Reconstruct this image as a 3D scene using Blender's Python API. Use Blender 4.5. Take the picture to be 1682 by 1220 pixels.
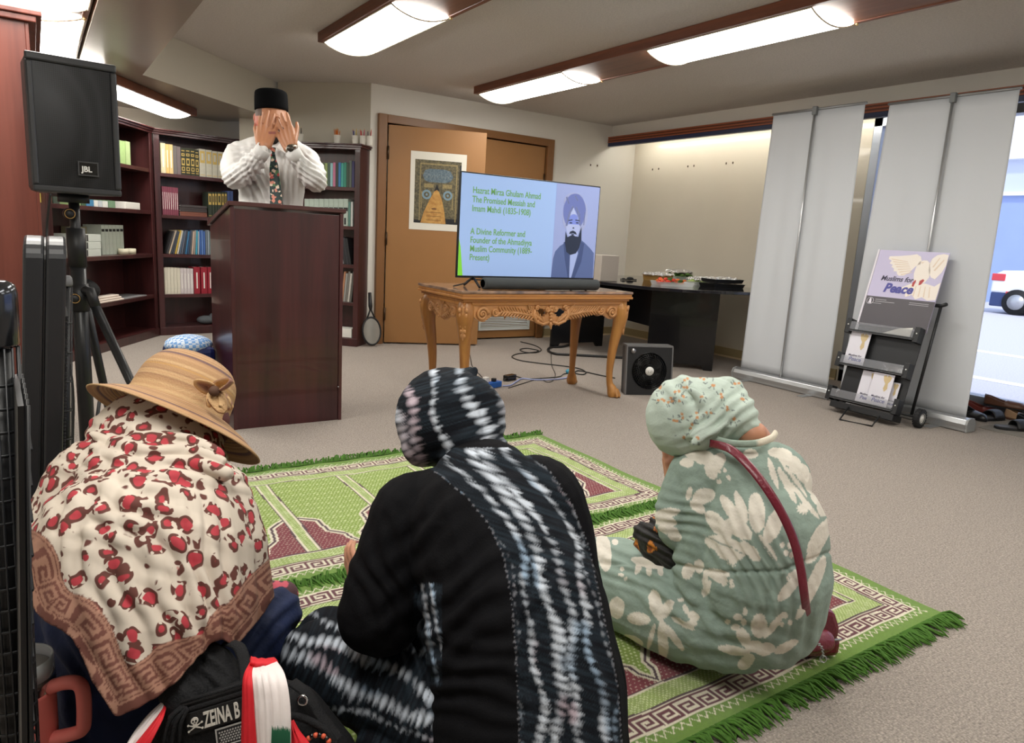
import bpy, bmesh, math, random
import numpy as np
from mathutils import Vector, Matrix, Euler

sc = bpy.context.scene
for o in list(bpy.data.objects): bpy.data.objects.remove(o)
COL = sc.collection
random.seed(7); np.random.seed(7)
PI = math.pi

# ------------------------------------------------------------------ camera
F = 1160.0; CZ = 1.11
RM = np.array([[.8323, .0572, -.5514], [-.5516, .1861, -.8131], [.0561, .9809, .1864]])
_u, _s, _v = np.linalg.svd(RM); RM = _u @ _v
CAM = np.array([0, 0, CZ])
cd = bpy.data.cameras.new('camera'); cam = bpy.data.objects.new('camera', cd); COL.objects.link(cam)
cd.sensor_width = 36; cd.sensor_fit = 'HORIZONTAL'; cd.lens = F / 1682 * 36; cd.clip_start = .05; cd.clip_end = 200
M4 = Matrix.Identity(4)
for i in range(3):
    for j in range(3): M4[i][j] = RM[i, j]
M4[2][3] = CZ
cam.matrix_world = M4
sc.camera = cam
sc.view_settings.view_transform = 'Standard'; sc.view_settings.look = 'None'
sc.view_settings.gamma = 1; sc.view_settings.use_curve_mapping = False
sc.view_settings.exposure = 0.3
try:
    sc.cycles.use_denoising = True
    sc.cycles.max_bounces = 8
    sc.cycles.caustics_reflective = False; sc.cycles.caustics_refractive = False
except Exception: pass

# world: hazy daytime sky
w = bpy.data.worlds.new('world'); sc.world = w; w.use_nodes = True
nt = w.node_tree
bg = nt.nodes['Background']
sky = nt.nodes.new('ShaderNodeTexSky'); sky.sky_type = 'PREETHAM'; sky.turbidity = 4.0
sky.sun_direction = (-.5, -.5, .7)
mixw = nt.nodes.new('ShaderNodeMixRGB'); mixw.inputs[0].default_value = .75
mixw.inputs[2].default_value = (.72, .80, 1.0, 1)
nt.links.new(sky.outputs[0], mixw.inputs[1]); nt.links.new(mixw.outputs[0], bg.inputs[0])
bg.inputs[1].default_value = 1.25
sl = bpy.data.lights.new('sun', 'SUN'); sl.energy = 2.2; sl.angle = .05; sl.color = (1, .96, .9)
so = bpy.data.objects.new('sun', sl); COL.objects.link(so); so.rotation_euler = (R0 := math.radians(38), math.radians(-25), 0)
so.location = (9, -3, 8)
LAMP = 13.0      # strength of the ceiling diffusers

def cray(px, py): return RM @ np.array([px - 841, -(py - 610), -F])
def at(px, py, d):                      # point seen at (px,py) at depth d along the lens axis
    return CAM + cray(px, py) / F * d
def Gz(px, py, z=0.):
    r = cray(px, py); return CAM + r * ((z - CZ) / r[2])
def Gy(px, py, y):
    r = cray(px, py); return CAM + r * (y / r[1])
def Gx(px, py, x):
    r = cray(px, py); return CAM + r * (x / r[0])
def Gp(px, py, pp, n):
    r = cray(px, py); n = np.array(n, float); return CAM + r * (np.dot(np.array(pp) - CAM, n) / np.dot(r, n))
def pix(P):                             # world points -> photo pixels and depth
    P = np.atleast_2d(np.asarray(P, float)); c = (P - CAM) @ RM
    return np.stack([841 + F * c[:, 0] / -c[:, 2], 610 - F * c[:, 1] / -c[:, 2], -c[:, 2]], 1)

# ------------------------------------------------------------------ materials
def srgb(r, g, b):
    def f(c):
        c = c / 255.; return c / 12.92 if c <= .04045 else ((c + .055) / 1.055) ** 2.4
    return (f(r), f(g), f(b), 1)
_mats = {}
def mat(name, col=(200, 200, 200), rough=.6, metal=0, noise=0, nscale=8, bump=0, bscale=60, attr=None, emit=None,
        spec=.5, trans=0, ior=1.45, alpha=1, sheen=0, stretch=None, coat=0, col2=None, detail=4):
    if name in _mats: return _mats[name]
    m = bpy.data.materials.new(name); m.use_nodes = True; _mats[name] = m
    t = m.node_tree; b = t.nodes['Principled BSDF']
    c = srgb(*col) if len(col) == 3 else col
    b.inputs['Base Color'].default_value = c
    b.inputs['Roughness'].default_value = rough; b.inputs['Metallic'].default_value = metal
    b.inputs['Specular IOR Level'].default_value = spec; b.inputs['IOR'].default_value = ior
    b.inputs['Transmission Weight'].default_value = trans; b.inputs['Alpha'].default_value = alpha
    b.inputs['Coat Weight'].default_value = coat
    if sheen: b.inputs['Sheen Weight'].default_value = sheen; b.inputs['Sheen Roughness'].default_value = .6
    tc = t.nodes.new('ShaderNodeTexCoord')
    src = tc.outputs['Object']
    if stretch:
        mp = t.nodes.new('ShaderNodeMapping'); mp.inputs['Scale'].default_value = stretch
        t.links.new(src, mp.inputs[0]); src = mp.outputs[0]
    colout = None
    if attr:
        a = t.nodes.new('ShaderNodeVertexColor'); a.layer_name = attr; colout = a.outputs[0]
    if noise or col2:
        n = t.nodes.new('ShaderNodeTexNoise'); n.inputs['Scale'].default_value = nscale; n.inputs['Detail'].default_value = detail
        t.links.new(src, n.inputs['Vector'])
        mx = t.nodes.new('ShaderNodeMixRGB')
        if col2:
            rr = t.nodes.new('ShaderNodeValToRGB'); rr.color_ramp.elements[0].position = .35; rr.color_ramp.elements[1].position = .65
            t.links.new(n.outputs[0], rr.inputs[0]); t.links.new(rr.outputs[0], mx.inputs[0])
            mx.inputs[1].default_value = c; mx.inputs[2].default_value = srgb(*col2)
        else:
            mx.blend_type = 'MULTIPLY'; mx.inputs[0].default_value = 1
            rr = t.nodes.new('ShaderNodeMapRange'); rr.inputs[1].default_value = .25; rr.inputs[2].default_value = .75
            rr.inputs[3].default_value = 1 - noise; rr.inputs[4].default_value = 1 + noise * .5
            t.links.new(n.outputs[0], rr.inputs[0]); t.links.new(rr.outputs[0], mx.inputs[2])
            if colout: t.links.new(colout, mx.inputs[1])
            else: mx.inputs[1].default_value = c
        colout = mx.outputs[0]
    if colout: t.links.new(colout, b.inputs['Base Color'])
    if bump:
        n2 = t.nodes.new('ShaderNodeTexNoise'); n2.inputs['Scale'].default_value = bscale; n2.inputs['Detail'].default_value = 5
        bp = t.nodes.new('ShaderNodeBump'); bp.inputs['Strength'].default_value = bump; bp.inputs['Distance'].default_value = .01
        t.links.new(src, n2.inputs['Vector']); t.links.new(n2.outputs[0], bp.inputs['Height']); t.links.new(bp.outputs[0], b.inputs['Normal'])
    if emit is not None:
        s, = (emit,) if not isinstance(emit, tuple) else (emit[0],)
        if colout: t.links.new(colout, b.inputs['Emission Color'])
        else: b.inputs['Emission Color'].default_value = c
        b.inputs['Emission Strength'].default_value = s
    return m

def wood_mat(name, c1, c2, scale=3.0, rough=.4, axis='Z', dist=3.0, coat=0, freq=9):
    if name in _mats: return _mats[name]
    m = bpy.data.materials.new(name); m.use_nodes = True; _mats[name] = m
    t = m.node_tree; b = t.nodes['Principled BSDF']; b.inputs['Roughness'].default_value = rough
    b.inputs['Coat Weight'].default_value = coat
    tc = t.nodes.new('ShaderNodeTexCoord'); mp = t.nodes.new('ShaderNodeMapping')
    s = {'Z': (1, 1, .07), 'X': (.07, 1, 1), 'Y': (1, .07, 1)}[axis]
    mp.inputs['Scale'].default_value = s
    n = t.nodes.new('ShaderNodeTexNoise'); n.inputs['Scale'].default_value = scale * 4; n.inputs['Detail'].default_value = 8; n.inputs['Distortion'].default_value = dist * .3
    n2 = t.nodes.new('ShaderNodeTexNoise'); n2.inputs['Scale'].default_value = scale * 30; n2.inputs['Detail'].default_value = 4
    r = t.nodes.new('ShaderNodeValToRGB'); e = r.color_ramp.elements
    e[0].position = .32; e[0].color = srgb(*c1); e[1].position = .68; e[1].color = srgb(*c2)
    mx = t.nodes.new('ShaderNodeMath'); mx.operation = 'MULTIPLY_ADD'; mx.inputs[1].default_value = .35
    t.links.new(tc.outputs['Object'], mp.inputs[0]); t.links.new(mp.outputs[0], n.inputs['Vector']); t.links.new(mp.outputs[0], n2.inputs['Vector'])
    sub = t.nodes.new('ShaderNodeMath'); sub.operation = 'SUBTRACT'; sub.inputs[1].default_value = .5
    t.links.new(n2.outputs[0], sub.inputs[0]); t.links.new(sub.outputs[0], mx.inputs[0]); t.links.new(n.outputs[0], mx.inputs[2])
    t.links.new(mx.outputs[0], r.inputs[0]); t.links.new(r.outputs[0], b.inputs['Base Color'])
    return m

# ------------------------------------------------------------------ mesh builder
class MB:
    def __init__(s): s.v = []; s.f = []; s.mi = []; s.cur = 0; s.sm = []
    def m(s, i): s.cur = i; return s
    def add(s, vs, fs, smooth=False):
        o = len(s.v); s.v += [tuple(map(float, p)) for p in vs]
        for f in fs: s.f.append([i + o for i in f]); s.mi.append(s.cur); s.sm.append(smooth)
        return s
    def box(s, x0, y0, z0, x1, y1, z1):
        v = [(x0, y0, z0), (x1, y0, z0), (x1, y1, z0), (x0, y1, z0), (x0, y0, z1), (x1, y0, z1), (x1, y1, z1), (x0, y1, z1)]
        return s.add(v, [(3, 2, 1, 0), (4, 5, 6, 7), (0, 1, 5, 4), (1, 2, 6, 5), (2, 3, 7, 6), (3, 0, 4, 7)])
    def obox(s, O, ax, ay, az, x0, y0, z0, x1, y1, z1):   # box in a local frame
        O, ax, ay, az = [np.array(q, float) for q in (O, ax, ay, az)]
        c = [(x0, y0, z0), (x1, y0, z0), (x1, y1, z0), (x0, y1, z0), (x0, y0, z1), (x1, y0, z1), (x1, y1, z1), (x0, y1, z1)]
        return s.add([O + ax * a + ay * b + az * d for a, b, d in c], [(3, 2, 1, 0), (4, 5, 6, 7), (0, 1, 5, 4), (1, 2, 6, 5), (2, 3, 7, 6), (3, 0, 4, 7)])
    def prism(s, poly, n, smooth=False):     # poly: coplanar 3-D points; n: extrusion vector
        poly = [np.array(p, float) for p in poly]; n = np.array(n, float); k = len(poly)
        return s.add(poly + [p + n for p in poly], [list(range(k))[::-1], list(range(k, 2 * k))] + [(i, (i + 1) % k, (i + 1) % k + k, i + k) for i in range(k)], smooth)
    def tube(s, pts, r, n=10, closed=False, cap=True, flat=None):
        P = [np.array(p, float) for p in pts]; k = len(P)
        rs = r if hasattr(r, '__len__') else [r] * k
        vs = []; prev = None
        for i in range(k):
            if closed: d = P[(i + 1) % k] - P[i - 1]
            else: d = P[min(i + 1, k - 1)] - P[max(i - 1, 0)]
            d = d / (np.linalg.norm(d) + 1e-9)
            if prev is None:
                a = np.cross(d, (0, 0, 1)); a = np.cross(d, (1, 0, 0)) if np.linalg.norm(a) < .1 else a
            else:
                a = prev - d * np.dot(prev, d)
                if np.linalg.norm(a) < 1e-6: a = np.cross(d, (1, 0, 0))
            a = a / np.linalg.norm(a); prev = a; b = np.cross(d, a)
            fl = flat if flat else 1
            for j in range(n):
                t = 2 * PI * j / n; vs.append(P[i] + rs[i] * (a * math.cos(t) + b * fl * math.sin(t)))
        fs = []
        for i in range(k if closed else k - 1):
            i2 = (i + 1) % k
            for j in range(n): fs.append((i * n + j, i * n + (j + 1) % n, i2 * n + (j + 1) % n, i2 * n + j))
        if cap and not closed: fs += [list(range(n))[::-1], [(k - 1) * n + j for j in range(n)]]
        return s.add(vs, fs, True)
    def lathe(s, prof, O=(0, 0, 0), n=24, ax=(1, 0, 0), ay=(0, 1, 0), az=(0, 0, 1), sx=1, sy=1):
        O, ax, ay, az = [np.array(q, float) for q in (O, ax, ay, az)]; k = len(prof); vs = []
        for r, z in prof:
            for j in range(n):
                t = 2 * PI * j / n; vs.append(O + ax * r * sx * math.cos(t) + ay * r * sy * math.sin(t) + az * z)
        fs = [(i * n + j, i * n + (j + 1) % n, (i + 1) * n + (j + 1) % n, (i + 1) * n + j) for i in range(k - 1) for j in range(n)]
        ring = prof[0] == prof[-1]
        if prof[0][0] > 1e-6 and not ring: fs.append(list(range(n))[::-1])
        if prof[-1][0] > 1e-6 and not ring: fs.append([(k - 1) * n + j for j in range(n)])
        return s.add(vs, fs, True)
    def ball(s, c, r, n=16, m=10, R=None):
        c = np.array(c, float); r = np.array(r if hasattr(r, '__len__') else (r, r, r), float); R = np.eye(3) if R is None else R
        vs = [c + R @ (r * (0, 0, -1))]
        for i in range(1, m):
            a = -PI / 2 + PI * i / m
            for j in range(n):
                t = 2 * PI * j / n; vs.append(c + R @ (r * (math.cos(a) * math.cos(t), math.cos(a) * math.sin(t), math.sin(a))))
        vs.append(c + R @ (r * (0, 0, 1))); L = len(vs) - 1
        fs = [(0, 1 + (j + 1) % n, 1 + j) for j in range(n)]
        for i in range(m - 2):
            for j in range(n): fs.append((1 + i * n + j, 1 + i * n + (j + 1) % n, 1 + (i + 1) * n + (j + 1) % n, 1 + (i + 1) * n + j))
        fs += [(L, 1 + (m - 2) * n + j, 1 + (m - 2) * n + (j + 1) % n) for j in range(n)]
        return s.add(vs, fs, True)
    def capsule(s, a, b, ra, rb, n=16):       # tapered capsule, closed
        a = np.array(a, float); b = np.array(b, float); d = b - a; L = np.linalg.norm(d)
        if L < 1e-5: return s.ball(a, max(ra, rb), n)
        d /= L; prof = []
        for i in range(0, 6): t = PI / 2 * (i / 5); prof.append((max(ra * math.sin(t), 1e-7), -ra * math.cos(t)))
        for i in range(0, 6): t = PI / 2 * (i / 5); prof.append((max(rb * math.cos(t), 1e-7), L + rb * math.sin(t)))
        u = np.cross(d, (0, 0, 1)); u = np.cross(d, (1, 0, 0)) if np.linalg.norm(u) < .1 else u; u /= np.linalg.norm(u)
        return s.lathe(prof, a, n, u, np.cross(d, u), d)
    def grid(s, G, smooth=True, closed_u=False):   # G[i][j] points
        a = len(G); b = len(G[0]); vs = [p for row in G for p in row]
        fs = [(i * b + j, i * b + (j + 1) % b, (i + 1) * b + (j + 1) % b, (i + 1) * b + j) for i in range(a - 1) for j in range(b if closed_u else b - 1)]
        return s.add(vs, fs, smooth)
    def build(s, name, mats, parent=None, bevel=0, smooth=None, loc=None, solid=0, sub=0, autosm=False):
        me = bpy.data.meshes.new(name)
        V = np.array(s.v, float).reshape(-1, 3)
        ob = bpy.data.objects.new(name, me); COL.objects.link(ob)
        if parent is not None:
            org = wloc(parent); ob.parent = parent
        else:
            org = np.array(loc, float) if loc is not None else np.array([(V[:, 0].min() + V[:, 0].max()) / 2, (V[:, 1].min() + V[:, 1].max()) / 2, V[:, 2].min()])
            ob.location = org
        me.from_pydata([tuple(p) for p in (V - org)], [], s.f)
        for m in (mats if isinstance(mats, (list, tuple)) else [mats]): me.materials.append(m)
        me.polygons.foreach_set('material_index', s.mi)
        me.polygons.foreach_set('use_smooth', [bool(q) if smooth is None else smooth for q in s.sm])
        me.validate(); me.update()
        if bevel:
            b = ob.modifiers.new('bevel', 'BEVEL'); b.width = bevel; b.segments = 2; b.limit_method = 'ANGLE'; b.angle_limit = .7
            b.harden_normals = False
        if solid: q = ob.modifiers.new('solid', 'SOLIDIFY'); q.thickness = solid; q.offset = 0
        if sub: q = ob.modifiers.new('sub', 'SUBSURF'); q.levels = sub; q.render_levels = sub
        return ob
def wloc(o):
    p = np.zeros(3)
    while o is not None: p += np.array(o.location); o = o.parent
    return p
def thing(name, label, cat, loc, group=None):
    o = bpy.data.objects.new(name, None); COL.objects.link(o); o.location = loc; o.empty_display_size = .1
    return tag(o, label, cat, group)
def tag(o, label=None, cat=None, group=None, kind=None):
    if label: o['label'] = label
    if cat: o['category'] = cat
    if group: o['group'] = group
    if kind: o['kind'] = kind
    return o
def struct(name, mb, m, **k): return tag(mb.build(name, m, **k), kind='structure')
def text_mesh(body, size, extr=.0006, bold=0, shear=0, align='LEFT', spacing=1, sx=1):
    cu = bpy.data.curves.new('txt', 'FONT'); cu.body = body; cu.size = size; cu.extrude = extr; cu.offset = bold; cu.shear = shear
    cu.align_x = align; cu.space_line = spacing; cu.resolution_u = 3
    ob = bpy.data.objects.new('txt', cu); COL.objects.link(ob)
    dg = bpy.context.evaluated_depsgraph_get(); me = bpy.data.meshes.new_from_object(ob.evaluated_get(dg))
    V = np.empty(len(me.vertices) * 3); me.vertices.foreach_get('co', V); V = V.reshape(-1, 3); V[:, 0] *= sx
    fs = [list(p.vertices) for p in me.polygons]
    bpy.data.objects.remove(ob); bpy.data.curves.remove(cu); bpy.data.meshes.remove(me)
    return V, fs
def add_text(mb, body, size, O, ax, ay, **k):
    V, fs = text_mesh(body, size, **k); O, ax, ay = [np.array(q, float) for q in (O, ax, ay)]; az = np.cross(ax, ay)
    az /= np.linalg.norm(az)
    return mb.add([O + ax * a + ay * b + az * c for a, b, c in V], fs)
def nrm(v): v = np.array(v, float); return v / np.linalg.norm(v)
def set_colors(ob, C, name='Col'):
    me = ob.data; a = me.color_attributes.new(name, 'FLOAT_COLOR', 'POINT')
    C4 = np.ones((len(me.vertices), 4)); C4[:, :3] = C
    a.data.foreach_set('color', C4.ravel())
def lin(*c): return np.array(srgb(*c)[:3])
def smst(x, a, b): t = np.clip((x - a) / (b - a), 0, 1); return t * t * (3 - 2 * t)
def catmull(P, n=8, closed=False):
    P = [np.array(p, float) for p in P]; k = len(P); out = []
    for i in range(k if closed else k - 1):
        p0 = P[i - 1] if (closed or i > 0) else P[0]; p1 = P[i]; p2 = P[(i + 1) % k]; p3 = P[(i + 2) % k] if closed else P[min(i + 2, k - 1)]
        for j in range(n):
            t = j / n; out.append(.5 * ((2 * p1) + (-p0 + p2) * t + (2 * p0 - 5 * p1 + 4 * p2 - p3) * t * t + (-p0 + 3 * p1 - 3 * p2 + p3) * t ** 3))
    if not closed: out.append(P[-1])
    return out
def vnoise(P, scale, seed=0):            # cheap smooth value noise on Nx2/3 points
    P = np.asarray(P, float) * scale; I = np.floor(P).astype(int); f = P - I; f = f * f * (3 - 2 * f); D = P.shape[1]
    def h(J):
        q = (J[:, 0] * 73856093) ^ (J[:, 1] * 19349663) ^ ((J[:, 2] if D > 2 else 0) * 83492791) ^ (seed * 2654435)
        q = (q ^ (q >> 13)) * 1274126177; return ((q ^ (q >> 16)) & 0xffff) / 65535.
    out = 0
    for c in range(2 ** D):
        off = np.array([(c >> k) & 1 for k in range(D)]); w_ = np.prod(np.where(off, f, 1 - f), axis=1); out = out + w_ * h(I + off)
    return out
# ================================================================== THE SETTING
ZC = 2.43; ZS = 2.09
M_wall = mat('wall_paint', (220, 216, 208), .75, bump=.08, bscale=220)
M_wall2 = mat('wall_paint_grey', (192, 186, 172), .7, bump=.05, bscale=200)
M_ceil = mat('ceiling_texture', (216, 210, 204), .95, bump=.9, bscale=130, noise=.10, nscale=70)
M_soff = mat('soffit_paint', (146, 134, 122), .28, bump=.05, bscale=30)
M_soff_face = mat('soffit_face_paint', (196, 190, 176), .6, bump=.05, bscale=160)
M_board = mat('glossy_board', (212, 204, 188), .27, noise=.04, nscale=2, coat=.3)
M_base = mat('tan_baseboard', (176, 158, 118), .5)
M_basetrim = mat('baseboard_edge', (226, 206, 168), .5)
M_carpet = mat('carpet', (198, 186, 176), .97, noise=.42, nscale=150, bump=.9, bscale=260, detail=3)
M_white = mat('white_paint', (235, 235, 232), .5)
def carpet_more(m):     # the woven grid of the loop pile
    t = m.node_tree; b = t.nodes['Principled BSDF']
    lk = b.inputs['Base Color'].links[0].from_socket
    tc = t.nodes.new('ShaderNodeTexCoord'); v = t.nodes.new('ShaderNodeTexVoronoi'); v.inputs['Scale'].default_value = 170; v.inputs['Randomness'].default_value = .55
    rr = t.nodes.new('ShaderNodeMapRange'); rr.inputs[1].default_value = 0; rr.inputs[2].default_value = .7; rr.inputs[3].default_value = 1.12; rr.inputs[4].default_value = .62
    mx = t.nodes.new('ShaderNodeMixRGB'); mx.blend_type = 'MULTIPLY'; mx.inputs[0].default_value = .8
    t.links.new(tc.outputs['Object'], v.inputs['Vector']); t.links.new(v.outputs['Distance'], rr.inputs[0])
    t.links.new(lk, mx.inputs[1]); t.links.new(rr.outputs[0], mx.inputs[2]); t.links.new(mx.outputs[0], b.inputs['Base Color'])
carpet_more(M_carpet)

XW = 5.99; XV = 5.595; XG = 6.05; YW0 = 3.57; YR = -2.6; XL = -1.3
struct('floor', MB().box(XL, YR, -.1, XG + .1, 8.6, 0), M_carpet)
struct('ceiling', MB().box(XL, YR, ZC, XG + .1, 8.6, ZC + .1), M_ceil)
# back wall with the closet opening behind the open leaf
DX0, DX1, DZ = 2.815, 4.69, 2.10
struct('wall_back', MB().box(2.66, 6.5, 0, DX0, 6.62, ZC).box(DX0, 6.5, DZ, DX1, 6.62, ZC).box(DX1, 6.5, 0, XG + .1, 6.62, ZC), M_wall)
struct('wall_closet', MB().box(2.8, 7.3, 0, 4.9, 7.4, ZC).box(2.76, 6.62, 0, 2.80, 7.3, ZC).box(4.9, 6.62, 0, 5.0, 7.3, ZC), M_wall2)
d3 = nrm((-.705, .709, 0)); n3 = np.array((d3[1], -d3[0], 0)) * -1
A = np.array((2.66, 6.5, 0)); 
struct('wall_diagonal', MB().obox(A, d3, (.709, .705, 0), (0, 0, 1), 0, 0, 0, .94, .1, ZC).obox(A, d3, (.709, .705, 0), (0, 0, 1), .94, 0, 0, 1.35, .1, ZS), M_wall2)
d1 = nrm((.527, .85, 0)); o1 = np.array((-.85, .527, 0)); P1 = np.array((.93, 7.42, 0))
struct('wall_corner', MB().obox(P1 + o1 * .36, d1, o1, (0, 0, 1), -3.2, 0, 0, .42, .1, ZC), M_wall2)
d2 = nrm((.985, .17, 0)); o2 = np.array((-d2[1], d2[0], 0))
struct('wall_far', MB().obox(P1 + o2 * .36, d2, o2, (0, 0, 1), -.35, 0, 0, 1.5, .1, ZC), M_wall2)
struct('wall_left', MB().box(XL - .1, YR, 0, XL, 8.6, ZC), M_wall)
struct('wall_rear', MB().box(XL, YR - .1, 0, XG + .1, YR, ZC), M_wall)
# right side: recessed glossy board, then the shop window
struct('wall_right', MB().box(XW, YW0, 0, XW + .12, 6.5, 2.29), M_board)
struct('wall_bulkhead', MB().box(XV + .02, YR, 2.29, XG + .1, 6.5, ZC), M_wall)
struct('baseboard_right', MB().box(XW - .012, YW0 + .02, 0, XW, 6.5, .1).m(1).box(XW - .016, YW0 + .02, 0, XW - .001, 6.5, .018), [M_base, M_basetrim])
struct('baseboard_back', MB().box(DX1 + .09, 6.488, 0, XW - .012, 6.5, .1).m(1).box(DX1 + .09, 6.484, 0, XW - .012, 6.499, .018), [M_base, M_basetrim])
# valance: striped wood above, navy below
V_w1 = mat('valance_rust', (150, 82, 50), .4); V_w2 = mat('valance_dark', (92, 45, 28), .4); V_n = mat('valance_navy', (38, 46, 78), .4)
vb = MB()
zz = [2.302, 2.288, 2.276, 2.262, 2.248, 2.236]
for i in range(5): vb.m(i % 2).box(XV - .035 - (.004 if i % 2 == 0 else 0), YR, zz[i + 1], XV + .02, 6.5, zz[i])
vb.m(2).box(XV - .033, YR, 2.196, XV + .018, 6.5, 2.236)
tag(vb.build('trim_1', [V_w1, V_w2, V_n], bevel=.002), kind='structure')
M_tube = mat('valance_tube', (255, 252, 240), .4, emit=LAMP * 1.3)
t = thing('light_strip', 'long white tube light hidden behind the striped window valance', 'light', (XV + .1, 5.0, 2.26))
MB().tube([(XV + .13, 3.3, 2.262), (XV + .13, 6.35, 2.262)], .016, 10).build('tube', M_tube, t)
MB().box(XV + .09, 3.25, 2.276, XV + .17, 6.4, 2.289).build('holder', M_white, t)
# window frame and glass
M_alu = mat('window_aluminium', (168, 174, 184), .35, metal=.6)
M_glass = mat('window_glass', (255, 255, 255), .0, trans=1, ior=1.02, spec=.2)
wf = MB().box(XG - .06, YW0 - .075, 0, XG + .06, YW0, 2.29).box(XG - .06, YR, 0, XG + .06, YW0, .11).box(XG - .06, YR, 2.2, XG + .06, YW0, 2.29)
for yy in (1.7, -.1, -1.7): wf.box(XG - .05, yy - .03, .11, XG + .05, yy + .03, 2.2)
tag(wf.build('window_1', M_alu, bevel=.004), kind='structure')
wo = bpy.data.objects['window_1']
MB().box(XG - .004, YR, .11, XG + .004, YW0 - .075, 2.2).build('window_pane', M_glass, wo)

# soffit: leg towards the camera, then turning 45 degrees to the diagonal wall
ZS = 2.09
e = np.array((.7071, .7071, 0)); k = np.array((.70, 5.9, 0)); q = k + e * 1.86
poly = [(.31, YR, 0), (.70, YR, 0), tuple(k), tuple(q), tuple(q + (-.55, .95, 0)), (-.2, 8.0, 0), (.31, 5.92, 0)]
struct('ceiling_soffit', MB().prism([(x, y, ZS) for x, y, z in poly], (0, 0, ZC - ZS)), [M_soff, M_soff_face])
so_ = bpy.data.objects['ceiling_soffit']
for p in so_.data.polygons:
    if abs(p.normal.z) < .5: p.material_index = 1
# left trough above the tall bookcase (lower ceiling the trough lights hang from)
struct('ceiling_trough', MB().box(XL, YR, 2.20, .305, 5.92, 2.26), M_wall2)

# ---- ceiling lights
W_trim = wood_mat('fixture_wood', (96, 52, 34), (128, 74, 50), 2.2, .45, 'Y')
W_under = wood_mat('fixture_under', (104, 66, 48), (128, 84, 62), 2.0, .5, 'Y')
M_lens = mat('diffuser_glow', (255, 252, 244), .5, emit=LAMP)
M_rim = mat('diffuser_rim', (214, 206, 188), .4)
M_clip = mat('lens_clip', (220, 190, 140), .3, metal=.6)
def fixture_row(x0, x1, zt, zb, y0, y1, lens, label, name='light_panel', glabel=None):
    """wood tray fixed to the ceiling, lenses bulging down between flat boards"""
    t = thing('light_tray', label, 'light fixture', ((x0 + x1) / 2, (y0 + y1) / 2, zt))
    MB().box(x0, y0, zb, x0 + .035, y1, zt).box(x1 - .03, y0, zb, x1, y1, zt).box(x0 + .035, y1 - .03, zb, x1 - .03, y1, zt).build('side_board', W_trim, t, bevel=.004)
    ys = sorted([y0] + [v for l in lens for v in l] + [y1 - .03])
    for a, b in zip(ys[::2], ys[1::2]):
        if b - a > .03: MB().box(x0 + .035, a, zb + .006, x1 - .03, b, zb + .02).build('bottom_board', W_under, t)
    for a, b in lens:
        mb = MB(); n = 12; G = []
        for j in range(7):
            yy = a + (b - a) * j / 6; row = []
            for i in range(n + 1):
                u = i / n; row.append((x0 + .03 + (x1 - x0 - .04) * u, yy, zb + .004 - .05 * math.sin(PI * u) ** .8))
            G.append(row)
        mb.grid(G)
        for yy in (a, b): # end caps
            mb.add([(x0 + .03 + (x1 - x0 - .04) * i / n, yy, zb + .004 - .05 * math.sin(PI * i / n) ** .8) for i in range(n + 1)], [list(range(n + 1))])
        L = mb.build('diffuser', M_lens, t)
        rim = MB()
        for yy in (a, b): rim.tube([(x0 + .03 + (x1 - x0 - .04) * i / n, yy, zb + .002 - .052 * math.sin(PI * i / n) ** .8) for i in range(n + 1)], .005, 6)
        rim.tube([(x1 - .012, a, zb), (x1 - .012, b, zb)], .005, 6).tube([(x0 + .032, a, zb), (x0 + .032, b, zb)], .005, 6)
        rim.build('diffuser_rim', M_rim, L)
        MB().ball((x1 - .015, a - .012, zb - .004), .01, 8, 6).build('clip', M_clip, L)
    return t
fixture_row(1.715, 2.14, ZC, 2.365, YR + .1, 5.17, [(4.0, 5.13), (1.6, 2.8), (-.8, .4)], 'wood trimmed ceiling light tray nearest the man at the lectern')
fixture_row(3.385, 3.83, ZC, 2.365, YR + .1, 5.87, [(4.6, 5.83), (2.47, 3.68), (.3, 1.5), (-1.9, -.7)], 'long wood trimmed ceiling light tray above the television and desk')
fixture_row(-.25, .295, 2.19, 2.10, YR + .3, 5.9, [(4.55, 5.75), (3.0, 4.35), (.4, 1.6)], 'wood trimmed light tray in the top left corner above the bookcase')
# slanting fixture under the soffit over the bookcases
t = thing('light_tray', 'bright light panel with brown wood edge above the left bookcases', 'light fixture', (.9, 6.8, ZS))
O = np.array((.50, 5.95, 0)); 
MB().obox(O, d1, o1, (0, 0, 1), 0, 0, ZS - .066, 1.5, .035, ZS - .001).obox(O, d1, o1, (0, 0, 1), 1.47, .035, ZS - .066, 1.5, .33, ZS - .001).build('side_board', W_trim, t, bevel=.004)
mb = MB(); G = []
for j in range(5):
    row = []
    for i in range(11):
        u = i / 10; p = O + d1 * (.0 + 1.46 * j / 4) + o1 * (.03 + .34 * u); row.append((p[0], p[1], ZS - .055 - .045 * math.sin(PI * u) ** .8))
    G.append(row)
mb.grid(G); mb.build('diffuser', M_lens, t)

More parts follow.
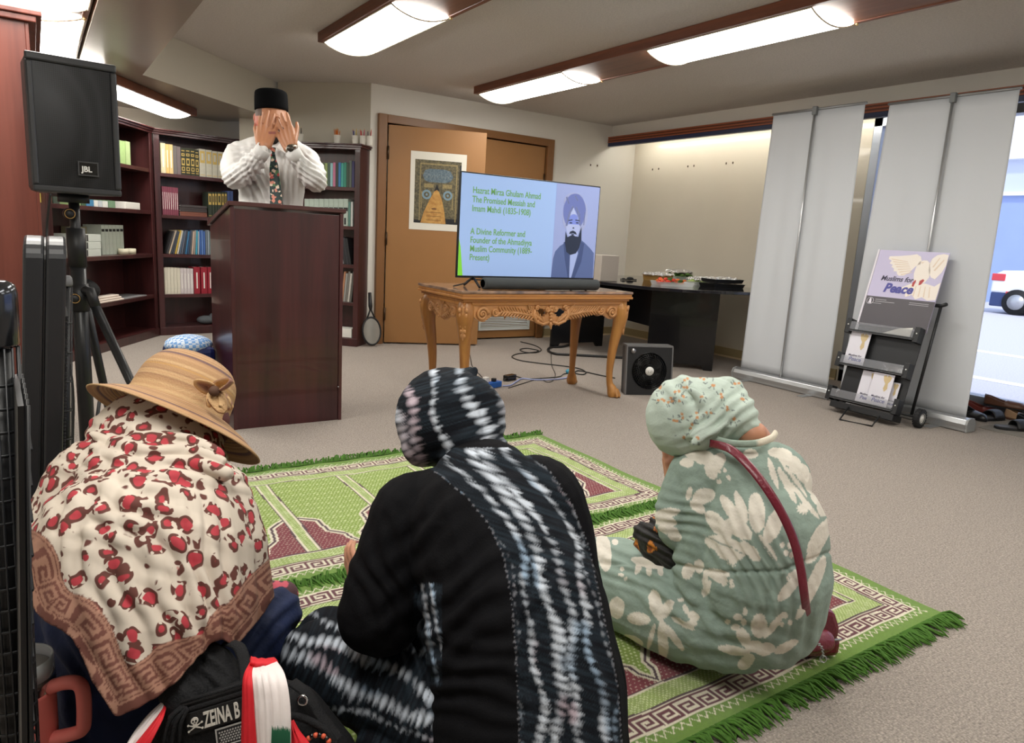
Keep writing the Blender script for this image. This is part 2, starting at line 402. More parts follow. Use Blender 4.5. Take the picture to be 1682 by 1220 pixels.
# ---- doors
M_door = mat('door_tan', (156, 112, 68), .42, noise=.05, nscale=3)
M_dfr = mat('door_frame_brown', (128, 88, 52), .42)
M_hinge = mat('hinge_brass', (70, 52, 36), .4, metal=.6)
fr = MB().box(DX0 - .085, 6.46, 0, DX0, 6.58, DZ + .075).box(DX1, 6.46, 0, DX1 + .085, 6.58, DZ + .075).box(DX0, 6.46, DZ, DX1, 6.58, DZ + .075)
tag(fr.build('trim_2', M_dfr, bevel=.004), kind='structure')
h0 = np.array((2.83, 6.47, 0)); h1 = np.array((3.70, 6.12, 0)); dd = nrm(h1 - h0); dn = np.array((-dd[1], dd[0], 0)); DW = np.linalg.norm(h1 - h0)
d = tag(MB().obox(h0, dd, dn, (0, 0, 1), 0, 0, .015, DW, .042, 2.085).build('door_1', M_door, bevel=.003), kind='structure')
hb = MB()
for z in (.3, 1.03, 1.83): hb.tube([(2.822, 6.452, z - .06), (2.822, 6.452, z + .06)], .011, 8)
hb.build('hinge', M_hinge, d)
d = tag(MB().box(3.745, 6.50, .015, 4.685, 6.545, 2.09).build('door_2', M_door, bevel=.003), kind='structure')
hb = MB()
for z in (.3, 1.75): hb.tube([(4.682, 6.492, z - .06), (4.682, 6.492, z + .06)], .011, 8)
hb.build('hinge', M_hinge, d)
M_ventw = mat('vent_white', (214, 216, 212), .5)
vb = MB().box(3.93, 6.485, .10, 4.60, 6.50, .125).box(3.93, 6.485, .285, 4.60, 6.50, .31).box(3.93, 6.485, .12, 3.955, 6.50, .29).box(4.575, 6.485, .12, 4.60, 6.50, .29)
for i in range(9): vb.obox((3.95, 6.49, .134 + i * .0175), (1, 0, 0), (0, .7, .7), (0, -.7, .7), 0, -.006, 0, .63, .006, .002)
vb.build('vent', M_ventw, d)
# nail marks on the board and the back wall
nb = MB()
for px, py in [(1072, 278), (1082, 277), (1130, 273), (1140, 272), (1193, 268), (1204, 267), (1264, 263)]:
    p = Gx(px, py, XW - .002); nb.box(p[0] - .006, p[1] - .004, p[2] - .012, p[0] + .002, p[1] + .004, p[2] + .008)
nb.build('picture_hooks', M_hinge, bpy.data.objects['wall_right'])
nb = MB()
for px, py in [(970, 271), (981, 272)]:
    p = Gy(px, py, 6.498); nb.box(p[0] - .005, p[1] - .006, p[2] - .01, p[0] + .005, p[1] + .002, p[2] + .01)
nb.build('picture_hooks', M_hinge, bpy.data.objects['wall_back'])

# ---- outside the window
M_asph = mat('street_asphalt', (198, 198, 208), .9, noise=.25, nscale=60)
M_line = mat('road_paint', (240, 244, 246), .7)
M_bldg = mat('blue_building', (156, 176, 222), .6, noise=.05, nscale=1)
M_bldw = mat('pale_building_band', (206, 216, 236), .6)
struct('floor_street', MB().box(XG + .12, -20, -.25, 45, 40, -.1), M_asph)
for a, b, lab in [(8.3, 8.5, 'white painted line on the street nearest the window'), (10.9, 11.15, 'white painted line on the street beyond the first, by the parked vehicle')]:
    tag(MB().box(a, -12, -.099, b, 30, -.095).build('road_line', M_line), lab, 'road marking')
# ================================================================== FURNITURE
ORD = ['first', 'second', 'third', 'fourth', 'fifth', 'sixth', 'seventh', 'eighth', 'ninth', 'tenth', 'eleventh', 'twelfth', 'thirteenth', 'fourteenth', 'fifteenth', 'sixteenth', 'seventeenth', 'eighteenth', 'nineteenth', 'twentieth', 'twenty-first', 'twenty-second', 'twenty-third', 'twenty-fourth', 'twenty-fifth', 'twenty-sixth']
W_cherry = wood_mat('cherry_laminate', (44, 18, 20), (70, 32, 32), 1.6, .32, 'Z', coat=.15)
W_cherryX = wood_mat('cherry_laminate_flat', (52, 22, 24), (78, 38, 36), 1.6, .32, 'X', coat=.15)
W_cherry2 = wood_mat('cherry_laminate_light', (112, 60, 52), (146, 88, 76), 1.6, .35, 'Z')
M_black = mat('black_plastic', (26, 26, 28), .45)
M_blackg = mat('black_gloss', (12, 12, 14), .15, coat=.4)
M_metal = mat('brushed_metal', (170, 170, 172), .3, metal=.9)
M_paper = mat('paper_white', (232, 230, 222), .7)

def bookcase(label, O, d, o, W, D, H, shelves, wd=W_cherry, left=True):
    O = np.array((O[0], O[1], 0.)); c = O + d * W / 2 + o * D / 2
    t = thing('bookcase', label, 'bookcase', c)
    Z = (0, 0, 1)
    for u in (0, W - .025): MB().obox(O, d, o, Z, u, 0, 0, u + .025, D, H - .03).build('side_panel', wd, t, bevel=.002)
    for u in (0.0, W - .05): MB().obox(O, d, o, Z, u, -.012, .0, u + .05, -.0005, H - .03).build('face_stile', wd, t, bevel=.002)
    MB().obox(O, d, o, Z, .025, D - .012, .06, W - .025, D - .002, H - .03).build('back_panel', wd, t)
    MB().obox(O, d, o, Z, -.02, -.03, H - .03, W + .02, D, H - .012).obox(O, d, o, Z, -.03, -.045, H - .012, W + .03, D, H).obox(O, d, o, Z, -.008, -.018, H - .05, W + .008, -.012, H - .03).build('top_board', W_cherryX, t, bevel=.004)
    MB().obox(O, d, o, Z, .025, .0, 0, W - .025, .02, .07).obox(O, d, o, Z, 0, -.02, 0, W, -.0125, .075).build('plinth', wd, t, bevel=.002)
    for z in shelves: MB().obox(O, d, o, Z, .026, .0, z - .032, W - .026, D - .013, z).build('shelf', W_cherryX, t, bevel=.002)
    return t
F1 = dict(O=P1 - d1 * 1.62, d=d1, o=o1, W=1.61); F2 = dict(O=P1 + d2 * .015, d=d2, o=o2, W=1.3)
o3 = np.array((.709, .705, 0)); F3 = dict(O=np.array((2.51, 6.35, 0)) + d3 * .95, d=-d3, o=o3, W=.95)
def uz(Fm, px, py):                        # pixel on the case front -> (u, z)
    p = Gp(px, py, Fm['O'], Fm['o']); return float(np.dot(p - Fm['O'], Fm['d'])), float(p[2])
sh1 = [uz(F1, 235, y)[1] for y in (275, 345, 417.5, 487)] + [.075]
sh2 = [uz(F2, 270, y)[1] for y in (284, 352.5, 417, 483.5)] + [.075]
sh3 = [uz(F3, 565, y)[1] for y in (307, 371, 434, 496)] + [.075]
bookcase('left cherry bookcase, angled behind the tripod loudspeaker', F1['O'], d1, o1, 1.61, .30, 1.90, sh1)
bookcase('middle cherry bookcase with tall gold lettered volumes, behind the lectern', F2['O'], d2, o2, 1.3, .30, 1.90, sh2)
bookcase('right cherry bookcase with pencil cups on top, next to the brown door', F3['O'], -d3, o3, .95, .20, 1.86, sh3)
# tall bookcase at the left edge of the room, end panel towards us
t = thing('bookcase', 'tall reddish cherry bookcase at the left edge, seen from its end panel', 'bookcase', (-.25, 4.1, 0))
W_red = wood_mat('red_cherry_end', (92, 44, 36), (124, 66, 54), 1.6, .4, 'Z')
MB().box(-.62, 3.70, 0, .015, 3.735, 1.86).build('side_panel', W_red, t, bevel=.002)
MB().box(-.62, 4.5, 0, .015, 4.535, 1.86).build('side_panel', W_cherry, t, bevel=.002)
MB().box(-.62, 3.735, .1, -.6, 4.5, 1.86).build('back_panel', W_cherry, t)
MB().box(-.64, 3.68, 1.86, .055, 4.555, 1.885).box(-.65, 3.67, 1.885, .075, 4.565, 1.905).build('top_board', W_red, t, bevel=.004)
MB().box(.015, 3.70, 1.74, .028, 4.535, 1.86).box(.015, 3.70, 0, .028, 3.76, 1.74).box(.015, 4.47, 0, .028, 4.535, 1.74).build('face_frame', W_red, t, bevel=.002)
for z in (.1, .5, .95, 1.4): MB().box(-.6, 3.735, z - .025, .012, 4.5, z).build('shelf', W_cherry, t)

# ---- books
_bm = {}
def cmat(c, r=.5):
    k = tuple(c)
    if k not in _bm: _bm[k] = mat('book_cloth_%d_%d_%d' % k, c, r, noise=.10, nscale=30)
    return _bm[k]
M_gold = mat('gold_lettering', (196, 168, 96), .4, metal=.4)
M_dark = mat('dark_print', (40, 40, 40), .6)
def book(Fm, u0, u1, z0, h, col, depth=.15, v0=.03, lean=0, style=None, label='', group=None, name='book', hc=False):
    O, d, o = Fm['O'], Fm['d'], Fm['o']; th = max(u1 - u0, .004)
    c, s = math.cos(lean), math.sin(lean)
    ax = d * c + np.array((0, 0, 1)) * -s * 1.0; az = np.array((0, 0, 1)) * c + d * s
    B = O + d * u0 + o * v0 + np.array((0, 0, z0 + (th * s if lean > 0 else 0)))
    if lean < 0: B = B + 0
    mb = MB()
    g = .0012 + min(.002, th * .1)
    mb.obox(B, ax, o, az, 0, 0, 0, g, depth, h).obox(B, ax, o, az, th - g, 0, 0, th, depth, h).obox(B, ax, o, az, g, 0, 0, th - g, .003, h)
    mb.m(1).obox(B, ax, o, az, g, .003, .003, th - g, depth - .004, h - .004)
    mb.m(2)
    e_ = -.0008
    if style == 'gold':
        for a_, b_ in ((.08, .11), (.16, .30), (.36, .62), (.70, .80), (.88, .91)): mb.obox(B, ax, o, az, th * .14, e_, h * a_, th * .86, .001, h * b_)
        mb.m(0)
        for a_, b_ in ((.19, .27), (.42, .56), (.73, .77)): mb.obox(B, ax, o, az, th * .3, e_ * 1.6, h * a_, th * .7, .001, h * b_)
    elif style == 'panel':
        for a_, b_ in ((.06, .08), (.5, .93)): mb.obox(B, ax, o, az, th * .1, e_, h * a_, th * .9, .001, h * b_)
        mb.m(0).obox(B, ax, o, az, th * .3, e_ * 1.6, h * .60, th * .7, .001, h * .85)
    elif style == 'line':
        mb.obox(B, ax, o, az, th * .4, e_, h * .2, th * .6, .001, h * .8)
    elif style == 'mark':
        mb.obox(B, ax, o, az, th * .1, e_, h * .78, th * .9, .001, h * .87)
    elif style == 'wave':
        mb.obox(B, ax, o, az, th * .05, e_, h * .55, th * .95, .001, h * .68).obox(B, ax, o, az, th * .2, e_, h * .05, th * .6, .001, h * .3)
    elif style == 'band':
        mb.obox(B, ax, o, az, 0, e_, h * .84, th, .001, h * .92)
    pm = {'gold': M_gold, 'panel': M_gold, 'line': M_paper, 'mark': M_dark, 'wave': M_dark, 'band': M_paper}.get(style, M_dark)
    ob = mb.build(name, [cmat(col), M_paper, pm], loc=B)
    return tag(ob, label, 'book', group)
def row(Fm, shelf, specs, rowname, group, gap=.0012, v0=.03, depth=.15):
    """specs: (px0, px1, py_top, colour, colour name, lean, style)"""
    z0 = shelf + .0006; n = 0
    for i, sp in enumerate(specs):
        px0, px1, pyt, col, cn, lean, style = sp
        u0, _ = uz(Fm, px0, 350); u1, _ = uz(Fm, px1, 350)
        _, zt = uz(Fm, (px0 + px1) / 2, pyt); h = max(zt - z0, .05)
        book(Fm, u0 + gap / 2, u1 - gap / 2, z0, h / max(math.cos(lean), .5), col, depth, v0, lean, style,
             '%s book, %s from the left in %s' % (cn, ORD[i], rowname), group)
CR = (206, 196, 160); TN = (190, 160, 110); GY = (104, 98, 96); DG = (52, 54, 40); LG = (188, 184, 168)
r = []
for a_, b_, yt, c_, cn, st in [(195, 228, 460, CR, 'Cream', 'line'), (229, 251, 468, (214, 176, 110), 'Tan', 'line'), (252, 276, 470, (206, 178, 124), 'Tan', 'line'), (277, 301, 478, GY, 'Grey', None), (302, 326, 484, (112, 100, 100), 'Grey', None),
   (327, 356, 492, DG, 'Dark gold-lettered', 'gold'), (357, 388, 494, DG, 'Dark gold-lettered', 'gold'), (389, 418, 498, DG, 'Dark gold-lettered', 'gold'), (419, 444, 506, DG, 'Dark gold-lettered', 'gold'),
   (447, 487, 500, LG, 'Pale', 'panel'), (489, 528, 506, LG, 'Pale', 'panel'), (530, 564, 514, LG, 'Pale', 'panel'), (566, 600, 518, LG, 'Pale', 'panel'), (602, 636, 522, LG, 'Pale', 'panel')]:
    r.append((220 + a_ / 4.005, 220 + b_ / 4.005, 120 + yt / 4.005, c_, cn, 0, st))
row(F2, sh2[0], r, "the row of tall volumes", 'tall volumes on the top shelf of the middle bookcase', depth=.19)
r = [(220 + (195 + i * 13.4) / 4.005, 220 + (195 + i * 13.4 + 13) / 4.005, 120 + (744 + i * 1.5) / 4.005, (118, 56, 72), 'Slim maroon', 0, 'line') for i in range(8)]
row(F2, sh2[1], r, 'the slim upright maroon set', 'slim maroon books')
for i in range(5):      # flat pile
    u0, _ = uz(F2, 298, 350); u1, _ = uz(F2, 342, 350); z = sh2[1] + .0008 + i * .021
    c_ = [(120, 72, 58), (120, 72, 58), (58, 50, 50), (58, 50, 50), (64, 58, 58)][i]
    mb = MB().obox(F2['O'], F2['d'], F2['o'], (0, 0, 1), u0, .03 + .004 * (i % 2), z, u1, .2, z + .003).obox(F2['O'], F2['d'], F2['o'], (0, 0, 1), u0, .03 + .004 * (i % 2), z + .017, u1, .2, z + .02).obox(F2['O'], F2['d'], F2['o'], (0, 0, 1), u0, .03 + .004 * (i % 2), z + .003, u1, .033 + .004 * (i % 2), z + .017)
    mb.m(1).obox(F2['O'], F2['d'], F2['o'], (0, 0, 1), u0 + .003, .04, z + .003, u1 - .003, .197, z + .017)
    tag(mb.build('book', [cmat(c_), M_paper]), '%s book lying flat, %s up in the pile beside the maroon set' % (['Brown', 'Brown', 'Black', 'Black', 'Black'][i], ['lowest', 'second', 'third', 'fourth', 'topmost and fifth'][i]), 'book', 'books lying flat in the middle bookcase')
r = []
for i, (a_, b_) in enumerate([(498, 522), (524, 540), (542, 556), (558, 584), (586, 604), (606, 622)]):
    r.append((220 + a_ / 4.005, 220 + b_ / 4.005, 120 + 782 / 4.005, (46, 54, 44), 'Dark green patterned', 0, 'panel'))
for i, (a_, b_) in enumerate([(624, 642), (644, 662)]): r.append((220 + a_ / 4.005, 220 + b_ / 4.005, 120 + 776 / 4.005, (66, 82, 126), 'Blue', 0, None))
row(F2, sh2[1], r, 'the row beside the flat pile', 'patterned books right of the flat pile')
cols = [((60, 58, 60), 'Dark grey'), ((176, 160, 140), 'Beige'), ((58, 64, 74), 'Slate'), ((66, 70, 80), 'Slate'), ((190, 160, 70), 'Yellow'), ((196, 190, 176), 'Pale'), ((76, 92, 112), 'Slate blue'), ((90, 96, 110), 'Grey blue'), ((52, 58, 70), 'Dark blue'), ((56, 110, 150), 'Blue'), ((50, 70, 100), 'Navy'), ((74, 80, 88), 'Grey'), ((190, 166, 150), 'Pinkish beige'), ((150, 140, 130), 'Beige'), ((60, 150, 176), 'Turquoise'), ((150, 160, 170), 'Silver'), ((60, 96, 160), 'Blue'), ((96, 130, 190), 'Light blue'), ((70, 104, 170), 'Blue'), ((110, 120, 130), 'Grey'), ((150, 160, 170), 'Silver'), ((120, 150, 150), 'Grey green')]
r = []
for i, (c_, cn) in enumerate(cols):
    a_ = 690 + i * 15.6; lean = .32 * (1 - i / 17) if i < 16 else 0
    r.append((120 + a_ / 4.517, 120 + (a_ + 13.6) / 4.517, 330 + (218 + (0 if i % 3 else 8)) / 4.517, c_, cn + ' slim', lean, None))
row(F2, sh2[2], r, 'the long slanting row', 'slim leaning volumes in the middle bookcase', gap=.003, depth=.19)
r = []
for i in range(9):
    a_ = 667 + i * 24.6; r.append((120 + a_ / 4.517, 120 + (a_ + 23.5) / 4.517, 330 + (494 + i * 1.2) / 4.517, (214, 208, 190) if i < 5 else (206, 196, 196), 'Off-white', 0, 'line' if i > 4 else None))
for a_, b_ in ((892, 938), (946, 992), (996, 1036)): r.append((120 + a_ / 4.517, 120 + b_ / 4.517, 330 + 492 / 4.517, (150, 34, 50), 'Red', 0, 'line'))
row(F2, sh2[3], r, 'the white and red row', 'white and red books in the middle bookcase')
# left bookcase
row(F1, sh1[0], [(200, 216, 232, (150, 176, 116), 'Light green', 0, None), (205 + 12, 217 + 7, 234, (164, 184, 130), 'Light green', 0, None)], 'the pair beside the loudspeaker', 'green books on the top shelf of the left bookcase')
r = [(72, 82, 318, (206, 196, 90), 'Yellow', 0, None), (84, 94, 322, (90, 60, 50), 'Brown', 0, None), (96, 106, 324, (60, 70, 60), 'Dark', 0, None), (123, 131, 326, (150, 176, 120), 'Light green', 0, None), (132, 140, 326, (158, 180, 126), 'Light green', 0, None), (141, 148, 330, (70, 96, 70), 'Green', 0, None), (149, 161, 333, (70, 130, 170), 'Blue', 0, None), (162, 168, 334, (220, 220, 214), 'White', 0, None), (169, 175, 333, (190, 196, 200), 'Pale', 0, None), (176, 184, 334, (222, 222, 216), 'White', 0, None), (185, 196, 330, (120, 150, 120), 'Green', 0, None)]
row(F1, sh1[1], r, 'the row below the loudspeaker', 'mixed books just below the loudspeaker')
u0, _ = uz(F1, 212, 345); u1, _ = uz(F1, 236, 345)
tag(MB().obox(F1['O'], d1, o1, (0, 0, 1), u0, .03, sh1[1] + .001, u1, .15, sh1[1] + .06).build('card_box', M_paper, bevel=.003), 'small white box at the right end of the mixed book row', 'box')
M_boxw = mat('white_box_card', (206, 212, 204), .6)
for i in range(3):
    u0, _ = uz(F1, 128 + i, 410); u1, _ = uz(F1, 172 + i * .4, 410); z = sh1[2] + .001 + i * .058
    mb = MB().obox(F1['O'], d1, o1, (0, 0, 1), u0, .03, z, u1, .2, z + .056); mb.m(1).obox(F1['O'], d1, o1, (0, 0, 1), u0 + .0, .0285, z + .002, u0 + (u1 - u0) * .3, .032, z + .054)
    mb.obox(F1['O'], d1, o1, (0, 0, 1), u0 + (u1 - u0) * .46, .0285, z + .004, u0 + (u1 - u0) * .5, .032, z + .052).m(2).obox(F1['O'], d1, o1, (0, 0, 1), u0 + (u1 - u0) * .3, .0285, z + .002, u0 + (u1 - u0) * .45, .031, z + .054)
    tag(mb.build('product_box', [M_boxw, M_dark, M_metal], bevel=.0015), 'black and pale box lying flat, %s of the three stacked beside the speaker pole' % ['lowest', 'middle one', 'topmost'][i], 'box', 'stacked flat boxes on the left bookcase')
u0, _ = uz(F1, 161, 410); u1, _ = uz(F1, 188, 410)
mb = MB().obox(F1['O'], d1, o1, (0, 0, 1), u0, .215, sh1[2] + .001, u1 - .004, .28, sh1[2] + .225); mb.m(1).obox(F1['O'], d1, o1, (0, 0, 1), u0 + .01, .213, sh1[2] + .05, u1 - .012, .2155, sh1[2] + .16)
tag(mb.build('book', [cmat((128, 124, 96)), cmat((132, 96, 70))]), 'large olive cover facing forward with a brown panel, left of the white set', 'book')
r = [(188 + i * 5.9, 193.6 + i * 5.9, 371, (206, 216, 204), 'Whitish green', 0, 'mark') for i in range(6)]
row(F1, sh1[2], r, 'the white set with black marks', 'white books with black marks', v0=.115)
M_tape = mat('masking_tape', (206, 200, 176), .6)
for i, (pa, lab) in enumerate([(215, 'pale roll of tape standing left of another roll on the shelf'), (226, 'pale roll of tape at the right end beside the white set')]):
    u, _ = uz(F1, pa, 410); c_ = F1['O'] + d1 * u + o1 * (.06 + .005 * (1 - i))
    tag(MB().lathe([(.02, 0), (.042, 0), (.042, .048), (.02, .048), (.02, 0)], (c_[0], c_[1], sh1[2] + .001), 20).build('tape_roll', M_tape), lab, 'tape roll')
# dark bag, folded cloth and magazine on the lower shelf
M_fabk = mat('black_fabric', (20, 20, 22), .9, bump=.4, bscale=90)
u, _ = uz(F1, 158, 470); c_ = F1['O'] + d1 * u + o1 * .15
mb = MB().ball((c_[0], c_[1], sh1[3] + .105), (.16, .14, .105), 18, 12).ball((c_[0] - .05, c_[1] - .08, sh1[3] + .085), (.15, .12, .085), 18, 12)
tag(mb.build('bag', M_fabk), 'rounded black cloth bag slumped on the lower shelf of the left bookcase', 'bag')
M_cloth = mat('folded_cloth', (222, 208, 196), .8, bump=.3, bscale=30)
u0, _ = uz(F1, 158, 485); u1, _ = uz(F1, 204, 485)
mb = MB()
for i in range(3): mb.obox(F1['O'], d1, o1, (0, 0, 1), u0 + .01 * i, .0 + .01 * i, sh1[3] + .001 + i * .017, u1 - .02 * i, .10, sh1[3] + .016 + i * .017)
tag(mb.build('folded_cloth', M_cloth, bevel=.006), 'cream folded cloth in front of the black bag on the shelf', 'cloth')
u0, _ = uz(F1, 206, 485); u1, _ = uz(F1, 243, 485)
tag(MB().obox(F1['O'], d1, o1, (0, 0, 1), u0, .01, sh1[3] + .001, u1, .2, sh1[3] + .008).build('magazine', mat('grey_cover', (150, 150, 152), .4)), 'thin grey magazine lying flat to the right of the folded cloth', 'magazine')
# shoe on the bottom of the middle bookcase
u, _ = uz(F2, 345, 535); c_ = F2['O'] + d2 * u + o2 * .1
tag(MB().ball((c_[0], c_[1], .075 + .045), (.09, .05, .044), 14, 10).ball((c_[0] + .08, c_[1], .075 + .06), (.06, .05, .058), 14, 10).build('cloth_pouch', mat('grey_cloth', (88, 92, 96), .8, bump=.4, bscale=40)), 'grey crumpled cloth on the bottom shelf of the middle bookcase', 'cloth')
# right bookcase rows
cc = [((150, 150, 146), 'Grey'), ((120, 124, 110), 'Olive grey'), ((90, 100, 80), 'Dark olive'), ((150, 170, 110), 'Green'), ((80, 100, 90), 'Dark green'), ((150, 196, 200), 'Pale blue'), ((196, 120, 150), 'Pink'), ((60, 70, 64), 'Dark'), ((60, 120, 176), 'Blue'), ((70, 160, 150), 'Teal'), ((60, 140, 120), 'Teal green'), ((60, 80, 66), 'Dark green'), ((90, 100, 90), 'Grey green'), ((60, 58, 100), 'Indigo')]
r = []
for i, (c_, cn) in enumerate(cc):
    a_ = 1195 + i * 17.6; r.append((220 + a_ / 4.005, 220 + (a_ + 16.4) / 4.005, 120 + (586 - (12 if i > 11 else 0) + 4 * (i % 2)) / 4.005, c_, cn, 0, None))
row(F3, sh3[0], r, "the row by the right elbow", 'books on the top shelf of the right bookcase', v0=.02, depth=.14)
r = []
for i in range(9):
    a_ = 1115 + i * 32; r.append((220 + a_ / 4.005, 220 + (a_ + 31) / 4.005, 120 + 826 / 4.005, (176, 190, 180), 'White and green patterned', 0, 'wave'))
r.append((220 + 1404 / 4.005, 220 + 1418 / 4.005, 120 + 846 / 4.005, (90, 130, 120), 'Dark teal', 0, None)); r.append((220 + 1420 / 4.005, 220 + 1434 / 4.005, 120 + 846 / 4.005, (196, 200, 196), 'White', 0, None))
row(F3, sh3[1], r, 'the wave patterned set', 'patterned set on the second shelf of the right bookcase', v0=.02, depth=.14)
r = [(560 + i * 4.2, 564 + i * 4.2, 389 + i, c_, cn, -.18, None) for i, (c_, cn) in enumerate([((170, 172, 176), 'Silver slim'), ((44, 44, 46), 'Black slim'), ((50, 50, 54), 'Black slim'), ((40, 40, 42), 'Black slim')])]
row(F3, sh3[2], r, 'the leaning row beside the lectern', 'leaning dark volumes', v0=.02, depth=.14)
r = [(560 + i * 3.6, 563.2 + i * 3.6, 446 + (i % 2) * 3, c_, cn, .10, None) for i, (c_, cn) in enumerate([((170, 120, 90), 'Reddish slim'), ((150, 150, 146), 'Grey slim'), ((120, 116, 110), 'Grey slim'), ((196, 192, 184), 'Pale slim'), ((90, 88, 84), 'Dark slim')])]
row(F3, sh3[3], r, 'the worn row beside the lectern', 'worn slim volumes', v0=.02, depth=.14)
u0, _ = uz(F3, 562, 548); u1, _ = uz(F3, 576, 548)
tag(MB().obox(F3['O'], -d3, o3, (0, 0, 1), u0 - .1, .02, .076, u1, .17, .16).build('card_box', M_paper, bevel=.003), 'white box on the lowest shelf of the right bookcase', 'box')
# pencil cups on top of the right bookcase
M_cup = mat('white_cup', (226, 222, 212), .5); M_glassc = mat('clear_cup', (220, 240, 236), .1, alpha=.25)
def cup(px, label, pcs, hz=.085, rr=.033, lab2='', ztop=1.861):
    u, _ = uz(F3, px, 236); c_ = F3['O'] + (-d3) * u + o3 * .10; c_[2] = ztop
    t = thing('pencil_cup', label, 'cup', c_)
    MB().lathe([(rr * .78, 0), (rr * .8, .002), (rr, hz), (rr * .93, hz), (rr * .74, .006), (1e-6, .006)], c_, 20).build('cup', M_cup, t)
    for i, (col, cn) in enumerate(pcs):
        a_ = i * 2.39996; rad = rr * .55 * math.sqrt((i + .5) / len(pcs)); b_ = c_ + (rad * math.cos(a_) * .8, rad * math.sin(a_) * .8, .008)
        e_ = c_ + np.array((rad * 1.9 * math.cos(a_), rad * 1.9 * math.sin(a_), .13 + .02 * ((i * 7) % 5) / 4))
        dd_ = nrm(e_ - b_); mb = MB().tube([b_, e_ - dd_ * .014], .0034, 6); mb.m(1).tube([e_ - dd_ * .014, e_], [.0034, .0008], 6)
        tag(mb.build('pencil', [mat('pencil_%d_%d_%d' % col, col, .45), mat('pencil_wood', (206, 170, 120), .6)]), '%s pencil, %s in the %s' % (cn, ['foremost'] + ORD[1:] and ORD[i], lab2), 'pencil', 'pencils in the ' + lab2)
cup(546, 'white cup full of orange pencils on the right bookcase', [((206, 112, 40), 'orange')] * 12, lab2='white cup of orange pencils')
mix = [((60, 110, 70), 'green'), ((60, 80, 150), 'blue'), ((206, 180, 60), 'yellow'), ((60, 140, 150), 'teal'), ((90, 60, 120), 'purple'), ((210, 200, 190), 'cream'), ((50, 50, 60), 'black')]
cup(576, 'white cup of green and blue pencils, leftmost of three at the bookcase end', mix, lab2='leftmost cup of mixed colours')
pk = [((206, 50, 90), 'pink'), ((190, 40, 50), 'red'), ((210, 90, 120), 'rose'), ((150, 40, 80), 'crimson'), ((200, 60, 60), 'scarlet')]
cup(589, 'white cup of pink pencils, middle of three at the bookcase end', pk, lab2='middle cup of pinks')
cup(600, 'white cup of red and dark pencils, rightmost of three at the bookcase end', [((200, 90, 80), 'coral'), ((60, 50, 70), 'dark violet'), ((190, 60, 60), 'red'), ((120, 60, 50), 'brown')], lab2='rightmost cup of reds')
cup(484, 'white cup of dark sticks half hidden behind the raised hand with the watch', [((60, 50, 50), 'dark'), ((200, 200, 200), 'white'), ((70, 60, 60), 'brown')], lab2='cup behind the watch')

# ---- mosquito racket leaning by the door frame
t = thing('bug_racket', 'black mesh racket leaning between the right bookcase and door frame', 'racket', (2.755, 6.38, 0))
M_net = mat('racket_mesh', (170, 168, 160), .4, metal=.4, alpha=.55)
bz = np.array(Gy(611, 567, 6.34)); bz[2] = 0
def rk(x, z): return np.array((bz[0] + x, 6.33 + z * .18, z + .012))
ringp = [rk(.092 * math.sin(a_), .135 - .13 * math.cos(a_)) for a_ in np.linspace(0, 2 * PI, 29)[:-1]]
MB().tube(ringp, .009, 8, closed=True).build('rim', M_black, t)
MB().prism([p + (0, -.001, 0) for p in ringp], (0, .002, 0)).build('mesh', M_net, t)
MB().tube([rk(-.04, .255), rk(-.015, .31), rk(0, .35)], .008, 8).tube([rk(.04, .255), rk(.015, .31), rk(0, .35)], .008, 8).tube([rk(0, .33), rk(0, .37), rk(0, .50)], [.012, .019, .016], 12).build('handle', M_black, t)

# ---- lectern
LX0, LX1, LY0, LY1 = .838, 1.441, 3.89, 4.40
t = thing('lectern', 'dark cherry wooden lectern the man in white stands behind', 'lectern', ((LX0 + LX1) / 2, 4.1, 0))
W_lect = wood_mat('lectern_veneer', (46, 16, 20), (72, 29, 32), 1.3, .3, 'Z', coat=.3, dist=6)
MB().box(LX0 + .02, LY0, .0, LX1 - .022, LY0 + .02, 1.175).build('front_panel', W_lect, t, bevel=.001)
for x in (LX0, LX1 - .02): MB().prism([(x, LY0 - .006, 0), (x, LY1, 0), (x, LY1, 1.075), (x, LY0 - .006, 1.185)], (.02, 0, 0)).build('side_panel', W_lect, t, bevel=.0015)
MB().prism([(LX0 - .012, LY0 - .015, 1.19), (LX0 - .012, LY1 + .015, 1.078), (LX0 - .012, LY1 + .015, 1.10), (LX0 - .012, LY0 - .015, 1.212)], (LX1 - LX0 + .024, 0, 0)).build('top_board', W_cherryX, t, bevel=.002)
MB().box(LX0 - .012, LY1 + .0, 1.104, LX1 + .012, LY1 + .015, 1.125).build('book_stop', W_cherryX, t, bevel=.002)
MB().box(LX0 + .02, LY0 + .02, .55, LX1 - .02, LY1 - .03, .57).build('shelf', W_lect, t)
MB().tube([(LX1 - .022, LY0 - .0065, .2), (LX1 - .022, LY0 - .012, .2)], .004, 8).build('screw', M_metal, t)

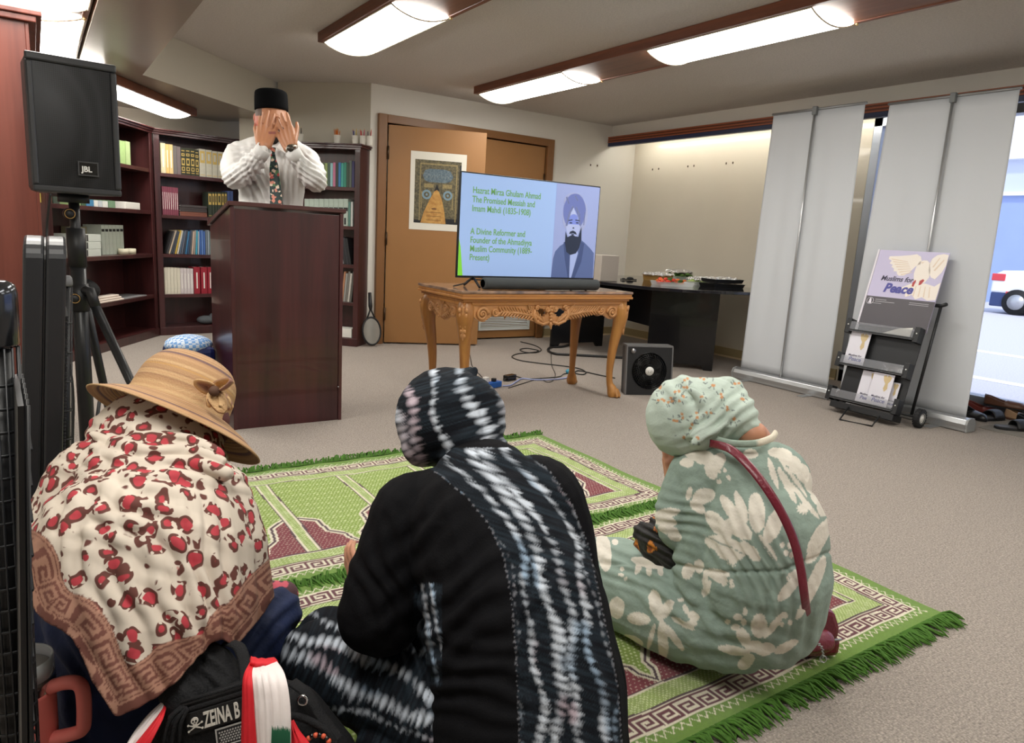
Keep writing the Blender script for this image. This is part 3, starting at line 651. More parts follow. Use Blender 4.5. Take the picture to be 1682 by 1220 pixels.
# ---- navy bag with checked cloth left of the lectern
M_navy = mat('navy_nylon', (24, 34, 84), .35, bump=.3, bscale=20)
t = thing('bag', 'navy tote bag with a blue checked cloth on top beside the lectern', 'bag', (.70, 4.35, 0))
mb = MB(); mb.v = []; 
MB().obox((.70, 4.35, 0), (1, 0, 0), (0, 1, 0), (0, 0, 1), -.125, -.12, 0, .125, .12, .40).build('body', M_navy, t, bevel=.03)
M_chk = mat('checked_cloth', (96, 140, 196), .7)
_t = M_chk.node_tree; _c = _t.nodes.new('ShaderNodeTexChecker'); _c.inputs['Scale'].default_value = 55; _c.inputs[1].default_value = srgb(110, 160, 220); _c.inputs[2].default_value = srgb(214, 226, 240)
_tc = _t.nodes.new('ShaderNodeTexCoord'); _t.links.new(_tc.outputs['Object'], _c.inputs['Vector']); _t.links.new(_c.outputs[0], _t.nodes['Principled BSDF'].inputs['Base Color'])
MB().ball((.70, 4.35, .40), (.13, .125, .06), 18, 10).build('checked_cloth', M_chk, t)

# ---- carved console table
TX0, TX1, TY0, TY1, TZ = 2.13, 3.53, 3.72, 4.33, .775
W_oak = wood_mat('golden_carved_wood', (150, 98, 48), (186, 132, 70), 2.2, .35, 'Z')
W_oakX = wood_mat('golden_wood_rail', (160, 104, 52), (196, 138, 76), 2.2, .35, 'X')
M_carve = mat('carved_wood', (196, 142, 92), .4, noise=.25, nscale=18)
M_marb = mat('brown_marble', (176, 140, 112), .12, col2=(92, 78, 74), nscale=9, coat=.4, detail=8)
t = thing('console_table', 'carved golden wood console table with marble top under the television', 'table', ((TX0 + TX1) / 2, 4.02, 0))
MB().box(TX0, TY0, TZ - .018, TX1, TY1, TZ).build('marble_top', M_marb, t, bevel=.005)
mb = MB()
for a_, b_, i in ((.0, .018, .006), (.018, .034, .0), (.034, .05, .018), (.05, .075, .028)):
    mb.box(TX0 + i, TY0 + i, TZ - .018 - b_, TX1 - i, TY1 - i, TZ - .018 - a_ - .0002)
mb.build('moulding', W_oakX, t, bevel=.003)
def cabriole(x, y, sx, sy):
    mb = MB(); P = []; R = []
    # S-curve: knee bulges outward, ankle in, foot out
    for z, off, r_ in [(.71, 0, .040), (.66, .016, .054), (.60, .024, .055), (.52, .016, .044), (.42, .0, .036), (.30, -.012, .030), (.18, -.016, .024), (.10, -.008, .024), (.065, .006, .034), (.03, .016, .040), (.004, .02, .034)]:
        P.append((x + sx * off * .8, y + sy * off * .8, z)); R.append(r_)
    Pc = catmull([np.append(p, r_) for p, r_ in zip(P, R)], 5)
    mb.tube([p[:3] for p in Pc], [p[3] for p in Pc], 18)
    L = mb.build('leg', W_oak, t)
    # claw-foot toes
    f = MB(); fx, fy = x + sx * .02, y + sy * .02
    for k_ in range(4):
        a_ = math.atan2(sy, sx) + (k_ - 1.5) * .62; f.capsule((fx + .02 * math.cos(a_), fy + .02 * math.sin(a_), .05), (fx + .04 * math.cos(a_), fy + .04 * math.sin(a_), .014), .014, .012, 8)
    f.build('claw_foot', W_oak, L)
    # knee carving: drooping leaf and scroll
    cv = MB()
    for k_ in range(6):
        z = .655 - k_ * .032; w_ = .030 * (1 - k_ / 7)
        for sd in (-1, 1):
            cx = x + sx * (.052 - k_ * .003); cy = y + sy * (.052 - k_ * .003)
            cv.ball((cx + sd * w_ * .5 * sy, cy - sd * w_ * .5 * sx, z), (.012, .012, .017), 8, 6)
    cv.capsule((x + sx * .054, y + sy * .054, .67), (x + sx * .040, y + sy * .040, .47), .010, .005, 8)
    cv.build('knee_carving', M_carve, L)
def spiral(mb, c, r0, turns, ax, az, out, thick=.010, sgn=1, a0=0):
    pts = []; rs = []
    for i in range(int(16 * turns) + 1):
        a_ = a0 + sgn * 2 * PI * i / 16; r_ = r0 * (1 - i / (16 * turns + 2)); pts.append(np.array(c) + np.array(ax) * r_ * math.cos(a_) + np.array(az) * r_ * math.sin(a_) + np.array(out) * (.004 * (1 - r_ / r0) + .002)); rs.append(thick * (.55 + .45 * r_ / r0))
    mb.tube(pts, rs, 8); mb.ball(pts[-1], thick * .9, 8, 6)
def leafrow(mb, p0, p1, n_, ln, ax, az, out, bend, side):
    p0, p1 = np.array(p0, float), np.array(p1, float); d_ = nrm(p1 - p0)
    mb.tube([p0, (p0 + p1) / 2 + np.array(az) * bend * .5, p1], [.010, .011, .005], 8)
    for i in range(n_):
        f_ = (i + .5) / n_; c_ = p0 * (1 - f_) + p1 * f_ + np.array(az) * bend * .5 * (1 - (2 * f_ - 1) ** 2); l_ = ln * (1 - .4 * abs(f_ - .4))
        for s_ in (-1, 1):
            e_ = c_ + (d_ * .7 + np.array(az) * s_ * .75) * l_ + np.array(out) * .004
            mb.capsule(c_, e_, .0085, .004, 8)
def apron(p0, p1, out, name, pieces):
    p0 = np.array(p0, float); p1 = np.array(p1, float); ax = nrm(p1 - p0); L = np.linalg.norm(p1 - p0); az = (0, 0, 1); out = np.array(out, float)
    mb = MB()
    def q(u, z, o_=.0): return p0 + ax * u * L + np.array((0, 0, TZ - z)) + out * o_
    th = out * -.022
    if pieces == 'long':
        up = [(0.04, .093), (.96, .093)]
        # pierced outline: two openings near the middle
        low = [(.04, .17), (.075, .20), (.10, .205), (.125, .185), (.15, .165), (.18, .17), (.24, .17), (.30, .175), (.36, .195), (.42, .215), (.46, .228), (.5, .24), (.54, .228), (.58, .215), (.64, .195), (.70, .175), (.76, .17), (.82, .17), (.85, .165), (.875, .185), (.90, .205), (.925, .20), (.96, .17)]
        # carve body built as strips leaving holes around u=.42 and .58
        us = np.linspace(.04, .96, 75)
        lu = [a_ for a_, b_ in low]; lz = [b_ for a_, b_ in low]
        for i in range(len(us) - 1):
            for (za, zb) in [(0, 1)]:
                a_, b_ = us[i], us[i + 1]; m_ = (a_ + b_) / 2; bz0, bz1 = np.interp(a_, lu, lz) - .008, np.interp(b_, lu, lz) - .008
                seg = [(.093, 1.)]
                h = None
                for hc in (.435, .565):
                    if abs(m_ - hc) < .034: h = .030 * math.sqrt(1 - ((m_ - hc) / .036) ** 2)
                if h is None: mb.prism([q(a_, .093), q(b_, .093), q(b_, bz1), q(a_, bz0)], th)
                else:
                    mb.prism([q(a_, .093), q(b_, .093), q(b_, .145 - h), q(a_, .145 - h)], th); mb.prism([q(a_, .145 + h), q(b_, .145 + h), q(b_, bz1), q(a_, bz0)], th)
        for s_, u_ in ((1, 0), (-1, 1)):
            U = lambda v: v if s_ > 0 else 1 - v
            spiral(mb, q(U(.088), .147, .004), .043, 2.0, ax * s_, az, out, .011)
            spiral(mb, q(U(.162), .135, .004), .027, 1.6, ax * s_, az, out, .009, sgn=-1)
            leafrow(mb, q(U(.40), .165, .004), q(U(.19), .13, .004), 12, .045, ax, az, out, .01, 1)
            leafrow(mb, q(U(.47), .222, .004), q(U(.36), .12, .004), 7, .045, ax, az, out, .0, 1)
            mb.tube([q(U(.395), .12, .008), q(U(.39), .16, .008), q(U(.41), .20, .008), q(U(.45), .218, .008), q(U(.49), .205, .008)], [.008, .011, .012, .011, .008], 8)
            spiral(mb, q(U(.475), .118, .006), .022, 1.3, ax * s_, az, out, .009, sgn=-1, a0=1)
            spiral(mb, q(U(.41), .112, .006), .018, 1.3, ax * s_, az, out, .008)
        for k_ in range(6): mb.ball(q(.5, .105 + k_ * .022, .006), (.018 - .001 * k_, .010, .012), 10, 6)
        mb.capsule(q(.5, .22, .006), q(.505, .252, .006), .014, .004, 8)
    else:
        us = np.linspace(.1, .9, 28)
        for i in range(len(us) - 1):
            f = lambda u: .145 + .055 * math.sin(PI * u) ** 2 + .012 * math.sin(u * 26)
            mb.prism([q(us[i], .093), q(us[i + 1], .093), q(us[i + 1], f(us[i + 1])), q(us[i], f(us[i]))], th)
        for u_, s_ in ((.2, 1), (.8, -1)): spiral(mb, q(u_, .145, .004), .036, 1.8, ax * s_, az, out, .011)
        for u_, s_ in ((.4, -1), (.6, 1)): spiral(mb, q(u_, .135, .004), .026, 1.5, ax * s_, az, out, .009)
        leafrow(mb, q(.5, .20, .004), q(.5, .11, .004), 5, .05, az, ax, out, 0, 1)
        leafrow(mb, q(.48, .19, .004), q(.28, .14, .004), 5, .035, ax, az, out, 0, 1); leafrow(mb, q(.52, .19, .004), q(.72, .14, .004), 5, .035, ax, az, out, 0, 1)
    mb.build(name, M_carve, t)
for x, sx in ((TX0 + .075, -1), (TX1 - .075, 1)):
    for y, sy in ((TY0 + .075, -1), (TY1 - .075, 1)): cabriole(x, y, sx, sy)
apron((TX0 + .05, TY0 + .035, 0), (TX1 - .05, TY0 + .035, 0), (0, -1, 0), 'carved_apron', 'long')
apron((TX1 - .05, TY1 - .035, 0), (TX0 + .05, TY1 - .035, 0), (0, 1, 0), 'carved_apron', 'long')
apron((TX0 + .035, TY1 - .05, 0), (TX0 + .035, TY0 + .05, 0), (-1, 0, 0), 'carved_apron', 'short')
apron((TX1 - .035, TY0 + .05, 0), (TX1 - .035, TY1 - .05, 0), (1, 0, 0), 'carved_apron', 'short')

# ---- television with the slide
VX0, VX1, VZ0, VZ1, VY = 2.222, 3.362, .838, 1.497, 3.97
t = thing('television', 'flat television showing a blue slide with green writing and a portrait', 'television', ((VX0 + VX1) / 2, VY + .02, TZ))
MB().box(VX0, VY, VZ0, VX1, VY + .018, VZ1).box(VX0 + .15, VY + .018, VZ0 + .03, VX1 - .15, VY + .06, VZ0 + .38).build('housing', M_black, t, bevel=.003)
for x, s_ in ((VX0 + .13, 1), (VX1 - .13, -1)):
    MB().tube([(x, VY + .01, VZ0 + .005), (x, VY - .08, TZ + .008)], .008, 8).tube([(x, VY + .01, VZ0 + .005), (x + s_ * .0, VY + .12, TZ + .008)], .008, 8).build('foot', M_black, t)
def scr(name, c, s=1.0): return mat(name, c, .35, emit=s, spec=.2)
TVE = .40
SX0, SX1, SZ0, SZ1 = VX0 + .008, VX1 - .008, VZ0 + .014, VZ1 - .008
MB().add([(SX0, VY - .0008, SZ0), (SX1, VY - .0008, SZ0), (SX1, VY - .0008, SZ1), (SX0, VY - .0008, SZ1)], [(0, 1, 2, 3)]).build('screen', scr('slide_blue', (146, 172, 216), TVE), t)
SCR = [o_ for o_ in t.children if o_.name.startswith('screen')][0]
SWd, SH = SX1 - SX0, SZ1 - SZ0
def sp(u, v, k_=1): return np.array((SX0 + SWd * u, VY - .0008 - .0005 * k_, SZ0 + SH * v))
mb = MB().prism([sp(0, 0), sp(.032, 0), sp(.012, .28), sp(0, .36)], (0, -.0004, 0)); mb.build('green_wedge', scr('slide_green', (120, 196, 60), TVE), SCR)
GT = scr('slide_green_text', (104, 150, 92), TVE)
GTM = []
mb = MB()
for i, (s_) in enumerate(['Hazrat Mirza Ghulam Ahmad', 'The Promised Messiah and', 'Imam Mahdi (1835-1908)']): add_text(mb, s_, .056, sp(.075, .815 - i * .088, 2), (1, 0, 0), (0, 0, 1), sx=.80, bold=.0007)
mb.build('writing', GT, SCR); mb = MB()
for i, (s_) in enumerate(['A Divine Reformer and', 'Founder of the Ahmadiyya', 'Muslim Community (1889-', 'Present)']): add_text(mb, s_, .056, sp(.072, .415 - i * .086, 2), (1, 0, 0), (0, 0, 1), sx=.80, bold=.0007)
mb.build('writing', GT, SCR)
def ell(u, v, a_, b_, n_=26, rot=0, k_=1):
    return [sp(u + (a_ * math.cos(t_) * math.cos(rot) - b_ * math.sin(t_) * math.sin(rot)), v + (a_ * math.cos(t_) * math.sin(rot) + b_ * math.sin(t_) * math.cos(rot)), k_) for t_ in np.linspace(0, 2 * PI, n_ + 1)[:-1]]
def shp(name, polys, c, k_):
    m_ = MB()
    for P_ in polys: m_.prism([np.array((p[0], VY - .0008 - .0006 * k_, p[2])) for p in P_], (0, -.0004, 0))
    m_.build(name, scr('portrait_' + name, c, TVE), SCR)
def PU(L): return [sp(.66 + .33 * a_, b_) for a_, b_ in L]
shp('portrait_ground', [PU([(0, 0), (1.03, 0), (1.03, 1), (0, 1)])], (140, 152, 196), 2)
shp('coat', [PU([(0, 0), (.02, .20), (.06, .28), (.16, .34), (.32, .39), (.45, .43), (.62, .43), (.75, .39), (.9, .33), (1.0, .28), (1.02, .0)])], (84, 98, 140), 3)
shp('shirt', [PU([(.42, 0), (.40, .27), (.44, .36), (.55, .36), (.6, .27), (.48, 0)])], (150, 164, 206), 4)
shp('lapel', [PU([(.40, 0), (.30, .2), (.24, .38), (.34, .41), (.41, .28), (.43, 0)]), PU([(.48, 0), (.62, .26), (.66, .40), (.74, .38), (.70, .18), (.56, 0)])], (66, 78, 116), 5)
shp('turban', [ell(.66 + .33 * .45, .72, .33 * .27, .19), ell(.66 + .33 * .30, .68, .33 * .13, .16, rot=0), ell(.66 + .33 * .62, .68, .33 * .15, .17), ell(.66 + .33 * .42, .82, .33 * .24, .10)], (146, 154, 190), 5)
shp('face', [ell(.66 + .33 * .44, .56, .33 * .165, .13), PU([(.29, .58), (.58, .58), (.52, .68), (.42, .76), (.36, .70)])], (158, 168, 206), 6)
shp('beard', [PU([(.27, .50), (.32, .44), (.38, .455), (.44, .47), (.50, .455), (.58, .45), (.62, .53), (.64, .56), (.66, .42), (.62, .33), (.55, .27), (.42, .25), (.32, .28), (.27, .38)]), PU([(.355, .475), (.37, .50), (.44, .515), (.51, .50), (.54, .47), (.45, .485)])], (44, 50, 66), 7)
shp('turban_fold', [PU([(.26, .56), (.30, .56), (.36, .70), (.42, .765), (.39, .78), (.31, .70)]), PU([(.62, .56), (.58, .58), (.54, .68), (.46, .76), (.48, .775), (.58, .70)]), PU([(.22, .86), (.25, .87), (.31, .80), (.29, .79)]), PU([(.42, .88), (.45, .89), (.52, .84), (.50, .83)]), PU([(.68, .58), (.70, .58), (.71, .72), (.69, .72)])], (104, 112, 150), 7)
shp('features', [ell(.66 + .33 * .375, .595, .012, .008), ell(.66 + .33 * .53, .60, .012, .008), PU([(.32, .625), (.41, .635), (.41, .622), (.32, .612)]), PU([(.48, .635), (.58, .63), (.58, .618), (.48, .622)]), PU([(.42, .535), (.47, .535), (.46, .55), (.43, .55)]), PU([(.40, .478), (.48, .478), (.47, .468), (.41, .468)])], (60, 66, 90), 8)

# ---- soundbar, cables behind it
t = thing('soundbar', 'long dark grey rounded soundbar lying in front of the television', 'soundbar', (2.8, 3.83, TZ))
mb = MB(); prof = [(.0, -.005), (.028, -.002), (.038, .01), (.038, .9), (.036, 1.0)]
sb0 = Gy(793, 466, 3.815); sx0, sx1 = sb0[0], Gy(981, 468, 3.815)[0]
MB().lathe([(.030, 0), (.037, .006), (.038, .02), (.038, sx1 - sx0 - .02), (.036, sx1 - sx0 - .005), (.028, sx1 - sx0)], (sx0, 3.815, TZ + .040), 28, (0, 1, 0), (0, 0, 1), (1, 0, 0)).build('body', mat('soundbar_fabric', (62, 66, 68), .75, bump=.3, bscale=300), t)
MB().lathe([(.026, 0), (.026, -.0006), (.012, .012), (1e-6, .013)], (sx0, 3.815, TZ + .040), 24, (0, 1, 0), (0, 0, 1), (1, 0, 0)).build('end_port', M_blackg, t)
M_cable = mat('black_cable', (34, 34, 34), .5)
tag(MB().tube(catmull([(2.22, 4.0, TZ + .006), (2.26, 3.93, TZ + .03), (2.34, 3.99, TZ + .05), (2.44, 3.93, TZ + .045), (2.5, 3.86, TZ + .006)], 6), .0045, 7).build('cable', M_cable), 'short black cable curling between television foot and soundbar', 'cable')

# ---- desk
DZt = .75
top = [(4.37, 6.15), (4.37, 5.05), (4.475, 4.5), (4.64, 4.286), (5.31, 4.03), (5.86, 4.02), (5.92, 5.0), (5.9, 6.15)]
t = thing('desk', 'black office desk with food trays on it behind the carved table', 'desk', (5.1, 5.0, 0))
M_desk = mat('black_laminate', (14, 14, 17), .22, coat=.2)
MB().prism([(x, y, DZt - .028) for x, y in top], (0, 0, .028)).build('desktop', mat('black_desktop', (30, 30, 34), .08, coat=.5), t, bevel=.004)
pa, pb = np.array((4.72, 4.73, 0)), np.array((5.127, 4.28, 0)); pd = nrm(pb - pa); pn = np.array((-pd[1], pd[0], 0)); PL = np.linalg.norm(pb - pa)
MB().prism([pa + pd * 0, pa + pd * .08, pa + pd * .11 + (0, 0, .045), pa + pd * (PL - .11) + (0, 0, .045), pa + pd * (PL - .08), pa + pd * PL, pa + pd * PL + (0, 0, DZt - .03), pa + (0, 0, DZt - .03)], pn * .03).build('end_panel', M_desk, t, bevel=.002)
qa, qb = np.array((4.42, 5.82, 0)), np.array((5.087, 5.778, 0)); qd = nrm(qb - qa); qn = np.array((-qd[1], qd[0], 0)); QL = np.linalg.norm(qb - qa)
MB().prism([qa, qa + qd * .08, qa + qd * .11 + (0, 0, .045), qa + qd * (QL - .11) + (0, 0, .045), qa + qd * (QL - .08), qb, qb + (0, 0, DZt - .03), qa + (0, 0, DZt - .03)], qn * .03).build('end_panel', M_desk, t, bevel=.002)
ma, mb_ = qa + qd * (QL - .05), pa + pd * .03 + pn * .03; md = nrm(mb_ - ma); mn = np.array((-md[1], md[0], 0))
MB().prism([ma + (0, 0, .36), mb_ + (0, 0, .36), mb_ + (0, 0, DZt - .03), ma + (0, 0, DZt - .03)], mn * .02).build('modesty_panel', M_desk, t)
# grey computer case and picture frame on the desk
p_ = Gz(992, 463, DZt)
tag(MB().box(4.38, 5.08, DZt + .0005, 4.60, 5.36, DZt + .245).build('beige_box', mat('beige_plastic', (176, 168, 160), .5), bevel=.006), 'beige upright box on the desk beside the right edge of the television', 'box')
tag(MB().box(5.05, 6.02, DZt + .0005, 5.17, 6.06, DZt + .16).m(1).box(5.06, 6.018, DZt + .01, 5.10, 6.02, DZt + .12).build('card', [M_paper, mat('brown_print', (150, 110, 80), .5)]), 'small white card with a brown picture standing at the back of the desk', 'card')
pp = Gz(1030, 460, DZt)
tag(MB().tube([pp + (-.09, 0, .008), pp + (.10, -.03, .008)], .006, 8).ball(pp + (.03, -.01, .018), (.04, .03, .017), 12, 8).ball(pp + (-.05, 0, .012), (.02, .02, .011), 10, 6).build('desk_mic', M_black), 'small dark gadget lying on the desk left of the foil trays', 'gadget')
# ---- food
M_foil = mat('foil', (214, 214, 216), .22, metal=.9, bump=1.0, bscale=60)
M_goldf = mat('gold_foil_pan', (190, 150, 86), .3, metal=.7)
M_clear = mat('clear_tray', (240, 244, 246), .08, alpha=.35)
M_veg = [mat('tomato', (206, 62, 40), .35), mat('pepper_orange', (232, 120, 50), .35), mat('broccoli', (62, 96, 44), .8, bump=.8, bscale=120), mat('celery', (176, 196, 110), .5), mat('lettuce', (92, 128, 60), .7)]
def foilsheet(c, a_, b_, z, rz=0, amp=.012, dome=0, mm=None, seed=0):
    mb = MB(); G = []; n_ = 14
    for i in range(n_ + 1):
        rowp = []
        for j in range(n_ + 1):
            u, v = i / n_ * 2 - 1, j / n_ * 2 - 1; e_ = random.uniform(-1, 1) * amp
            x, y = u * a_, v * b_; ed = max(abs(u), abs(v))
            zz_ = z + dome * (1 - ed ** 3) + e_ + (-.012 if ed > .95 else 0)
            rowp.append((c[0] + x * math.cos(rz) - y * math.sin(rz), c[1] + x * math.sin(rz) + y * math.cos(rz), zz_))
        G.append(rowp)
    return mb.grid(G, smooth=False)
def pan(c, a_, b_, h, mb, rz=0, th=.92):
    cs, sn = math.cos(rz), math.sin(rz)
    def r_(x, y, z): return (c[0] + x * cs - y * sn, c[1] + x * sn + y * cs, c[2] + z)
    o1_ = [(-1, -1), (1, -1), (1, 1), (-1, 1)]
    V_ = [r_(x * a_ * th, y * b_ * th, .0) for x, y in o1_] + [r_(x * a_, y * b_, h) for x, y in o1_] + [r_(x * (a_ + .012), y * (b_ + .012), h) for x, y in o1_] + [r_(x * (a_ - .003), y * (b_ - .003), h - .002) for x, y in o1_] + [r_(x * (a_ * th - .003), y * (b_ * th - .003), .003) for x, y in o1_]
    Fs = [(3, 2, 1, 0), (16, 17, 18, 19)]
    for k_ in range(4):
        k2 = (k_ + 1) % 4; Fs += [(k_, k2, 4 + k2, 4 + k_), (4 + k_, 4 + k2, 8 + k2, 8 + k_), (8 + k2, 8 + k_, 12 + k_, 12 + k2), (12 + k_, 12 + k2, 16 + k2, 16 + k_)]
    return mb.add(V_, Fs)
zt = DZt + .0008
c1 = Gz(1080, 462, DZt); c1[2] = zt
t = thing('food_tray', 'gold foil pan with crumpled silver lid, leftmost food on the desk', 'food tray', c1)
pan(c1, .10, .12, .07, MB(), .2).build('pan', M_goldf, t); foilsheet(c1, .115, .135, zt + .078, .2, .008, .012).build('foil_lid', M_foil, t)
c2 = Gz(1118, 460, DZt); c2[2] = zt
t = thing('food_tray', 'tray of green leaves under silver foil behind the tomato platter', 'food tray', c2)
pan(c2, .17, .12, .045, MB(), -.1).build('pan', M_clear, t)
mb = MB()
for i in range(60): mb.ball((c2[0] + random.uniform(-.14, .14), c2[1] + random.uniform(-.1, .1), zt + random.uniform(.02, .07)), (random.uniform(.015, .03), random.uniform(.015, .03), .012), 6, 4)
mb.build('leaves', M_veg[4], t); foilsheet(c2 + (.02, .02, 0), .17, .10, zt + .10, -.1, .008, .012).build('foil_lid', M_foil, t)
c3 = Gz(1122, 472, DZt) + (.0, .14, 0); c3[2] = zt
t = thing('food_tray', 'clear platter of tomatoes, peppers and broccoli at the desk front', 'food tray', c3)
pan(c3, .17, .11, .04, MB(), -.35).build('tray', M_clear, t)
for k_, (nm, m_, n_) in enumerate([('tomato', M_veg[0], 10), ('pepper_slice', M_veg[1], 10), ('broccoli_floret', M_veg[2], 8)]):
    for i in range(n_):
        a_ = random.uniform(-.13, .13); 
        if k_ == 0: a_ = random.uniform(-.14, .0)
        if k_ == 1: a_ = random.choice([random.uniform(-.14, -.04), random.uniform(.05, .14)])
        if k_ == 2: a_ = random.uniform(-.03, .08)
        b_ = random.uniform(-.08, .08); r_ = random.uniform(.018, .024); zc = .028 + (i % 3) * .014
        c_ = (c3[0] + a_ * math.cos(-.35) - b_ * math.sin(-.35), c3[1] + a_ * math.sin(-.35) + b_ * math.cos(-.35), zt + zc)
        mb = MB().ball(c_, (r_, r_ * .8, r_ * .8) if k_ != 1 else (r_ * 1.5, r_ * .6, r_ * .5), 10, 7)
        if k_ == 2:
            for q_ in range(5): mb.ball((c_[0] + random.uniform(-.012, .012), c_[1] + random.uniform(-.012, .012), c_[2] + .012), .009, 6, 4)
        tag(mb.build(nm, m_), {'tomato': 'red tomato in the clear vegetable platter', 'pepper_slice': 'orange pepper slice in the clear vegetable platter', 'broccoli_floret': 'green broccoli floret in the clear vegetable platter'}[nm], nm.split('_')[0], {'tomato': 'tomatoes in the platter', 'pepper_slice': 'pepper slices in the platter', 'broccoli_floret': 'broccoli in the platter'}[nm])
c4 = Gz(1165, 470, DZt) + (.0, .12, 0); c4[2] = zt
t = thing('food_tray', 'clear tray of pale celery under foil, between tomatoes and black trays', 'food tray', c4)
pan(c4, .15, .11, .04, MB(), -.2).build('tray', M_clear, t)
mb = MB()
for i in range(16):
    a_ = random.uniform(-.12, 0); b_ = random.uniform(-.09, .09); mb.capsule((c4[0] + a_, c4[1] + b_, zt + .03), (c4[0] + a_ + .05, c4[1] + b_ + random.uniform(-.03, .03), zt + random.uniform(.03, .06)), .009, .008, 7)
mb.build('celery', M_veg[3], t); foilsheet(c4 + (.04, .03, 0), .12, .10, zt + .066, -.2, .010, .012).build('foil_lid', M_foil, t)
c5 = Gz(1203, 474, DZt) + (.0, .13, 0); c5[2] = zt
for k_, (dz, lab) in enumerate([(0, 'lower black foil topped tray at the right end of the desk'), (.045, 'upper black tray with crumpled foil, stacked at the desk right end')]):
    cc_ = c5 + (0, 0, dz); t = thing('food_tray', lab, 'food tray', cc_)
    pan(cc_, .19 - .02 * k_, .11, .036, MB(), -.15).build('tray', M_black, t); foilsheet(cc_, .18 - .02 * k_, .10, cc_[2] + .034, -.15, .004 + .012 * k_, .01 * k_).build('foil_lid', M_foil, t)

# ---- box fan on the floor
f0, f1 = np.array((3.612, 3.80, 0)), np.array((3.945, 3.66, 0)); fd = nrm(f1 - f0); fn = np.array((-fd[1], fd[0], 0)); FW = .36; FH = .37
fO = (f0 + f1) / 2 - fd * FW / 2
tl = .12; fz = nrm((fn[0] * tl, fn[1] * tl, 1)); fo = np.cross(fz, fd)
t = thing('box_fan', 'square black floor fan with white hub leaning by the carved table leg', 'fan', (f0 + f1) / 2 + fn * .05)
O_ = fO + (0, 0, .002)
cen = O_ + fd * FW / 2 + fz * FH * .49
fr = MB()
n_ = 48; R_ = .138
ringf = [cen + fd * R_ * math.cos(a_) + fz * R_ * math.sin(a_) for a_ in np.linspace(0, 2 * PI, n_ + 1)[:-1]]
def sq(a_):
    x, y = math.cos(a_), math.sin(a_); s_ = max(abs(x) / (FW / 2), abs(y) / (FH * .49)); return cen + fd * x / s_ + fz * y / s_
outf = [sq(a_) for a_ in np.linspace(0, 2 * PI, n_ + 1)[:-1]]
vs = ringf + outf + [p + fn * .1 for p in ringf] + [p + fn * .1 for p in outf]; fs = []
for i in range(n_):
    j = (i + 1) % n_; fs += [(i, j, n_ + j, n_ + i), (2 * n_ + j, 2 * n_ + i, 3 * n_ + i, 3 * n_ + j), (n_ + i, n_ + j, 3 * n_ + j, 3 * n_ + i), (j, i, 2 * n_ + i, 2 * n_ + j)]
fr.add(vs, fs); fr.build('housing', mat('fan_black', (30, 31, 34), .3), t)
MB().obox(O_, fd, fn, fz, -.004, -.004, FH * .975, FW + .004, .1, FH * .975 + .012).obox(O_, fd, fn, fz, -.006, -.004, .0, .004, .03, FH * .98).obox(O_, fd, fn, fz, FW - .004, -.004, .0, FW + .006, .03, FH * .98).build('trim_edge', mat('fan_silver', (120, 120, 122), .35, metal=.6), t)
g = MB()
for k_ in range(8):
    rr_ = .035 + k_ * .0147; g.tube([cen - fn * .006 + fd * rr_ * math.cos(a_) + fz * rr_ * math.sin(a_) for a_ in np.linspace(0, 2 * PI, 33)[:-1]], .0013, 5, closed=True)
for k_ in range(40):
    a_ = k_ * 2 * PI / 40; b_ = a_ + .5; g.tube([cen - fn * .007 + (fd * math.cos(a_) + fz * math.sin(a_)) * .026, cen - fn * .009 + (fd * math.cos((a_ + b_) / 2) + fz * math.sin((a_ + b_) / 2)) * .085, cen - fn * .004 + (fd * math.cos(b_) + fz * math.sin(b_)) * .138], .0011, 5)
g.build('grille', M_blackg, t)
MB().tube([cen + fn * .085, cen + fn * .097], R_ + .004, 40).build('rear_panel', M_black, t)
bl = MB()
for k_ in range(5):
    a0_ = k_ * 2 * PI / 5; P_ = []
    for rr_ in (.03, .08, .128):
        P_.append([cen + fn * (.03 + w_ * .03) + (fd * math.cos(a0_ + w_ * .8 + rr_ * 2) + fz * math.sin(a0_ + w_ * .8 + rr_ * 2)) * rr_ for w_ in (0, .5, 1)])
    bl.grid(P_)
bl.tube([cen + fn * .02, cen + fn * .07], .034, 20).build('blades', mat('fan_blade', (10, 10, 11), .6, spec=.2), t)
MB().tube([cen - fn * .012, cen - fn * .004], .033, 24).build('hub_cap', M_white, t)
hbm = MB()
for k_ in range(5):
    a_ = PI / 2 + k_ * 2 * PI / 5; hbm.ball(cen - fn * .0125 + (fd * math.cos(a_) * 1.5 + fz * math.sin(a_)) * .009, (.0035, .0012, .0035), 6, 4)
hbm.build('hub_mark', M_dark, t)
kc = O_ + fd * .045 + fz * (FH - .04)
MB().tube([kc - fn * .016, kc], .018, 18).build('knob', M_metal, t)

# ---- cables and adapters on the floor
def fcable(pix_, r_, label, m_=M_cable, z=None):
    P_ = catmull([Gz(a_, b_, 0) + (0, 0, r_ + .001) for a_, b_ in pix_], 8)
    return tag(MB().tube(P_, r_, 7).build('cable', m_), label, 'cable')
fcable([(855, 562), (878, 568), (889, 575), (880, 580), (862, 579), (854, 575), (866, 573), (885, 577), (870, 580), (850, 582), (841, 587), (855, 593), (890, 598), (925, 602), (950, 606), (962, 612), (958, 616), (945, 614), (951, 610), (985, 617), (1010, 622)], .005, 'dark green cable winding from the desk foot past the table legs')
fcable([(936, 566), (925, 571), (906, 572), (900, 577), (912, 583), (945, 585), (1000, 588), (1035, 590)], .012, 'thick black cable bundle looping under the desk')
fcable([(843, 617), (855, 621), (870, 623), (905, 621), (920, 619), (926, 615), (936, 614)], .004, 'thin black lead running from the power adapter')
fcable([(905, 580), (906, 600), (912, 615), (908, 626), (898, 628), (886, 623), (860, 630), (835, 638)], .003, 'thinnest black lead hanging into the tangle beneath the table')
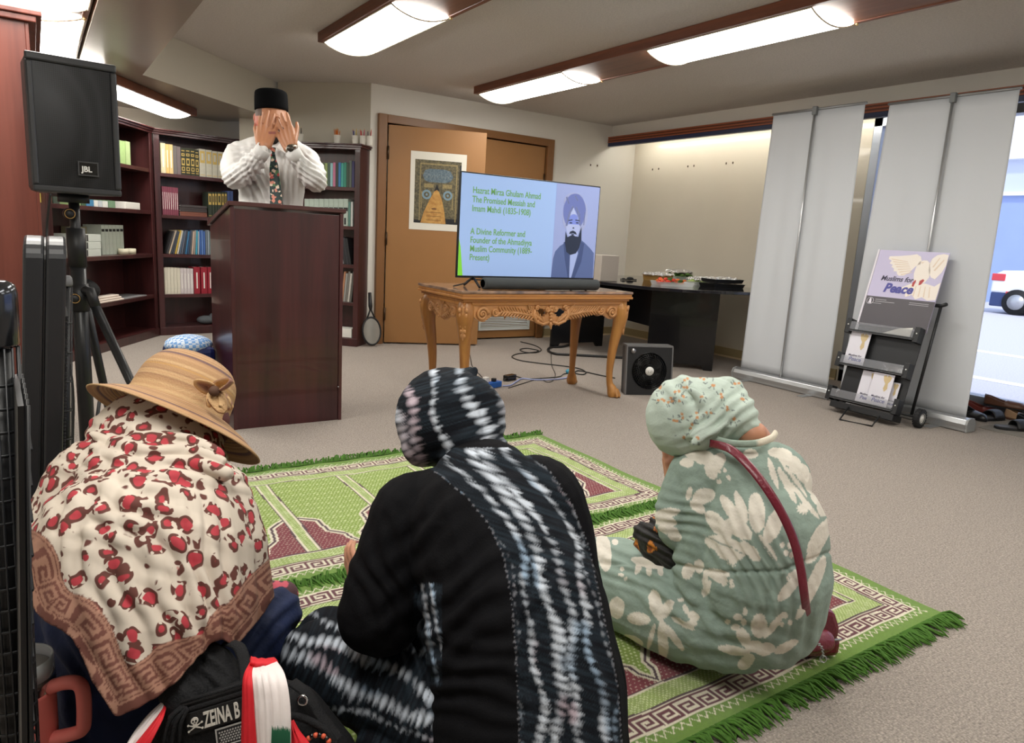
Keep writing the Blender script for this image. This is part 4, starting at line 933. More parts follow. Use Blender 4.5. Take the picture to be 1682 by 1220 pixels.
fcable([(826, 635), (838, 634), (848, 628), (858, 623), (880, 625), (915, 624), (938, 619), (941, 613), (937, 611)], .006, 'pale lavender blue extension lead looping beneath the table', mat('lavender_cable', (170, 180, 226), .5))
fcable([(765, 571), (772, 585), (776, 602), (790, 618), (800, 630)], .003, 'thin black cord dropping behind the table leg to the power strip')
p_ = Gz(812, 636); ux = nrm(Gz(824, 635) - Gz(800, 640))
t = thing('power_strip', 'bright blue power strip on the carpet behind the hooded woman', 'power strip', p_)
uy = np.array((-ux[1], ux[0], 0))
MB().obox(p_, ux, uy, (0, 0, 1), -.13, -.025, .001, .06, .03, .045).build('body', mat('blue_strip', (34, 100, 190), .35), t, bevel=.006)
MB().obox(p_, ux, uy, (0, 0, 1), -.10, .0, .045, -.06, .04, .085).build('plug', M_white, t, bevel=.006)
MB().obox(p_, ux, uy, (0, 0, 1), -.02, -.01, .045, .01, .02, .07).build('plug', M_black, t, bevel=.004)
p_ = Gz(836, 625)
t = thing('power_adapter', 'small black power adapter brick beside the blue strip', 'adapter', p_)
MB().obox(p_, ux, uy, (0, 0, 1), -.04, -.02, .001, .07, .03, .045).build('body', M_blackg, t, bevel=.004)
MB().tube([p_ - ux * .04 + (0, 0, .015), p_ - ux * .065 + (0, 0, .012)], .008, 8).build('cable_collar', M_black, t)
p_ = Gz(934, 614)
tag(MB().ball(p_ + (0, 0, .022), (.03, .025, .021), 12, 8).build('plug', mat('teal_plug', (60, 150, 180), .4)), 'teal plug end lying on the carpet by the rear table leg', 'plug')
# ================================================================== BANNERS, RACK, SHOES, OUTSIDE, POSTER
M_ban = mat('banner_fabric', (204, 208, 214), .6)
M_silver = mat('silver_aluminium', (186, 188, 190), .3, metal=.75)
M_greyrod = mat('grey_rod', (150, 152, 154), .35, metal=.6)
def banner(y0, y1, x, ztop, ypole, label, foot_ys, ytop=(0, 0)):
    t = thing('banner_stand', label, 'banner', (x, (y0 + y1) / 2, 0))
    G = []; n = 48
    for j in range(25):
        z = .075 + (ztop - .075) * j / 24; row_ = []
        for i in range(n + 1):
            u = i / n; y = (y0 + .03) * (1 - u) + (y1 - .03) * u; y += (ytop[0] * (1 - u) + ytop[1] * u) * j / 24
            wv = .006 * math.sin(u * 17 + 1) * math.sin(PI * j / 24) + .004 * math.sin(u * 31 + 2 + j * .05) * (1 - abs(j / 12 - 1))
            row_.append((x + wv, y, z))
        G.append(row_)
    MB().grid(G).build('fabric', M_ban, t, solid=.0012)
    MB().tube([(x, y0 + .02 + ytop[0], ztop), (x, y1 - .02 + ytop[1], ztop)], .010, 10).build('top_rail', M_greyrod, t)
    prof = [(-.055, .0), (-.055, .02), (-.062, .05), (-.05, .082), (-.015, .092), (.03, .085), (.055, .05), (.055, 0)]
    MB().prism([(x + a_, y0, b_ + .004) for a_, b_ in prof], (0, y1 - y0, 0)).build('base_cassette', M_silver, t, bevel=.004)
    for y, s_ in ((y0, -1), (y1, 1)): MB().prism([(x + a_ * 1.08, y, b_ * 1.06 + .002) for a_, b_ in prof], (0, .014 * s_, 0)).build('end_cap', mat('grey_cap', (150, 152, 152), .45), t, bevel=.003)
    MB().tube([(x - .022, ypole, .088), (x - .022, ypole, ztop - .015)], .009, 12).build('pole', M_silver, t)
    MB().box(x - .035, ypole - .018, ztop - .045, x - .004, ypole + .018, ztop + .018).build('pole_clip', mat('clip_grey', (120, 124, 126), .5), t, bevel=.004)
    for yf in foot_ys: MB().box(x - .17, yf - .03, .0005, x + .12, yf + .03, .005).build('foot_plate', M_silver, t, bevel=.001)
banner(3.10, 4.0, 5.13, 2.222, 3.545, 'pale roll-up banner nearer the black desk, seen from behind', (3.86, 3.25), (.02, -.03))
banner(2.09, 3.06, 5.14, 2.195, 2.53, 'pale roll-up banner behind the leaflet rack, next to the window', (2.94, 2.28), (.03, -.06))

# ---- leaflet rack
RO = np.array((4.80, 2.82, .10)); Ru = nrm((.28, 0, 1.07)); Ro = np.array((-Ru[2], 0, Ru[0])); Rr = np.array((0, -1., 0))
def rp(u, v, w): return RO + Rr * u + Ru * v + Ro * w
t = thing('leaflet_rack', 'black wheeled leaflet rack with a dove of peace sign, before the banner', 'display rack', (4.85, 2.58, 0))
M_rack = mat('rack_black', (34, 35, 37), .4)
MB().obox(RO, Rr, Ru, Ro, -.02, -.02, -.012, .44, .70, -.002).build('back_board', M_rack, t)
# sign
M_lav = mat('sign_lavender', (198, 192, 222), .35); M_sgrey = mat('sign_grey', (86, 82, 88), .35); M_swhite = mat('sign_white', (226, 222, 232), .4)
sg = MB().obox(RO, Rr, Ru, Ro, -.02, .55, .0, .455, 1.105, .008).build('sign_board', M_lav, t)
MB().obox(RO, Rr, Ru, Ro, -.035, .55, -.001, -.022, 1.108, .009).build('sign_edge', M_swhite, sg)
MB().obox(RO, Rr, Ru, Ro, -.02, .55, .008, .455, .765, .0095).build('sign_footer', M_sgrey, sg)
def sgn(u, v): return rp(u, v, .0082)
M_dove = mat('dove_white', (240, 232, 224), .5); M_dove2 = mat('dove_shade', (226, 208, 190), .5); M_feet = mat('dove_feet', (180, 70, 70), .5)
def flat(mb, pts, w_=.0006, off=0.): return mb.prism([sgn(a_, b_) + Ro * off for a_, b_ in pts], Ro * w_)
dv = MB()
flat(dv, [(.06, 1.06), (.12, 1.065), (.20, 1.075), (.245, 1.085), (.275, 1.07), (.29, 1.04), (.285, 1.015), (.26, 1.0), (.235, .96), (.20, .93), (.165, .925), (.15, .935), (.14, .955), (.12, .955), (.115, .975), (.095, .985), (.10, 1.0), (.075, 1.01), (.085, 1.03), (.06, 1.04)])
flat(dv, [(.345, 1.02), (.355, 1.06), (.38, 1.085), (.42, 1.095), (.452, 1.09), (.455, 1.02), (.44, .97), (.41, .92), (.38, .93), (.355, .97)])
flat(dv, [(.275, 1.03), (.30, 1.045), (.325, 1.045), (.345, 1.03), (.365, .98), (.37, .93), (.35, .89), (.31, .88), (.275, .90), (.262, .95), (.265, 1.0)])
flat(dv, [(.20, .84), (.26, .875), (.30, .885), (.36, .885), (.42, .87), (.453, .90), (.453, .78), (.40, .77), (.36, .79), (.32, .77), (.29, .80), (.25, .78), (.24, .81)])
dv.build('dove', M_dove, sg)
dv = MB()
for i in range(7): flat(dv, [(.08 + i * .016, 1.045 - i * .018), (.20 + i * .008, 1.03 - i * .012), (.20 + i * .008, 1.026 - i * .012), (.082 + i * .016, 1.038 - i * .018)], off=.0006)
for i in range(5): flat(dv, [(.27 + i * .03, .865), (.275 + i * .03, .865), (.27 + i * .035, .79), (.262 + i * .035, .79)], off=.0006)
flat(dv, [(.37, 1.0), (.40, 1.07), (.405, 1.065), (.38, 1.0)], off=.0006); flat(dv, [(.385, .98), (.43, 1.06), (.435, 1.05), (.395, .975)], off=.0006); flat(dv, [(.29, 1.03), (.31, 1.035), (.30, 1.02)], off=.0006)
dv.build('dove_feathers', M_dove2, sg)
dv = MB(); flat(dv, [(.272, .885), (.285, .905), (.292, .90), (.285, .855), (.273, .86)], off=.0007); flat(dv, [(.315, .90), (.335, .915), (.345, .905), (.33, .875), (.315, .87)], off=.0007); dv.build('dove_feet', M_feet, sg)
add_text(MB(), 'Muslims for', .05, sgn(.045, .885), Rr, Ru, bold=.0012, shear=.25, sx=.95).build('sign_title', mat('sign_ink', (60, 56, 80), .5), sg)
add_text(MB(), 'Peace', .088, sgn(.085, .805) + Ro * .0012, Rr, Ru, bold=.0035, shear=.25, sx=.98).build('sign_word', mat('sign_blue', (84, 84, 160), .5), sg)
mb = MB()
def foot_text(mb, body, sz, u, v): return add_text(mb, body, sz, rp(u, v, .0102), Rr, Ru)
for i, (a_, b_, h_) in enumerate([(.05, .13, .007), (.05, .19, .007), (.04, .10, .006)]): mb.obox(rp(a_, .742 - i * .014, .0097), Rr, Ru, Ro, 0, 0, 0, b_ - a_ + .0, h_ * .6, .0004)
for i in range(2): mb.obox(rp(.29 + i * .0, .742 - i * .012, .0097), Rr, Ru, Ro, 0, 0, 0, .13, .0035, .0004)
mb.build('small_print', mat('sign_print', (176, 174, 180), .5), sg)
mb = MB().tube([rp(.015 + .024 * math.cos(a_), .73 + .024 * math.sin(a_), .0105) for a_ in np.linspace(0, 2 * PI, 25)[:-1]], .0016, 6, closed=True)
mb.prism([rp(a_, b_, .0097) for a_, b_ in [(.004, .712), (.026, .712), (.024, .73), (.021, .745), (.015, .752), (.009, .745), (.007, .73)]], Ro * .0006)
mb.build('emblem', M_swhite, sg)
# trays
M_acr = mat('clear_acrylic', (170, 172, 178), .08, alpha=.28)
for v, ul, ur in ((.50, -.075, .44), (.25, -.075, .44), (.0, -.075, .44)):
    tr = MB().obox(RO, Rr, Ru, Ro, ul + .03, v - .012, .0, ur - .02, v, .075).obox(RO, Rr, Ru, Ro, ul, v - .03, .0, ul + .035, v + .075, .072).obox(RO, Rr, Ru, Ro, ur - .03, v - .03, .0, ur + .005, v + .075, .072)
    T_ = tr.build('tray', M_rack, t, bevel=.003)
    MB().obox(RO, Rr, Ru, Ro, ul + .036, v - .015, .071, ur - .031, v + .055, .0735).build('clear_lip', M_acr, T_)
    for u in (ul + .018, ur - .012): MB().ball(rp(u, v + .03, .072), .005, 8, 6).build('screw', M_white, T_)
MB().obox(RO, Rr, Ru, Ro, -.03, -.075, -.06, .43, -.03, .06).build('foot_board', M_rack, t, bevel=.003)
# folding frame, handle and wheels
hx = Gp(1537, 500, (5.0, 2.3, .8), (1, 0, -.1))
for y in (2.80, 2.37): MB().tube([(4.93, y, .07), (5.02, y - (.03 if y < 2.5 else -.0), .82)], .010, 8).build('rear_rod', M_rack, t)
MB().tube([(5.02, 2.80, .82), (5.02, 2.34, .82), (5.0, 2.30, .835)], .013, 10).build('handle', M_rack, t)
MB().tube([(4.92, 2.90, .065), (4.92, 2.30, .065)], .008, 8).build('axle', M_rack, t)
M_tyre = mat('black_tyre', (28, 28, 30), .7, bump=.4, bscale=60)
for y, s_ in ((2.88, 1), (2.30, -1)):
    w_ = MB().lathe([(.030, -.019), (.056, -.018), (.064, -.010), (.064, .010), (.056, .018), (.030, .019), (.030, -.019)], (4.90, y, .066), 28, (1, 0, 0), (0, 0, 1), (0, 1, 0))
    for k_ in range(20):
        a_ = k_ * 2 * PI / 20; w_.obox((4.90 + .063 * math.cos(a_), y, .066 + .063 * math.sin(a_)), (-math.sin(a_), 0, math.cos(a_)), (0, 1, 0), (math.cos(a_), 0, math.sin(a_)), -.005, -.017, -.002, .005, .017, .0015)
    W_ = w_.build('wheel', M_tyre, t)
    h_ = MB().lathe([(1e-6, -.022), (.014, -.022), (.016, -.016), (.032, -.016), (.036, -.0205), (.036, .0205), (.032, .016), (.016, .016), (.014, .022), (1e-6, .022)], (4.90, y, .066), 20, (1, 0, 0), (0, 0, 1), (0, 1, 0))
    h_.build('hub', M_white, W_)
ks = [Gz(1376, 682) * 0 + rp(.10, -.03, .02), np.append(Gz(1379, 690)[:2], .006), np.append(Gz(1432, 701)[:2], .006), rp(.33, -.04, .02)]
MB().tube(ks, .006, 8).build('kickstand', M_rack, t)
# leaflets
def leaflet(u0, v0, wd, ht, w0, tilt, label, cut=False):
    p0 = rp(u0, v0, w0); up = nrm(Ru + Ro * tilt * 0); mm = thing('leaflet', label, 'leaflet', p0, 'peace leaflets')
    MB().obox(p0, Rr, up, Ro, 0, 0, 0, wd, ht, .004).build('pages', mat('leaflet_paper', (224, 222, 232), .5), mm)
    q = lambda a_, b_, o_=.0045: p0 + Rr * a_ * wd + up * b_ * ht + Ro * o_
    d_ = MB()
    for pts in ([(.5, .93), (.62, .97), (.68, .9), (.72, .97), (.9, .92), (.86, .8), (.78, .72), (.82, .55), (.7, .45), (.62, .55), (.66, .7), (.55, .8)],): d_.prism([q(a_, b_) for a_, b_ in pts], Ro * .0004)
    d_.build('dove_picture', mat('leaflet_dove', (206, 184, 140), .5), mm)
    add_text(MB(), 'Muslims for', wd * .14, q(.16, .24, .0046), Rr, up, bold=.0002, shear=.25).build('title', mat('sign_ink', (60, 56, 80), .5), mm)
    add_text(MB(), 'Peace', wd * .27, q(.22, .10, .0046), Rr, up, bold=.0008, shear=.25).build('title_word', mat('sign_blue', (84, 84, 160), .5), mm)
leaflet(-.035, .255, .148, .235, .035, 0, 'white dove leaflet on the left of the middle rack tray')
leaflet(.125, .004, .13, .225, .025, 0, 'white dove leaflet half covered, on the left in the lowest rack tray')
leaflet(.215, .004, .145, .225, .045, 0, 'white dove leaflet in front, centre of the lowest rack tray')
leaflet(.31, .012, .085, .175, .012, 0, 'small white leaflet peeking out at the right of the lowest rack tray')
tag(MB().prism([rp(.20, .503, .06), rp(.385, .503, .06), rp(.39, .565, .06), rp(.30, .55, .06)], Ro * .003).build('paper_sheet', M_paper), 'loose white sheet slipped behind the clear lip of the top rack tray', 'paper')

# ---- poster on the open door
Mp = [mat('poster_border', (222, 218, 206), .35), mat('poster_dark', (70, 68, 54), .5, col2=(116, 106, 78), nscale=55, detail=8), mat('poster_gold', (196, 152, 84), .45, col2=(170, 122, 62), nscale=30), mat('poster_blue', (74, 92, 106), .5, col2=(110, 126, 134), nscale=60), mat('poster_ring', (120, 146, 160), .5), mat('poster_black', (24, 26, 30), .5)]
pf = h0 - dn * .0; PN = -dn
def po(px, py): return Gp(px, py, h0 + PN * .002, dn)
pA, pB, pC = po(673, 247), po(763.5, 251), po(671.5, 376)
pO = pC.copy(); pux = dd; pW = np.dot(pB - pA, dd) + .01; pH = pA[2] - pC[2]
def pq(u, v, k_=0): return pO + dd * pW * u + np.array((0, 0, pH * v)) + PN * (.001 + .0006 * k_)
t = thing('poster', 'framed-looking poster of a gold embroidered cloth taped on the open tan door', 'poster', pO)
MB().prism([pq(0, 0), pq(1, 0), pq(1, 1), pq(0, 1)], PN * .0008).build('sheet', Mp[0], t)
def pp_(name, polys, m_, k_):
    m2 = MB()
    for P_ in polys: m2.prism([pq(a_, b_, k_) for a_, b_ in P_], PN * .0005)
    m2.build(name, m_, t)
el = lambda u, v, a_, b_, n_=28: [(u + a_ * math.cos(x), v + b_ * math.sin(x)) for x in np.linspace(0, 2 * PI, n_ + 1)[:-1]]
pp_('picture', [[(.08, .09), (.91, .09), (.91, .90), (.08, .90)]], Mp[1], 1)
pp_('dark_edge', [[(.86, .16), (.86, .09), (.91, .09), (.91, .86), (.88, .86)], [(.62, .09), (.86, .09), (.86, .16), (.62, .16)]], Mp[5], 2)
pp_('dark_corner', [[(.08, .09), (.25, .09), (.20, .13), (.08, .13)]], Mp[5], 2)
pp_('cartouche', [[(.22, .70), (.26, .64), (.34, .62), (.62, .62), (.72, .64), (.77, .70), (.72, .77), (.62, .79), (.34, .79), (.26, .77)]], Mp[3], 2)
bnd = MB()
for a_, b_, c_, d_ in [(.17, .12, .19, .86), (.82, .12, .84, .86), (.19, .84, .82, .86), (.25, .55, .42, .60), (.58, .55, .75, .60), (.2, .28, .22, .5), (.76, .28, .78, .5)]: bnd.prism([pq(a_, b_, 3), pq(c_, b_, 3), pq(c_, d_, 3), pq(a_, d_, 3)], PN * .0005)
bnd.build('embroidery_band', mat('poster_band', (150, 134, 92), .5, noise=.4, nscale=80), t)
for u in (.30, .68):
    rg = MB()
    for j in range(28):
        a_, b_ = j * 2 * PI / 28, (j + 1) * 2 * PI / 28; f_ = lambda r_, x: pq(u + r_ * math.cos(x), .46 + r_ * .72 * math.sin(x), 4)
        rg.prism([f_(.05, a_), f_(.085, a_), f_(.085, b_), f_(.05, b_)], PN * .0005)
    rg.prism([pq(*p_, 4) for p_ in el(u, .46, .02, .016, 12)], PN * .0005)
    rg.build('roundel', Mp[4], t)
pp_('gold_veil', [[(.20, .09), (.26, .24), (.36, .40), (.43, .50), (.47, .53), (.52, .50), (.58, .40), (.63, .24), (.66, .09)]], Mp[2], 5)
pp_('veil_tip', [[(.43, .50), (.48, .60), (.53, .51), (.48, .53)]], Mp[5], 6)
vm = MB()
for b_ in (.13, .18, .23): vm.prism([pq(.30, b_, 6), pq(.57, b_, 6), pq(.57, b_ + .006, 6), pq(.30, b_ + .006, 6)], PN * .0004)
vm.prism([pq(*p_, 6) for p_ in el(.44, .28, .05, .012, 14)], PN * .0004)
vm.build('veil_seams', mat('poster_brown', (110, 74, 44), .5), t)
scr_ = MB(); random.seed(3)
for k_ in range(14):
    u_ = .27 + .033 * k_; scr_.tube([pq(u_, .66 + .02 * (k_ % 3), 3), pq(u_ + .02, .70 + .015 * ((k_ * 2) % 3), 3), pq(u_ + .035, .67 + .03 * (k_ % 2), 3)], .0016, 5)
scr_.build('embroidered_strokes', mat('poster_silver', (150, 160, 160), .5), t)

# ---- shoes by the window
def shoe(c, ang, L, W, cols, kind, label, H=.07, open_=.45):
    t_ = thing('slide_sandal' if kind == 'slide' else 'shoe', label, 'shoe', c)
    ux_ = np.array((math.cos(ang), math.sin(ang), 0)); uy_ = np.array((-ux_[1], ux_[0], 0)); c = np.array((c[0], c[1], c[2] if len(c) > 2 else 0.))
    def half(u): return W / 2 * (.72 + .28 * math.sin(PI * min(max((u - .1) / .9, 0), 1)) ** .8 - .0) * (1 - .9 * max(0, (u - .82) / .18) ** 2.2) * (1 - .55 * max(0, (.1 - u) / .1) ** 2)
    us_ = np.linspace(0, 1, 22)
    out = [c + ux_ * L * u + uy_ * half(u) for u in us_] + [c + ux_ * L * u - uy_ * half(u) for u in us_[::-1]]
    MB().prism([p + (0, 0, .001) for p in out][::-1], (0, 0, .022 if kind == 'slide' else .014)).build('sole', cols[1], t_, bevel=.004)
    if kind == 'slide':
        G = []
        for u in np.linspace(.42, .80, 8):
            hh = .052 * math.sin(PI * (1.12 - u)) + .008; G.append([c + ux_ * L * u + uy_ * half(u) * 1.06 * math.cos(a_) + np.array((0, 0, .016 + hh * math.sin(a_))) for a_ in np.linspace(0, PI, 15)])
        MB().grid(G).build('strap', cols[0], t_, solid=.006)
        MB().prism([c + ux_ * L * (.03 + .93 * u) + uy_ * half(.03 + .93 * u) * .85 + (0, 0, .0232) for u in us_][::-1] + [c + ux_ * L * (.03 + .93 * u) - uy_ * half(.03 + .93 * u) * .85 + (0, 0, .0232) for u in us_], (0, 0, .002)).build('footbed', cols[2], t_)
    else:
        G = []
        for u in np.linspace(0, 1, 26):
            hh = H * (.78 + .22 * math.cos(PI * min(u / .5, 1))) if u < .5 else H * (.56 + .10 * (1 - u) * 2) * (1 - max(0, (u - .8) / .2) ** 2.5 * .75)
            o_ = 0 if u > open_ + .08 or u < .03 else 1; row_ = []
            n_ = 8; lim = PI / 2 if not o_ else (.42 * PI * .5 + .0)
            lim = PI / 2 * (1 - .62 * o_)
            for s_ in (1, -1):
                seq = np.linspace(0, lim, n_) if s_ > 0 else np.linspace(lim, 0, n_)
                for a_ in seq:
                    k2 = hh if not o_ else hh / math.sin(lim) * .92
                    row_.append(c + ux_ * L * u + uy_ * s_ * half(u) * (math.cos(a_) if not o_ else (1 - .12 * math.sin(a_))) + np.array((0, 0, .012 + k2 * math.sin(a_))))
            G.append(row_)
        mb = MB(); a2, b2 = len(G), len(G[0]); vs = [p for r_ in G for p in r_]; fs = []
        for i in range(a2 - 1):
            o_ = .0 < i / (a2 - 1) and (i + .5) / (a2 - 1) < open_ + .04 and (i + .5) / (a2 - 1) > .02
            for j in range(b2 - 1):
                if o_ and j == b2 // 2 - 1: continue
                fs.append((i * b2 + j, i * b2 + j + 1, (i + 1) * b2 + j + 1, (i + 1) * b2 + j))
        mb.add(vs, fs, True); mb.build('upper', cols[0], t_, solid=.003)
        MB().prism([c + ux_ * L * (.04 + .6 * u) + uy_ * half(.04 + .6 * u) * .85 + (0, 0, .016) for u in us_][::-1] + [c + ux_ * L * (.04 + .6 * u) - uy_ * half(.04 + .6 * u) * .85 + (0, 0, .016) for u in us_], (0, 0, .003)).build('insole', cols[2], t_)
K = mat('black_leather', (24, 24, 26), .35); K2 = mat('black_rubber', (32, 32, 34), .5); TAN = mat('tan_insole', (176, 142, 112), .6); BR = mat('brown_leather', (96, 62, 46), .4); RD = mat('red_brown_leather', (112, 48, 42), .4); GI = mat('grey_insole', (90, 88, 88), .7)
def gp(a_, b_): return np.append(Gz(a_, b_)[:2], 0.)
shoe(gp(1604, 690), -.25, .27, .10, (K2, K2, GI), 'slide', 'black slide sandal beside the banner foot')
shoe(gp(1634, 704), -.65, .28, .105, (K2, K2, GI), 'slide', 'black slide sandal nearest us at the right edge')
shoe((5.70, 2.40, 0.), -2.0, .25, .09, (K, K2, GI), 'shoe', 'black shoe half hidden behind the end of the banner base')
shoe((5.915, 2.46, 0.), -1.50, .26, .085, (RD, K2, TAN), 'shoe', 'reddish brown shoe at the left back of the pile against the sill')
shoe((5.92, 2.185, 0.), -1.60, .27, .085, (TAN, BR, TAN), 'shoe', 'tan open loafer in the middle of the shoe pile')
shoe((5.90, 2.33, .072), -1.35, .27, .085, (BR, K2, TAN), 'shoe', 'dark brown loafer lying on top of the shoe pile')
shoe((5.80, 2.06, 0.), -1.75, .26, .085, (K, K2, TAN), 'shoe', 'black shoe with tan lining at the right edge behind the nearer slide')
MBk = MB().box(5.35, .6, .001, 6.0, 2.12, .004); tag(MBk.build('door_mat', mat('grey_mat', (150, 144, 136), .95, bump=.8, bscale=200, noise=.2, nscale=100)), 'thin grey mat under the shoe pile by the window', 'mat')

# ---- outside: parked vehicle and building
cx = 20.3
t = thing('car', 'white vehicle parked across the street with a dark bumper and wheel', 'car', (cx, 6.0, -.1))
M_carw = mat('car_white', (236, 238, 238), .25, coat=.5); M_card = mat('car_dark_trim', (50, 66, 110), .4); M_red = mat('tail_red', (210, 60, 70), .3, coat=.5)
prof = [(8.35, .42), (8.35, .86), (8.15, .98), (7.5, 1.02), (6.9, 1.55), (5.2, 1.6), (4.4, 1.05), (3.4, .95), (3.3, .42)]
MB().prism([(cx, a_, b_) for a_, b_ in prof], (1.7, 0, 0)).build('car_body', M_carw, t, bevel=.05)
MB().prism([(cx + .0, a_, b_) for a_, b_ in [(8.33, .08), (8.33, .43), (3.35, .43), (3.35, .08)]], (1.7, 0, 0)).build('lower_trim', M_card, t, bevel=.03)
MB().prism([(cx - .01, a_, b_) for a_, b_ in [(7.3, 1.05), (6.85, 1.45), (5.3, 1.5), (4.6, 1.08)]], (.012, 0, 0)).build('side_window', M_card, t)
for y in (7.72, 4.3):
    w_ = MB().tube([(cx - .03, y, .22), (cx + .2, y, .22)], .315, 28).build('wheel', M_tyre, t)
    MB().tube([(cx - .045, y, .22), (cx - .03, y, .22)], .19, 20).build('hub', M_silver, w_)
MB().box(cx - .02, 8.05, .72, cx + .3, 8.36, .9).build('tail_lamp', M_red, t, bevel=.02)
pm_ = MB().box(cx - .015, 7.62, .40, cx + .01, 7.98, .47).build('wheel_arch_reflector', M_red, t)
MB().box(cx - .02, 7.22, .58, cx - .005, 7.5, .78).build('plate', M_bldw, t)
t = thing('building', 'long blue building across the street behind the white vehicle', 'building', (26.5, 7, -.1))
MB().box(26, -16, -.1, 27, 30, 3.3).build('wall', M_bldg, t)
MB().box(25.9, -16, 3.3, 27, 30, 3.42).build('white_ledge', M_white, t)
MB().box(26, -16, 3.42, 27, 30, 4.42).build('upper_wall', M_bldw, t)
MB().box(25.8, 2, 4.42, 25.95, 11.3, 6.6).build('sign_panel', M_white, t)
add_text(MB(), 'o o\nuu', .5, (25.78, 9.2, 5.0), (0, -1, 0), (0, 0, 1)).build('lettering', mat('sign_letter_green', (120, 160, 150), .5), t)
# ================================================================== RUGS
def fast_grid(name, x0, x1, y0, y1, step, zf, colf, m, parent):
    xs = np.arange(x0, x1 + step / 2, step); ys = np.arange(y0, y1 + step / 2, step); nx, ny = len(xs), len(ys)
    X, Y = np.meshgrid(xs, ys); org = wloc(parent)
    V = np.stack([X.ravel(), Y.ravel(), zf(X.ravel(), Y.ravel())], 1) - org
    me = bpy.data.meshes.new(name); me.vertices.add(nx * ny); me.vertices.foreach_set('co', V.ravel())
    I = (np.arange(ny - 1)[:, None] * nx + np.arange(nx - 1)[None]).ravel()
    Q = np.stack([I, I + 1, I + nx + 1, I + nx], 1).astype(np.int32); n = len(Q)
    me.loops.add(n * 4); me.loops.foreach_set('vertex_index', Q.ravel()); me.polygons.add(n); me.polygons.foreach_set('loop_start', np.arange(n, dtype=np.int32) * 4)
    me.polygons.foreach_set('use_smooth', np.ones(n, bool)); me.update(); me.validate(); me.materials.append(m)
    ob = bpy.data.objects.new(name, me); COL.objects.link(ob); ob.parent = parent
    set_colors(ob, colf(X.ravel(), Y.ravel())); return ob
KEY = ["11111111", "10000000", "10111110", "10100010", "10101110", "10100000", "10111111"]
KEYA = np.array([[int(c) for c in r] for r in KEY])
def key_at(s, n, cell):            # s along, n in 0..1 across
    i = np.clip(((1 - n) * 7).astype(int), 0, 6); j = (np.floor(s / cell * 8)).astype(int) % 8
    return KEYA[i, j]
cG, cGl, cM, cD, cW, cE, cP = lin(134, 162, 52), lin(216, 226, 172), lin(122, 12, 38), lin(66, 30, 44), lin(232, 224, 202), lin(104, 142, 36), lin(196, 206, 120)
def rug_color(ye, xr=2.355):
    """ye: near edge of this rug"""
    def f(X, Y):
        X0, Y0 = X, Y
        X = X + .003 * np.sin(Y * 9) ; Y = Y + .004 * np.sin(X * 5 + 1)
        v = Y - ye; C = np.tile(cE, (len(X), 1)); H = 1.10
        d = np.minimum.reduce([v, H - v, xr - X])           # distance to nearest rug edge
        dn = d
        along = np.where((xr - X) < np.minimum(v, H - v), Y, X)
        def put(mask, c): C[mask] = c
        # zigzag in the green edge
        zg = np.abs(((along / .028) % 1) - .5) * 2
        put((d > .034) & (d < .062) & (np.abs((d - .048) - (zg - .5) * .020) < .0028), cW)
        put((d > .062) & (d < .066), cW)
        kb = (d >= .066) & (d < .128); put(kb, cW)
        k_ = key_at(along, np.clip((d - .070) / .054, 0, .999), .068)
        put(kb & (d > .070) & (d < .124) & (k_ == 1), cD * .6 + cM * .4)
        inner = kb & (k_ == 0) & (d > .074) & (d < .120) & (np.floor(along / .034).astype(int) % 2 == 0); put(inner, cW * .9)
        put((d >= .128) & (d < .134), cD)
        lb = (d >= .134) & (d < .188); put(lb, cG * .8 + cGl * .2)
        put(lb & (((X + Y) / .013 % 1) < .40) & (((X - Y) / .013 % 1) < .55), cGl)
        put((d >= .188) & (d < .194), cW)
        put((d >= .194) & (d < .199), cD)
        fld = d >= .199
        per = .351; u = (X - .776 + 20 * per) % per; W_ = .292
        vt = v - .199
        infield = fld & (u < W_)
        band = fld & (u >= W_)
        put(band, cG * .8 + cGl * .2)
        put(band & (((X + Y) / .013 % 1) < .40) & (((X - Y) / .013 % 1) < .55), cGl)
        ue = np.minimum(u - W_, per - u)
        put(band & (ue < .013), cW); put(band & (ue < .006), cD)
        # arch: distance of the niche boundary
        um = np.minimum(u, W_ - u)
        a = np.interp(um, [0, .058, .060, .066, .068, .118, .120, .145], [.50, .445, .40, .36, .335, .285, .25, .21])
        g = v - a
        stag = (np.floor(Y / .0125).astype(int) % 2) * .5
        dot = (((X / .0155 + stag) % 1) < .42) & (((Y / .0125) % 1) < .46)
        put(infield & (g >= 0), cG); put(infield & (g >= 0) & dot, cGl)
        put(infield & (g < 0), cM); dot2 = (((X / .0155 + stag) % 1) < .30) & (((Y / .0125) % 1) < .34); put(infield & (g < 0) & dot2, cW * .55 + cM * .45)
        af = lambda q_: np.interp(q_, [0, .058, .060, .066, .068, .118, .120, .145], [.50, .445, .40, .36, .335, .285, .25, .21])
        def near(r_): return infield & ((np.abs(g) < r_) | (g * (v - af(um + r_ * .75)) < 0) | ((um > r_ * .75) & (g * (v - af(um - r_ * .75)) < 0)))
        put(near(.019), cW); put(near(.006), cD)
        # fine random tone variation of the pile
        n_ = vnoise(np.stack([X0, Y0], 1), 220, 1) * .22 + .88; C = C * n_[:, None]
        return C
    return f
M_pile = mat('rug_pile', (255, 255, 255), .9, attr='Col', bump=.6, bscale=500, sheen=.2)
M_fr = mat('rug_fringe', (74, 116, 40), .9, noise=.35, nscale=60)
